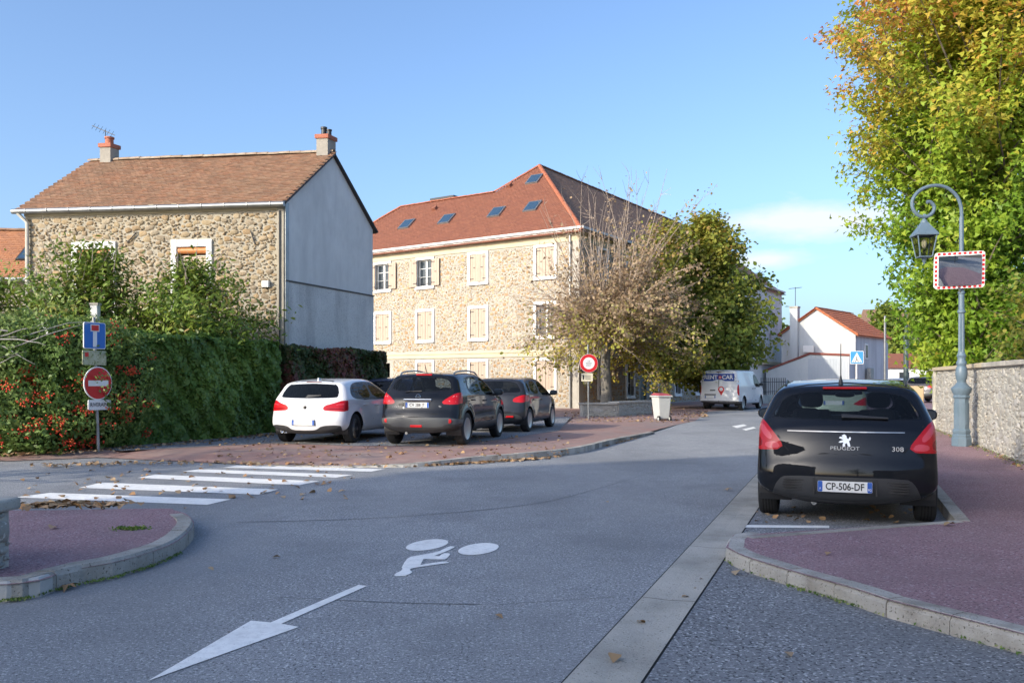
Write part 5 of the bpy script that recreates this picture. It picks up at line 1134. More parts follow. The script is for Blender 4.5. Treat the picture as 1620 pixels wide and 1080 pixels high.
# ------------------------------------------------------------------ vegetation
DIAMOND = np.array([(0, -.5, 0), (.26, -.05, .08), (0, .5, 0), (-.26, -.05, .08)])
BROAD = np.array([(0, -.5, 0), (.34, -.2, .06), (.36, .12, .07), (0, .52, -.02), (-.36, .12, .07), (-.34, -.2, .06)])
STAR = np.array([(0, -.24, .02), (.46, -.34, .0), (.22, .0, .04), (.46, .30, .0), (.13, .20, .04), (0, .60, -.02), (-.13, .20, .04), (-.46, .30, .0), (-.22, .0, .04), (-.46, -.34, .0)])
TRI = np.array([(0, -.28, .03), (.50, -.16, .0), (.17, .10, .05), (0, .60, -.02), (-.17, .10, .05), (-.50, -.16, .0)])
LONG = np.array([(0, -.5, 0), (.17, -.1, .05), (.12, .25, .02), (0, .5, -.06), (-.12, .25, .02), (-.17, -.1, .05)])
def leaf_mesh(name, c, n, size, shape_, tint):
    """many single leaves as one crown mesh"""
    c = np.asarray(c, float); n = np.asarray(n, float); n = n / np.maximum(1e-6, np.linalg.norm(n, axis=1))[:, None]; N_ = len(c); k = len(shape_)
    r = rng.normal(size=(N_, 3)); u = np.cross(n, r); u /= np.maximum(1e-6, np.linalg.norm(u, axis=1))[:, None]; v = np.cross(n, u); size = np.broadcast_to(np.asarray(size, float), (N_,))
    V = c[:, None, :] + size[:, None, None] * (u[:, None, :] * shape_[None, :, 0, None] + v[:, None, :] * shape_[None, :, 1, None] + n[:, None, :] * shape_[None, :, 2, None])
    return np_mesh(name, V.reshape(-1, 3), np.arange(N_ * k), np.arange(N_) * k, np.repeat(np.clip(tint, .002, .998), k))
def leaf_mat(name, ramp, trans=.35, rough=.5):
    m = bpy.data.materials.new(name); m.use_nodes = True; nt = m.node_tree; b = nt.nodes['Principled BSDF']
    at = nt.nodes.new('ShaderNodeAttribute'); at.attribute_name = 'tint'; col = _ramp(nt, at.outputs['Fac'], ramp)
    nt.links.new(col, b.inputs['Base Color']); b.inputs['Roughness'].default_value = rough; b.inputs['Specular IOR Level'].default_value = .35
    tr = nt.nodes.new('ShaderNodeBsdfTranslucent'); nt.links.new(col, tr.inputs['Color']); mx = nt.nodes.new('ShaderNodeMixShader'); mx.inputs[0].default_value = trans
    nt.links.new(b.outputs[0], mx.inputs[1]); nt.links.new(tr.outputs[0], mx.inputs[2]); nt.links.new(mx.outputs[0], nt.nodes['Material Output'].inputs[0]); return m
BARK = mat('bark', [(.10, .08, .06), (.17, .14, .11)], scale=6, rough=.95, bump=.9, bscale=18, stretch=(1, 1, .3)); BARKG = mat('grey_bark', [(.15, .14, .12), (.24, .22, .19)], scale=5, rough=.95, bump=.7, bscale=18)
TWIG = mat('twig', [(.30, .23, .18), (.42, .34, .27)], scale=5, rough=.9)
L_LIQ = leaf_mat('sweetgum_leaf', [((.10, .20, .02), 0), ((.20, .34, .03), .25), ((.34, .44, .045), .5), ((.52, .44, .06), .70), ((.62, .33, .07), .84), ((.58, .18, .08), 1)], .42)
L_LIME = leaf_mat('lime_leaf', [((.10, .16, .028), 0), ((.19, .25, .04), .4), ((.32, .33, .06), .7), ((.44, .34, .07), .9), ((.44, .26, .08), 1)], .45)
L_BRACT = leaf_mat('dry_bract', [((.30, .20, .12), 0), ((.46, .34, .21), .45), ((.40, .34, .14), .6), ((.40, .42, .07), .78), ((.62, .50, .07), 1)], .35)
L_HEDGE = leaf_mat('hedge_leaf', [((.10, .18, .04), 0), ((.18, .29, .06), .5), ((.27, .38, .085), .85), ((.36, .45, .12), 1)], .35, .38)
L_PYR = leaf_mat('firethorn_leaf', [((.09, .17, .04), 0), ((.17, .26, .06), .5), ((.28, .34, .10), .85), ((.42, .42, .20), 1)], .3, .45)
L_CREEP = leaf_mat('creeper_leaf', [((.035, .07, .018), 0), ((.07, .09, .025), .35), ((.13, .06, .04), .6), ((.19, .055, .05), .82), ((.22, .12, .04), 1)], .2)
L_FRUIT = leaf_mat('orchard_leaf', [((.07, .13, .02), 0), ((.14, .22, .03), .45), ((.25, .31, .05), .75), ((.35, .25, .08), .9), ((.30, .18, .13), 1)], .32, .4)
BERRY = mat('red_berry', (.60, .035, .012), rough=.35, tint=[(.62, .05, .015), (.50, .02, .012), (.70, .12, .02)])
def rnd_unit(n):
    v = rng.normal(size=(n, 3)); return v / np.linalg.norm(v, axis=1)[:, None]
def branch_pts(p, d, L, bend=.25, n=5, up=.0):
    pts = [Vector(p)]; d = Vector(d).normalized()
    for i in range(n):
        d = (d + Vector(rng.normal(size=3)) * bend * .35 + Vector((0, 0, up))).normalized(); pts.append(pts[-1] + d * (L / n))
    return pts
def broad_tree(name, base, label, trunk_h, crown, nbr, per, leaf, lm, shape_, tintf, sig=.32, tr=.2, group=None, bark=None, start=.15, twigs=True, dense=1.0):
    """crown(z)->radius around the stem axis between zmin and zmax"""
    zmin, zmax, rad = crown; root = empty(name, base, label, 'tree' if 'shrub' not in name and 'bush' not in name else 'shrub', group); bx, by, bz = base
    tk = MB(); tp = [Vector((bx + .06 * math.sin(i * 1.7), by + .06 * math.cos(i * 2.1), bz - .05 + (zmax * .93 - bz) * i / 8)) for i in range(9)]
    tk.tube(tp, [tr * (1.25 if i == 0 else 1) * (1 - .9 * i / 8) + .01 for i in range(9)], 10); trunk = tk.build('trunk', bark or BARK, root, smooth=60)
    cl = []; lb = MB(); lb.cm = 0
    for i in range(nbr):
        z = zmin + (zmax - zmin) * rng.random() ** .9; a = rng.random() * 2 * math.pi; rr = rad(z, a) * (.55 + .5 * rng.random()); L = max(.3, rr)
        z0 = max(bz + trunk_h * .5, z - L * .45); p0 = Vector((bx, by, z0)); p1 = Vector((bx + math.cos(a) * L, by + math.sin(a) * L, z)); md = (p0 + p1) / 2 + Vector((0, 0, -.08 * L)) + Vector(rng.normal(size=3)) * .08 * L
        pts = [p0, (p0 + md) / 2, md, (md + p1) / 2 + Vector((0, 0, .03 * L)), p1]
        if twigs: lb.tube(pts, [.05 * tr / .2, .035 * tr / .2, .024 * tr / .2, .014 * tr / .2, .005], 5, caps=False)
        k = max(2, int(L / .42))
        for j in range(k):
            t = start + (1.03 - start) * (j + rng.random()) / k; q = p0.lerp(p1, t) + Vector((0, 0, -.08 * L * (1 - abs(2 * t - 1)))); cl.append((q.x, q.y, q.z, rng.random(), a))
    if twigs: lb.build('limb', bark or BARK, root, kind='stuff')
    cl = np.array(cl); m_ = int(per * dense); cen = np.repeat(cl[:, :3], m_, 0); off = rng.normal(size=cen.shape) * sig * np.array([1, 1, .8]); pos = cen + off
    out = pos - np.array([bx, by, zmin + (zmax - zmin) * .3]); out /= np.linalg.norm(out, axis=1)[:, None]
    nrm = out * .55 + np.array([0, 0, .35]) + rng.normal(size=pos.shape) * .55; ti = tintf(pos, np.repeat(cl[:, 3], m_)); ok = pos[:, 2] > bz + .15; 
    me = leaf_mesh('crown', (pos - np.array(base))[ok], nrm[ok], leaf * (.65 + .7 * rng.random(ok.sum())), shape_, ti[ok]); link('crown', me, lm, root); return root
# sweetgum behind the wall
def liq_r(z, a):
    base_ = np.interp(z, [1.7, 3, 5, 6.5, 8, 10, 12.5, 15, 17.8], [1.9, 2.3, 2.6, 2.95, 3.7, 4.35, 3.9, 2.8, .6]); return base_ * (1 + .16 * math.sin(3 * a + z * .9) + .10 * math.sin(7 * a - z * 1.7))
broad_tree('sweetgum_tree', (13.6, 26.0, .1), 'tall sweetgum tree turning yellow and orange behind the stone wall', 2.5, (1.75, 17.6, liq_r), 560, 46, .165, L_LIQ, TRI, lambda p, c: .04 + .30 * c + .14 * rng.random(len(p)) + .36 * np.clip((p[:, 2] - 6) / 6, -.15, 1) + .10 * np.sin(p[:, 0] * 1.3 + p[:, 2] * .9) * np.cos(p[:, 1] + p[:, 2] * 1.4) + .10 * np.clip((13.6 - p[:, 0]) / 4, -.5, 1) + .18 * (rng.random(len(p)) ** 4), .26, .24)
broad_tree('garden_shrub', (13.2, 20.6, .1), 'loose leafy shrub growing over the top of the stone wall', .8, (1.2, 4.3, lambda z, a: np.interp(z, [1.2, 2.4, 3.6, 4.4], [1.6, 2.1, 1.6, .5]) * (1 + .2 * math.sin(4 * a + z))), 90, 22, .12, L_LIME, BROAD, lambda p, c: .25 + .35 * c + .3 * rng.random(len(p)), .25, .1)
# green lime trees by the building
broad_tree('lime_tree', (10.3, 46.5, .0), 'dense green lime tree behind the white van', 2.6, (1.9, 9.9, lambda z, a: np.interp(z, [1.9, 3, 5, 7, 9, 10], [2.9, 3.5, 3.5, 2.9, 1.7, .4]) * (1 + .12 * math.sin(5 * a + z))), 260, 30, .21, L_LIME, BROAD, lambda p, c: .18 + .40 * c + .30 * rng.random(len(p)) + .22 * np.clip((p[:, 2] - 6) / 4, -.3, 1), .34, .2, 'lime trees beside the stone building', BARKG)
broad_tree('lime_tree', (7.5, 43.5, .0), 'half green lime tree between the bare lime and the dense one', 2.6, (2.2, 9.3, lambda z, a: np.interp(z, [2.2, 3.4, 5.5, 8, 9.4], [2.3, 2.9, 2.7, 1.8, .5]) * (1 + .15 * math.sin(4 * a + z))), 170, 15, .19, L_LIME, BROAD, lambda p, c: .28 + .4 * c + .32 * rng.random(len(p)) + .1 * np.clip((p[:, 2] - 5) / 4, -.4, 1), .36, .19, 'lime trees beside the stone building', BARKG)
# pollarded lime, nearly bare
def pollard(base):
    root = empty('pollarded_lime_tree', base, 'nearly bare pollarded lime with long shoots and brown bracts before the stone building', 'tree', 'lime trees beside the stone building'); bx, by, bz = base
    MB().tube([(bx, by, bz - .05), (bx + .02, by, bz + .8), (bx - .03, by, bz + 2.0), (bx, by, bz + 3.6), (bx + .02, by, bz + 4.6)], [.30, .24, .22, .21, .17], 12).build('trunk', BARKG, root, smooth=60)
    heads = []; lb = MB()
    for i in range(9):
        a = 2 * math.pi * i / 9 + rng.random() * .4; L = .8 + 1.0 * rng.random(); z0 = bz + 2.9 + 1.5 * rng.random(); p = [Vector((bx, by, z0)), Vector((bx + math.cos(a) * L * .5, by + math.sin(a) * L * .5, z0 + .25)), Vector((bx + math.cos(a) * L, by + math.sin(a) * L, z0 + .6))]
        lb.tube(p, [.11, .09, .10], 8); heads.append((p[-1], a, 1.0)); heads.append((p[1], a, .8))
    lb.build('limb', BARKG, root, kind='stuff'); heads += [(Vector((bx, by, bz + 4.6)), rng.random() * 6, .4) for _ in range(4)]
    sh_ = MB(); leafp = []; tw = MB()
    for i in range(300):
        h, a, lean = heads[rng.integers(len(heads))]; aa = a + rng.normal() * .7; el = rng.uniform(.3, 1.5) if rng.random() < .5 else rng.uniform(-.55, .45)
        L = rng.uniform(2.2, 4.6) if el > .5 else rng.uniform(1.8, 4.0); d = Vector((math.cos(aa) * math.cos(el), math.sin(aa) * math.cos(el), math.sin(el)))
        if el > .95: L = rng.uniform(3.6, 6.4)
        pts = branch_pts(h, d, L, .22, 6, -.035 if el < .5 else .02); sh_.tube(pts, [.030, .026, .022, .018, .014, .010, .006], 5, caps=False)
        for j in range(9):
            k = rng.integers(1, 7); p = pts[k]; td = (pts[k] - pts[k - 1]).normalized() + Vector(rng.normal(size=3)) * .45; tl = rng.uniform(.3, .9); q = branch_pts(p, td, tl, .3, 3, -.02); tw.tube(q, [.010, .008, .006, .004], 3, caps=False)
            right = (p.x - bx) / 3.2; low = (bz + 6.0 - p.z) / 3.0; w = .5 + .7 * right + .75 * low
            nl = int(max(0, rng.normal(11 * max(0, w), 3)))
            for _ in range(nl): u = q[rng.integers(len(q))]; leafp.append((u.x + rng.normal() * .13, u.y + rng.normal() * .13, u.z + rng.normal() * .12 - .05, w))
    sh_.build('shoots', TWIG, root, kind='stuff'); tw.build('twigs', TWIG, root, kind='stuff')
    lp = np.array(leafp); low = np.clip((bz + 5.0 - lp[:, 2]) / 2.6, 0, 1); ti = np.clip(rng.random(len(lp)) * .58 + low * (.75 * rng.random(len(lp)) + .12), 0, 1)
    link('crown', leaf_mesh('crown', lp[:, :3] - np.array(base), rng.normal(size=(len(lp), 3)) + np.array([0, -.2, .4]), .13 * (.6 + .8 * rng.random(len(lp))), BROAD, ti), L_BRACT, root)
pollard((4.3, 40.5, .05))
# fruit trees in front of the stone house
def fr_t(p, c): return .15 + .42 * c + .25 * rng.random(len(p)) + .22 * rng.random(len(p)) ** 3
for (x, y, zt, rx, nb_, lab) in ((-8.0, 22.6, 4.45, 1.75, 90, 'leafy fruit tree before the stone house window nearer the grey gable'), (-10.6, 22.2, 4.75, 1.9, 95, 'leafy fruit tree before the stone house window farther from the gable'), (-13.2, 21.9, 4.1, 1.7, 70, 'low fruit tree beside the pale downpipe of the stone house')):
    broad_tree('fruit_tree', (x, y, .05), lab, 1.0, (1.9, zt, lambda z, a, rx=rx, zt=zt: rx * np.interp(z, [1.9, 2.6, 3.6, zt - .4, zt], [.9, 1.1, 1.0, .6, .35]) * (1 + .22 * math.sin(3 * a + z * 2))), int(nb_ * 1.6), 30, .155, L_FRUIT, LONG, fr_t, .22, .085, 'fruit trees behind the hedge')
    o = [ob for ob in C.objects if ob.name.startswith('fruit_tree')][-1]; sp_ = MB()
    for i in range(16):
        a = rng.random() * 6.3; p = (x + math.cos(a) * rx * .6 * rng.random(), y + math.sin(a) * rx * .5, zt - .9 * rng.random()); q = branch_pts(p, (math.cos(a) * .4, math.sin(a) * .3, 1), rng.uniform(.5, 1.1), .3, 4); sp_.tube(q, [.012, .010, .007, .005, .003], 4, caps=False)
    sp_.build('sprigs', TWIG, o, kind='stuff')
# hedges
def hedge(name, path, h, th, label, lm, dens, leaf, shape_, tintf, rough_=.10, coremat=None, cat='hedge', taper=0.0):
    root = empty(name, (path[0][0], path[0][1], 0), label, cat); path = smooth_line(path, 6); P_ = np.array([(p[0], p[1]) for p in path]); seg = np.linalg.norm(np.diff(P_, axis=0), axis=1); cum = np.concatenate([[0], np.cumsum(seg)]); LL = cum[-1]
    def frame(s):
        i = np.clip(np.searchsorted(cum, s) - 1, 0, len(seg) - 1); t = (s - cum[i]) / seg[i]; p = P_[i] + (P_[i + 1] - P_[i]) * t[:, None]; d = (P_[i + 1] - P_[i]) / seg[i][:, None]; return p, np.stack([d[:, 1], -d[:, 0]], 1)
    pos = []; nr = []; n_side = int(LL * h * dens); n_top = int(LL * th * dens); n_end = int(th * h * dens)
    wob = lambda s, q: rough_ * (np.sin(s * 2.3 + q * 1.7) * .5 + np.sin(s * 5.1 - q * 3.3) * .3 + np.sin(s * 11 + q * 9) * .2)
    for sd in (1, -1):
        k = n_side if sd > 0 else n_side // 3; s = rng.random(k) * LL; z = rng.random(k) ** .95 * h; p, n = frame(s); o = th / 2 + wob(s, z) - np.abs(rng.normal(size=k)) * .05 - taper * z / h; xy = p + n * (sd * o)[:, None]; pos.append(np.c_[xy, z]); nr.append(np.c_[n * sd, np.full(k, .35)])
    s = rng.random(n_top) * LL; q = rng.random(n_top) - .5; p, n = frame(s); xy = p + n * (q * (th - taper))[:, None]; pos.append(np.c_[xy, h + wob(s, q * 3) * .9 - np.abs(rng.normal(size=n_top)) * .04 - .25 * (np.abs(q) * 2) ** 4 * .5]); nr.append(np.c_[n * q[:, None], np.ones(n_top)])
    for e_ in (0, LL):
        s = np.full(n_end, e_) + (rng.random(n_end) - .5) * .1; q = (rng.random(n_end) - .5) * th; z = rng.random(n_end) * h; p, n = frame(np.clip(s, 0, LL)); t = np.stack([-n[:, 1], n[:, 0]], 1) * (1 if e_ else -1); xy = p + n * q[:, None] + t * (wob(z, q) + .05)[:, None]; pos.append(np.c_[xy, z]); nr.append(np.c_[t, np.full(n_end, .3)])
    pos = np.concatenate(pos); nr = np.concatenate(nr) * .9 + rng.normal(size=pos.shape) * .38; pos[:, 2] += .08
    core = MB(); n_ = len(path); rings = []
    for i in range(n_):
        p, n = frame(np.array([min(LL - 1e-6, max(1e-6, cum[i]))])); o = th / 2 - .24
        rings += [(p[0][0] + n[0][0] * o, p[0][1] + n[0][1] * o, .02), (p[0][0] + n[0][0] * (o - taper), p[0][1] + n[0][1] * (o - taper), h - .12), (p[0][0] - n[0][0] * (o - taper), p[0][1] - n[0][1] * (o - taper), h - .12), (p[0][0] - n[0][0] * o, p[0][1] - n[0][1] * o, .02)]
    core.add(rings, [(4 * i + j, 4 * i + (j + 1) % 4, 4 * i + 4 + (j + 1) % 4, 4 * i + 4 + j) for i in range(n_ - 1) for j in range(4)] + [(0, 1, 2, 3), tuple(4 * (n_ - 1) + j for j in (3, 2, 1, 0))]); core.build('dark_core', coremat or mat('hedge_core', (.05, .075, .025), rough=1.0, spec=.05), root)  # solid dark core fills the hedge behind its leaves
    o = np.array([path[0][0], path[0][1], 0]); link('foliage', leaf_mesh('foliage', pos - o, nr, leaf * (.6 + .8 * rng.random(len(pos))), shape_, tintf(pos)), lm, root); return root
def patchy(p): return np.clip(.30 + .28 * np.sin(p[:, 0] * 1.9 + p[:, 2] * 1.1) * np.cos(p[:, 1] * 1.3 - p[:, 2] * 1.7) + .45 * (rng.random(len(p)) - .3), 0, 1)
hedge('clipped_hedge', [(-8.85, 18.7), (-8.0, 20.0), (-7.35, 21.6), (-6.75, 23.6)], 2.38, 1.15, 'clipped dark green hedge beside the white hatchback', L_HEDGE, 1500, .125, BROAD, patchy, .2)
hedge('creeper_hedge', [(-6.25, 23.8), (-5.3, 25.9), (-4.35, 28.1)], 2.28, .8, 'hedge with dark red creeper leaves below the grey gable', L_CREEP, 1100, .11, BROAD, lambda p: np.clip(.45 + .3 * np.sin(p[:, 1] * 2.1 + p[:, 2] * 2) + .6 * (rng.random(len(p)) - .5), 0, 1), .12)
# firethorn with berries round the sign post
def firethorn():
    base = (-10.0, 17.6, 0); root = empty('firethorn_bush', base, 'wild firethorn bush full of red berries around the no entry sign', 'shrub'); pos = []; nr = []; bp = []
    lobes = [(-8.9, 18.0, .9, 1.1, 1.0, 1.0), (-9.0, 18.2, 1.9, 1.2, 1.1, .9), (-10.0, 17.4, .8, 1.5, 1.2, 1.0), (-10.2, 17.7, 2.0, 1.4, 1.1, .9), (-11.3, 17.8, 1.2, 1.6, 1.5, 1.5), (-8.35, 18.7, 1.3, .8, .8, 1.25), (-9.4, 17.2, .45, 1.0, .75, .55), (-12.6, 18.6, 1.4, 1.6, 1.6, 1.5)]
    cm_ = MB()
    for (x, y, z, rx, ry, rz) in lobes:
        k = int(6200 * (rx * ry + rx * rz + ry * rz) / 3); u = rnd_unit(k); w = 1 + .10 * np.sin(u[:, 0] * 6 + u[:, 2] * 5) + .06 * np.sin(u[:, 1] * 13 + u[:, 0] * 9) - np.abs(rng.normal(size=k)) * .07
        p = np.array([x, y, z]) + u * w[:, None] * np.array([rx, ry, rz]); ok = p[:, 2] > .06; pos.append(p[ok]); nr.append(u[ok])
        e = ellipsoid((x, y, z), rx * .74, ry * .74, rz * .74, 14, 2.0); cm_.add([(a, b, max(.02, c)) for a, b, c in e.v], e.f)
        kb = int(46 * rx * rz)
        for _ in range(kb):
            d = rnd_unit(1)[0]
            if d[1] > .25 or z + d[2] * rz < .15 : continue
            c = np.array([x, y, z]) + d * np.array([rx, ry, rz]) * 1.03
            if c[2] > 1.75 and rng.random() < .75: continue
            for _ in range(rng.integers(10, 30)): bp.append(c + rng.normal(size=3) * np.array([.09, .06, .055]))
    cm_.build('dark_core', mat('thicket_core', (.045, .065, .022), rough=1.0, spec=.05), root)  # dark solid lobes fill the bush, no separate stems modelled
    for i in range(150):       # arching shoots
        l = lobes[rng.integers(len(lobes))]; d = rnd_unit(1)[0]; d[2] = abs(d[2]) * .8 + .1; d[1] -= .3; p = np.array(l[:3]) + d / np.linalg.norm(d) * np.array(l[3:]) * .95; q = branch_pts(p, d, rng.uniform(.35, .9), .25, 4, -.09)
        for k in range(26): t = q[rng.integers(len(q))]; pos.append(np.array([[t.x, t.y, t.z]]) + rng.normal(size=(1, 3)) * .05); nr.append(rnd_unit(1) + np.array([[0, -.2, .5]]))
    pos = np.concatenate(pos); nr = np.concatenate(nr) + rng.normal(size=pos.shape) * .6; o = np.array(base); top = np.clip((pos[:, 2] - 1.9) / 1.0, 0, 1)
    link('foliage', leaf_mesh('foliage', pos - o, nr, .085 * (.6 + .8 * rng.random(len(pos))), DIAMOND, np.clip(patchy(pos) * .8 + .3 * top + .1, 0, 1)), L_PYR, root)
    ico = [(0, 0, 1)] + [(.894 * math.cos(R(72 * i)), .894 * math.sin(R(72 * i)), .447) for i in range(5)] + [(.894 * math.cos(R(72 * i + 36)), .894 * math.sin(R(72 * i + 36)), -.447) for i in range(5)] + [(0, 0, -1)]
    ifc = [(0, 1 + i, 1 + (i + 1) % 5) for i in range(5)] + [(1 + i, 6 + i, 1 + (i + 1) % 5) for i in range(5)] + [(6 + i, 6 + (i + 1) % 5, 1 + (i + 1) % 5) for i in range(5)] + [(11, 6 + (i + 1) % 5, 6 + i) for i in range(5)]
    bp = np.array(bp); V = (bp[:, None, :] + .019 * np.array(ico)[None]).reshape(-1, 3) - o; Fc = (np.arange(len(bp))[:, None, None] * 12 + np.array(ifc)[None]).reshape(-1)
    link('berries', np_mesh('berries', V, Fc, np.arange(len(Fc) // 3) * 3, np.repeat(rng.random(len(bp)), 12)), BERRY, root, kind='stuff')
    tw = MB()
    for i in range(26):
        p = (-9.6 - rng.random() * 2.6, 16.6 + rng.random() * .4, 1.5 + rng.random() * 1.0); q = branch_pts(p, (1 if rng.random() < .6 else -1, -.2, rng.uniform(-.1, .4)), rng.uniform(.8, 1.8), .35, 6, -.01); tw.tube(q, [.014, .012, .010, .008, .006, .004, .002], 4, caps=False)
    tw.build('dry_branches', mat('dry_wood', [(.28, .26, .25), (.38, .36, .35)], rough=.9), root, kind='stuff')
firethorn()
# trees beyond the houses, one off-frame dappling the crossing, two unseen added for reflections
for (x, y, zt, r_, lab) in ((44, 104, 10.0, 4.0, 'distant tree beyond the orange roofed house'), (33, 112, 9.0, 3.5, 'distant tree between the white building and the gabled house'), (62, 125, 11, 5, 'distant tree behind the far cream house')):
    broad_tree('distant_tree', (x, y, 0), lab, 2, (2, zt, lambda z, a, zt=zt, r_=r_: r_ * np.interp(z, [2, zt * .5, zt], [.7, 1, .2])), 60, 22, .5, L_LIME, BROAD, lambda p, c: .1 + .4 * c + .2 * rng.random(len(p)), .7, .25, 'distant trees')
for (x, y, zt, r_, lab) in ((-14.5, 8.3, 8.0, 2.2, 'thin street tree on the side street beyond the zebra crossing'), (11, -14, 9.5, 3.2, 'unseen street tree before the cream house, added for car reflections'), (-5, -19, 9.0, 3.0, 'unseen street tree beside the tall block, added for car reflections')):
    broad_tree('street_tree', (x, y, 0), lab, 2.4, (3, zt, lambda z, a, zt=zt, r_=r_: r_ * np.interp(z, [3, zt * .6, zt], [.8, 1, .3])), 45, 7, .2, L_LIME, BROAD, lambda p, c: .2 + .5 * c + .2 * rng.random(len(p)), .3, .16, 'street trees on the side street')
# ------------------------------------------------------------------ walls and street furniture
STONEG = mat('lamp_paint', [(.10, .15, .19), (.125, .175, .22)], scale=4, rough=.45)
# rubble wall on the right
def wall_pt(s): # gently bowed wall line in the road frame
    return V3((*RD(s, 2.78 - .035 * max(0, s - 16)), 0))
gw = empty('garden_wall', wall_pt(16), 'old rubble stone wall with slab coping behind the street lamp', 'wall')
segs = [4.0, 8, 11, 14, 17, 20, 22.5, 25, 27.6]
for i in range(len(segs) - 1):
    a, b = wall_pt(segs[i]), wall_pt(segs[i + 1]); e = (b - a); L = e.length; e.normalize(); n = V3((-e.y, e.x, 0)); n = n if n.x < 0 else -n; h = 1.74
    far = segs[i] >= 22
    wseg = MB(); bar(wseg, a, e, n, 0, L, 0, h, -.34, 0); wseg = wseg.build('wall_body', MORT3, gw)
    if b.y > 12: rubble(a, e, n, L, .12, h - .02, [], (.14, .34), (.09, .19), .03, STONE3, wseg, 40, seed=50 + i, gap=.012)
    q = 0
    while q < L - .05:
        w = min(L - q, random.uniform(.7, 1.0)); cp = MB(); bar(cp, a, e, n, q + .004, q + w - .004, h, h + .09 + random.uniform(-.008, .008), -.40, .07); cp.build('coping_slab', CONC if i < 5 else mat('pale_coping', [(.46, .38, .26), (.54, .46, .33)], scale=4, rough=.9, bump=.5), gw, bevel=.012); q += w
a = wall_pt(27.6); e = V3((UY, -UX, 0)); m = MB(); bar(m, a, e, -V3((UX, UY, 0)) * -1, -.06, 9, 0, 1.74, -.3, 0); m.build('return_wall', MORT3, gw)
# low wall at the left edge
lw = empty('low_wall', (-3.7, 6.3, .118), 'low rough stone wall with pale slab cap on the rounded purple island', 'wall')
e = V3((-1, .16, 0)).normalized(); n = V3((-.16, -1, 0)).normalized(); a = V3((-3.80, 6.05, .118)); Lw = 3.0
wb = MB(); bar(wb, a, e, n, 0, Lw, -.02, .42, -.5, 0); wb = wb.build('wall_body', MORT3, lw)
rubble(a, e, n, Lw, .0, .42, [], (.16, .34), (.10, .18), .06, STONE3, wb, 60, seed=77)
e2 = -n; rubble(a, e2, -e, .5, .0, .42, [], (.14, .3), (.10, .18), .05, STONE3, wb, 20, seed=78)
cp = MB(); bar(cp, a, e, n, -.06, 1.3, .42, .51, -.56, .06); cp.build('cap_slab', CONC, lw, bevel=.02); cp = MB(); bar(cp, a, e, n, 1.31, Lw, .42, .50, -.56, .06); cp.build('cap_slab', CONC, lw, bevel=.02)
# street lamp
lx, ly = P(1521, 705, ZP)
lamp = empty('street_lamp', (lx, ly, ZP), 'blue grey cast iron street lamp with scroll arm before the stone wall', 'street lamp')
MB().lathe([(.20, 0), (.20, .16), (.185, .18), (.185, .22), (.165, .25), (.18, .29), (.175, .33), (.15, .36)], 8, (lx, ly, ZP)).build('base', STONEG, lamp, smooth=30)
MB().lathe([(.150, .36), (.142, .98), (.165, 1.0), (.17, 1.03), (.15, 1.06)], 8, (lx, ly, ZP)).build('pedestal', STONEG, lamp, smooth=20)
for k in range(8):
    w = 2 * math.pi * (k + .5) / 8; c = (lx + math.cos(w) * .137, ly + math.sin(w) * .137, ZP + .67); MB().box(c, (.012, .07, .46), ax=[(math.cos(w), math.sin(w), 0), (-math.sin(w), math.cos(w), 0), (0, 0, 1)]).build('panel', STONEG, lamp, bevel=.004)
MB().lathe([(.15, 1.06), (.17, 1.10), (.20, 1.17), (.20, 1.20), (.13, 1.26), (.085, 1.32), (.09, 1.36), (.105, 1.40), (.12, 1.50), (.105, 1.62), (.085, 1.66), (.10, 1.70), (.10, 1.74), (.075, 1.78), (.08, 1.84), (.095, 1.87), (.075, 1.91), (.066, 1.95)], 20, (lx, ly, ZP)).build('baluster', STONEG, lamp, smooth=40)
fl = MB(); nf = 14; vs = []
for z, r in ((1.95, .062), (2.75, .058)):
    for i in range(nf * 2): w = math.pi * i / nf; rr = r * (1.0 if i % 2 else .86); vs.append((lx + rr * math.cos(w), ly + rr * math.sin(w), ZP + z))
fl.add(vs, [(i, (i + 1) % (2 * nf), 2 * nf + (i + 1) % (2 * nf), 2 * nf + i) for i in range(2 * nf)]); fl.build('fluted_shaft', STONEG, lamp)
MB().lathe([(.062, 2.75), (.078, 2.77), (.078, 2.80), (.058, 2.83), (.055, 3.15), (.068, 3.16), (.068, 3.2), (.048, 3.22), (.044, 4.75)], 16, (lx, ly, ZP)).build('shaft', STONEG, lamp, smooth=30)
arm = MB(); k_ = ly / FPX
apx_ = [(1521, 398), (1521.5, 345), (1519, 322), (1511, 307), (1497, 296.5), (1480, 293.5), (1463, 297), (1450, 306), (1443, 319), (1445, 332), (1453, 341), (1465, 343), (1475, 337), (1478, 327), (1472, 319.5), (1466, 320)]
arm.tube(smooth_line([((x - 810) * k_, ly, CAM_H + (HOR - y) * k_) for x, y in apx_], 3), .036, 8); arm.build('scroll_arm', STONEG, lamp, smooth=True)
cx = (1462 - 810) * k_; zl = CAM_H + (HOR - 346) * k_
MB().lathe([(.018, .10), (.03, .04), (.022, .0), (.05, -.03), (.07, -.06), (.075, -.10)], 12, (cx, ly, zl)).build('lantern_hanger', STONEG, lamp, smooth=40)
sq = lambda r, z, t=R(40): [(cx + r * math.cos(t + math.pi / 2 * i), ly + r * math.sin(t + math.pi / 2 * i), zl + z) for i in range(4)]
m = MB(); rings = [sq(.10, -.09), sq(.12, -.13), sq(.31, -.33), sq(.31, -.36), sq(.27, -.37)]; m.add([p for r in rings for p in r], [(4 * i + j, 4 * i + (j + 1) % 4, 4 * i + 4 + (j + 1) % 4, 4 * i + 4 + j) for i in range(4) for j in range(4)] + [(0, 1, 2, 3)]); lr = m.build('lantern_roof', STONEG, lamp)
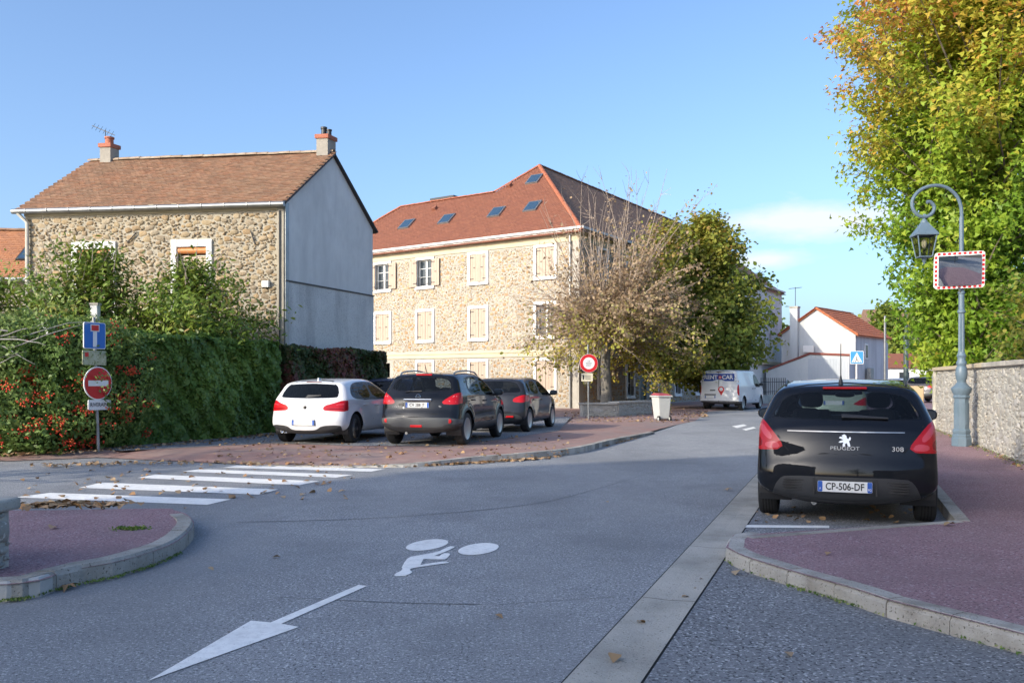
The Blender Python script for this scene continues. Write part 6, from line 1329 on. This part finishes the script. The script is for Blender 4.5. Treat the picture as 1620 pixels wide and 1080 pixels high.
t0, t1 = sq(.265, -.37), sq(.17, -.80)
for j in range(4):
    MB().tube([t0[j], t1[j]], .014, 6).build('lantern_bar', STONEG, lr); q = (j + 1) % 4
    MB().tube([t1[j], t1[q]], .014, 6).build('lantern_bar', STONEG, lr)
    c0, c1, c2, c3 = (V3(v) for v in (t0[j], t0[q], t1[q], t1[j])); ctr = (c0 + c1 + c2 + c3) / 4; MB().poly([ctr + (v - ctr) * .95 for v in (c0, c1, c2, c3)]).build('lantern_pane', glass_mat('lantern_glass', (.85, .82, .66), .72), lr)
MB().poly([V3(v) + V3((0, 0, .005)) for v in sq(.16, -.80)]).build('lantern_floor', STONEG, lr); MB().lathe([(.0, -.96), (.025, -.92), (.03, -.89), (.05, -.84), (.055, -.80)], 12, (cx, ly, zl)).build('lantern_finial', STONEG, lr, smooth=True)
ellipsoid((cx, ly, zl - .52), .05, .05, .10, 12, 2).build('lamp_bulb', mat('milky_bulb', (.75, .74, .68), rough=.4), lr, smooth=80)
# traffic mirror on the lamp
mc = V3(((1512.5 - 810) * k_, ly - .13, CAM_H + (HOR - 428.5) * k_)); tm = empty('traffic_mirror', mc, 'rectangular convex traffic mirror with red and white border on the lamp post', 'mirror')
mn = V3((-.16, -1, -.16)).normalized(); mx_ = V3((1, -.16, .035)); mx_ = (mx_ - mn * mx_.dot(mn)).normalized(); mz_ = mn.cross(mx_); mz_ = mz_ if mz_.z > 0 else -mz_
MW, MH = .98, .75; fr = lambda a, b, o=0.0: mc + mx_ * a + mz_ * b + mn * o
MB().prism([fr(a, b, -.03) for a, b in rr_poly(MW, MH, .07)], mn * .05).build('mirror_frame', WHITE, tm)
RED = mat('sign_red', [(.55, .012, .016), (.62, .02, .024)], scale=5, rough=.4); BLUE = mat('sign_blue', [(.012, .13, .48), (.02, .16, .52)], scale=4, rough=.4); SIGNW = mat('sign_white', [(.74, .74, .73), (.80, .80, .79)], scale=5, rough=.45)
nh, nv = 9, 7
for i in range(nh):
    for sg_ in (-1, 1): c = (-MW / 2 + .09 + (MW - .18) * i / (nh - 1), sg_ * (MH / 2 - .032)); MB().prism([fr(c[0] + a, c[1] + b, .02) for a, b in rr_poly(.055, .045, .006, 1)], mn * .004).build('red_block', RED, tm)
for i in range(nv):
    for sg_ in (-1, 1): c = (sg_ * (MW / 2 - .032), -MH / 2 + .10 + (MH - .20) * i / (nv - 1)); MB().prism([fr(c[0] + a, c[1] + b, .02) for a, b in rr_poly(.045, .052, .006, 1)], mn * .004).build('red_block', RED, tm)
m = MB(); n = 14; vs = []
for i in range(n + 1):
    for j in range(n + 1): a, b = (i / n - .5) * (MW - .15), (j / n - .5) * (MH - .15); vs.append(fr(a, b, .022 + .11 * (1 - (2 * a / MW) ** 2 * .75 - (2 * b / MH) ** 2 * .25) * .55))
m.add(vs, [(i * (n + 1) + j, (i + 1) * (n + 1) + j, (i + 1) * (n + 1) + j + 1, i * (n + 1) + j + 1) for i in range(n) for j in range(n)]); m.build('mirror_glass', mat('mirror_silver', (.62, .64, .66), rough=.02, metal=1.0), tm, smooth=True)
MB().tube([mc + V3((0, .02, -.35)), (lx, ly - .0, mc.z - .5)], .02, 6).build('bracket', METAL, tm); MB().box((lx, ly - .04, mc.z), (.13, .12, .10)).build('clamp', METAL, tm)
# signs on the left post
sx_, sy_ = P(156, 721, .0); pb_ = V3((sx_, sy_, 0)); ptop = V3((sx_ - .06 - .05, sy_ + .03, 2.72))
sn_ = V3((.90, -.43, 0)).normalized(); sr_ = V3((.43, .90, 0)).normalized()
ps = empty('sign_post', pb_, 'leaning grey post carrying the no entry sign before the firethorn', 'sign post'); MB().tube([pb_ - V3((0, 0, .03)), ptop], .032, 10).build('post', METAL, ps, smooth=True)
on = lambda z: pb_.lerp(ptop, z / 2.72)
def sign(name, c, polyf, label, back=.03, m_=None, parent_=None):
    r = empty(name, c, label, 'sign'); MB().prism([c + sr_ * a + V3((0, 0, b)) + sn_ * .040 for a, b in polyf], sn_ * .02).build('sign_plate', m_ or SIGNW, r); return r
def deco(r, c, poly, m_, o=.062, nm='sign_marking'): return MB().prism([c + sr_ * a + V3((0, 0, b)) + sn_ * o for a, b in poly], sn_ * .003).build(nm, m_, r)
circ = lambda r, n=40: [(r * math.cos(2 * math.pi * i / n), r * math.sin(2 * math.pi * i / n)) for i in range(n)]
def rect(w, h, dx=0, dy=0): return [(dx - w / 2, dy - h / 2), (dx + w / 2, dy - h / 2), (dx + w / 2, dy + h / 2), (dx - w / 2, dy + h / 2)]
zpx = lambda y: CAM_H + (HOR - y) / FPX * sy_
c = on(zpx(606)); r = sign('no_entry_sign', c, circ(.325), 'round red no entry sign with white bar on the leaning post'); deco(r, c, circ(.305), RED); deco(r, c, rect(.46, .11), SIGNW, .066)
c = on(zpx(531)) + sr_ * -.04; r = sign('dead_end_sign', c, rr_poly(.50, .52, .04), 'blue square dead end sign above the no entry sign'); deco(r, c, rr_poly(.47, .49, .03), BLUE); deco(r, c, rect(.09, .34, 0, -.05), SIGNW, .066); deco(r, c, rect(.20, .14, 0, .15), SIGNW, .066); deco(r, c, rect(.165, .105, 0, .15), RED, .070)
c = on(zpx(566)) + sr_ * -.06; MOSSY = mat('mossy_plate', [(.34, .35, .20), (.50, .50, .36)], scale=9, rough=.8, speck=(22, (.18, .20, .08), .58)); r = sign('weathered_plate', c, rr_poly(.54, .28, .02), 'mossy weathered plate between the blue and red signs', m_=MOSSY); deco(r, c, rect(.08, .08, -.18, .06), RED)
for ln, (dy, t) in enumerate(((.02, 'VOIE'), (-.08, 'SANS'))):
    pass
c = on(zpx(640)) + sr_ * .02; r = sign('small_plate', c, rr_poly(.52, .20, .02), 'small white plate with dark lettering under the no entry sign'); o = text_mesh('RIVERAINS', .11, INK, r, tuple(sn_ * .064), rot=(R(90), 0, math.atan2(sr_.y, sr_.x)), name='sign_lettering', sx=.86)
# concrete post in the garden
q = P(147, 690, .0); gp = empty('concrete_post', (-9.7, 20.6, 0), 'plain concrete post standing up out of the firethorn', 'post'); MB().box((-9.7, 20.6, 1.62), (.17, .17, 3.24)).build('shaft', WREND, gp, bevel=.015); MB().box((-9.7, 20.6, 3.25), (.2, .2, .05)).build('cap', CONC, gp)
gp = empty('gate_pillar', (-10.6, 20.2, 0), 'pale pillar with terracotta cap half hidden by the firethorn', 'pillar'); MB().box((-10.6, 20.2, 1.45), (.36, .3, 2.9)).build('shaft', WREND, gp, bevel=.015); MB().box((-10.6, 20.2, 2.93), (.46, .4, .07)).build('cap', REDBR, gp, bevel=.015)
# round prohibition sign by the forecourt
x0, y0 = P(931, 663.5, .03); c0 = V3((x0, y0, .03)); sn_ = V3((.10, -1, 0)).normalized(); sr_ = V3((1, .10, 0)).normalized()
ps = empty('sign_post', c0, 'slim pale post of the round red ringed sign near the planter', 'sign post'); MB().tube([c0 - V3((0, 0, .05)), c0 + V3((-.02, 0, 2.75))], .03, 10).build('post', METAL, ps, smooth=True)
zq = lambda y: CAM_H + (HOR - y) / FPX * y0
c = V3((x0, y0, zq(574.5))); r = sign('prohibition_sign', c, circ(.34), 'round white sign with red ring on the slim post'); deco(r, c, circ(.33), RED); deco(r, c, circ(.215), SIGNW, .066)
for (t, dy, s_) in (('3,5t', .07, .09), ('TRANSIT', -.01, .075), ('INTERDIT', -.085, .06)): text_mesh(t, s_, INK, r, tuple(sn_ * .070 + V3((0, 0, dy))), rot=(R(90), 0, math.atan2(sr_.y, sr_.x)), name='sign_lettering', sx=.75)
c = V3((x0 - .06, y0, zq(596.5))); r = sign('small_plate', c, rr_poly(.42, .30, .02), 'small pale plate fixed under the round red ringed sign', m_=mat('pale_plate', (.68, .62, .46), rough=.5)); deco(r, c, rect(.05, .16, -.14, 0), INK); [deco(r, c, rect(.2, .016, .03, dy), INK) for dy in (.06, 0, -.06)]
# pedestrian crossing sign
q = V3((16.35, 42.0, .12)); sn_ = V3((-.15, -1, 0)).normalized(); sr_ = V3((1, -.15, 0)).normalized()
ps = empty('sign_post', q, 'pale post of the blue pedestrian crossing sign', 'sign post'); MB().tube([q, q + V3((0, 0, 2.6))], .045, 10).build('post', WREND, ps, smooth=True)
c = q + V3((0, 0, 2.42)); r = sign('crossing_sign', c, rr_poly(.62, .62, .04), 'blue square pedestrian crossing sign with white triangle'); deco(r, c, rr_poly(.57, .57, .03), mat('sign_light_blue', (.06, .30, .62), rough=.4)); deco(r, c, [(-.24, -.22), (.24, -.22), (0, .24)], SIGNW, .066)
deco(r, c, circ(.03, 12), INK, .070); [deco(r, c + V3((0, 0, 0)), p, INK, .070) for p in ([(-.025, -.04), (.03, -.04), (.02, -.1), (.07, -.17), (.04, -.17), (0, -.12), (-.04, -.17), (-.07, -.17), (-.02, -.09)], rect(.05, .03, -.16, -.19), rect(.05, .03, -.06, -.19), rect(.05, .03, .06, -.19), rect(.05, .03, .16, -.19))]
# wheelie bin
bx_, by_ = P(1046, 666, .02); wbn = empty('wheelie_bin', (bx_, by_, .02), 'pale grey wheelie bin with dark red lid beside the road', 'bin', rz=R(20)); GREYB = mat('bin_grey', [(.48, .49, .47), (.54, .55, .52)], scale=4, rough=.5)
m = MB(); rings = [[(sx * .19, sy * .20 - .02, .08) for sx, sy in ((-1, -1), (1, -1), (1, 1), (-1, 1))], [(sx * .25, sy * .27, .85) for sx, sy in ((-1, -1), (1, -1), (1, 1), (-1, 1))]]; m.add([p for r in rings for p in r], [(j, (j + 1) % 4, 4 + (j + 1) % 4, 4 + j) for j in range(4)] + [(0, 1, 2, 3), (4, 5, 6, 7)]); m.build('tub', GREYB, wbn, local=True, bevel=.02)
MB().prism([(-.29, -.31, .86), (.29, -.31, .86), (.29, .31, .86), (-.29, .31, .86)], (0, 0, .05)).build('rim', GREYB, wbn, local=True, bevel=.01)
MB().add([(-.28, -.30, .91), (.28, -.30, .91), (.28, .30, .93), (-.28, .30, .93), (-.18, -.2, .97), (.18, -.2, .97), (.18, .22, 1.0), (-.18, .22, 1.0)], [(0, 1, 5, 4), (1, 2, 6, 5), (2, 3, 7, 6), (3, 0, 4, 7), (4, 5, 6, 7), (0, 3, 2, 1)]).build('lid', mat('bin_red', [(.36, .06, .07), (.42, .08, .09)], rough=.5), wbn, local=True, bevel=.012)
for sd in (-1, 1): w = MB().lathe([(.05, -.025), (.10, -.025), (.10, .025), (.05, .025)], 20, (sd * .22, -.24 if False else -.22, .10), 'x').build('wheel', RUBBER, wbn, local=True, smooth=40); MB().lathe([(0, -.028), (.055, -.027), (.055, .027), (0, .028)], 14, (sd * .22, -.22, .10), 'x').build('hub', GREYB, w, local=True)
MB().tube([(-.22, -.22, .10), (.22, -.22, .10)], .015, 6).build('axle', METAL, wbn, local=True)
# low planter walls
def planter(pa, pb, h, th, label, seed):
    a, b = V3((*pa, 0)), V3((*pb, 0)); e = b - a; L = e.length; e.normalize(); n = V3((e.y, -e.x, 0)); n = n if n.y < 0 else -n; r = empty('planter_wall', a, label, 'wall', 'low planter walls under the lime trees')
    w = MB(); bar(w, a, e, n, 0, L, -.03, h, -th, 0); w = w.build('wall_body', MORT2, r); rubble(a, e, n, L, .04, h, [], (.16, .34), (.10, .17), .03, STONE3, w, 24, seed=seed)
    k = 3
    for i in range(k): c_ = MB(); bar(c_, a, e, n, L * i / k + .005 - (.05 if i == 0 else 0), L * (i + 1) / k - .005, h, h + .07, -th - .05, .06); c_.build('cap_slab', CONC, r, bevel=.01)
planter(P(922, 659.5, .04), P(977, 659, .04), .52, .4, 'short low stone planter wall behind the round sign', 91)
pa = P(978, 659, .04); planter((pa[0] + .02, pa[1] + .02), P(1031, 655.5, .04), .56, .4, 'low stone planter wall running towards the wheelie bin', 92)
# plywood box, fence, poles
q = RD(38.5, 2.3); bxo = empty('plywood_box', (17.3, 38.3, .12), 'tall beige plywood box on the pavement beyond the black hatchback', 'box', rz=R(-12)); PLY = mat('plywood', [(.50, .36, .20), (.58, .43, .26)], scale=3, rough=.75, stretch=(1, 1, .2), stain=(2, (.42, .28, .15), .4, (1, 1, .2)))
for (cx, cy, w, d) in ((-.19, -.40, .37, .02), (.19, -.40, .37, .02), (-.19, .40, .37, .02), (.19, .40, .37, .02), (-.39, 0, .02, .78), (.39, 0, .02, .78)): MB().box((cx, cy, .55), (w, d, 1.1)).build('panel', PLY, bxo, local=True, bevel=.004)
MB().box((0, 0, 1.09), (.76, .76, .02)).build('top_panel', PLY, bxo, local=True)
fe = empty('iron_fence', (15.2, 55, 0), 'black iron railing fence between the van and the gabled house', 'fence'); f0, f1 = V3((15.2, 54, 0)), V3((17.6, 57.0, 0)); e = (f1 - f0); L = e.length; e.normalize()
fb = MB(); n = V3((e.y, -e.x, 0)); bar(fb, f0, e, n, 0, L, 0, .55, -.1, .1); fb.build('plinth', MORT3, fe)
for z in (.75, 1.35): MB().tube([f0 + V3((0, 0, z)), f1 + V3((0, 0, z))], .025, 6).build('rail', IRON, fe)
for i in range(14): p = f0 + e * (L * i / 13); MB().tube([p + V3((0, 0, .5)), p + V3((0, 0, 1.6))], .022, 6).build('railing_bar', IRON, fe)
pl = empty('street_pole', (25.6, 57.5, 0), 'dark green street pole beside the far parked cars', 'pole'); MB().lathe([(.22, 0), (.22, .9), (.16, 1.0), (.15, 4.4), (.10, 4.5), (.09, 6.0)], 14, (25.6, 57.5, 0)).build('shaft', mat('pole_green', (.06, .09, .09), rough=.5), pl, smooth=30)
pl = empty('street_pole', (29.5, 70, 0), 'thin grey pole in front of the distant cream house', 'pole'); MB().lathe([(.10, 0), (.09, 6.5), (.0, 6.55)], 12, (29.5, 70, 0)).build('shaft', METAL, pl, smooth=30)
pl = empty('street_pole', (28.0, 57, 0), 'pale blue grey post at the end of the stone wall', 'pole'); MB().lathe([(.14, 0), (.13, 2.9), (.0, 2.95)], 12, (28.0, 57, 0)).build('shaft', STONEG, pl, smooth=30)
# ------------------------------------------------------------------ fallen leaves
LITTER = mat('fallen_leaf', [(.28, .15, .06), (.34, .20, .09)], scale=20, rough=.85, tint=[(.38, .20, .09), (.50, .35, .18), (.28, .15, .08), (.55, .43, .28), (.38, .26, .15)])
def litter(n, fn, size, seed):
    r = np.random.default_rng(seed); out = []
    while len(out) < n:
        p = fn(r)
        if p is not None: out.append(p)
    return np.array(out), size * (.6 + .8 * r.random(n))
def along(pts, wid, z):
    pts = [np.array(p[:2]) for p in pts]
    def f(r):
        i = r.integers(len(pts) - 1); t = r.random(); p = pts[i] + (pts[i + 1] - pts[i]) * t + r.normal(size=2) * wid; return (p[0], p[1], z + .012)
    return f
def area(x0, x1, y0, y1, z):
    def f(r):
        px, py = r.uniform(x0, x1), r.uniform(y0, y1); X, Y = P(px, py, z); return (X, Y, z + .008)
    return f
groups_ = [(420, along([P(640, 738), P(740, 733.5), P(860, 726), P(1000, 695)], .07, .0), .085), (260, along([P(60, 738), P(300, 733), P(640, 739)], .18, .012), .08), (500, along([(-10.5, 16.3), (-8.4, 17.0), (-7.6, 18.4), (-6.6, 21.0), (-5.7, 23.2)], .25, .10), .08), (160, along([P(45, 806, .1), P(120, 803, .1), P(200, 803, .1)], .09, .12), .10), (340, area(330, 900, 690, 725, .10), .075), (420, area(890, 1090, 652, 668, .06), .09), (100, area(30, 560, 742, 790, 0), .085), (260, area(1060, 1120, 645, 660, .02), .1), (10, area(250, 1150, 740, 1000, 0), .05), (40, area(1190, 1460, 790, 830, .0), .07), (110, along([wall_pt(14), wall_pt(18), wall_pt(25)], .18, ZP), .06)]
allp = []; alls = []
for i, (n, fn, s_) in enumerate(groups_): p, sz = litter(n, fn, s_, 200 + i); allp.append(p); alls.append(sz)
allp = np.concatenate(allp); alls = np.concatenate(alls); nn = rng.normal(size=allp.shape) * .28 + np.array([0, 0, 1]); allp[:, 2] += alls * .04
tag(link('leaf_litter', leaf_mesh('leaf_litter', allp, nn, alls, BROAD * np.array([1, 1, 2.5]), rng.random(len(allp))), LITTER), 'scattered brown fallen leaves on the road and forecourt', 'leaves', kind='stuff')
for (px, py, z, sz, lab) in ((972, 1043, .008, .10, 'curled brown leaf lying in the concrete gutter'), (108, 932, .0, .16, 'brown leaf lying against the kerb of the rounded purple island'), (84, 836, .118, .12, 'pale curled leaf on the rounded purple island'), (1248, 1037, .004, .07, 'pale leaf on the dark asphalt beside the concrete gutter'), (1165, 908, .004, .10, 'small brown leaf under the kerb corner next to the gutter'), (1310, 877, ZP, .07, 'brown leaf on the purple pavement behind the black hatchback'), (1502, 831, ZP, .12, 'brown leaf beside the corner of the parking bay'), (229, 745, .0, .15, 'large orange leaf on the road by the zebra crossing'), (1152, 776, .0, .14, 'brown leaf at the edge of the gutter beside the black hatchback')):
    X, Y = P(px, py, z); me = leaf_mesh('fallen_leaf', [(0, 0, sz * .06)], [(.25 * random.uniform(-1, 1), .2 * random.uniform(-1, 1), 1)], sz, STAR * np.array([1, 1, 4.5]) if sz > .13 else BROAD * np.array([1, 1, 3]), np.array([random.random()]))
    o = link('fallen_leaf', me, LITTER); o.location = (X, Y, z + .004); tag(o, lab, 'leaf', 'larger fallen leaves')
# moss and weeds along kerbs
X, Y = P(207, 836, .118); u = rng.normal(size=(260, 2)) * np.array([.07, .05]); pp = np.c_[X + u[:, 0], Y + u[:, 1], np.full(260, .125)]
tag(link('moss_patch', leaf_mesh('moss_patch', pp, rng.normal(size=pp.shape) * .6 + np.array([0, 0, .7]), .035, DIAMOND, rng.random(260) * .8), L_FRUIT), 'bright green moss patch on the rounded purple island', 'moss', kind='stuff')
f_ = along([P(0, 953), P(41, 949), P(107, 930), P(184, 915), P(244, 896), P(285, 876)], .02, 0); pp = np.array([f_(np.random.default_rng(i)) for i in range(420)]); f_ = along([P(1148, 889), P(1244, 927), P(1350, 959), P(1620, 1038)], .02, 0); pq = np.array([f_(np.random.default_rng(i)) for i in range(300)]); f_ = along([wall_pt(15), wall_pt(20), wall_pt(27)], .09, ZP); pw = np.array([f_(np.random.default_rng(i)) for i in range(900)]); pw[:, :2] -= np.array([UY, -UX]) * .06; pp = np.concatenate([pp, pq, pw]); pp[:, 2] += .006
tag(link('weeds', leaf_mesh('weeds', pp, rng.normal(size=pp.shape) + np.array([0, 0, .4]), .028, DIAMOND, rng.random(len(pp))), L_PYR), 'small weeds and moss growing along kerbs and wall foot', 'weeds', kind='stuff')
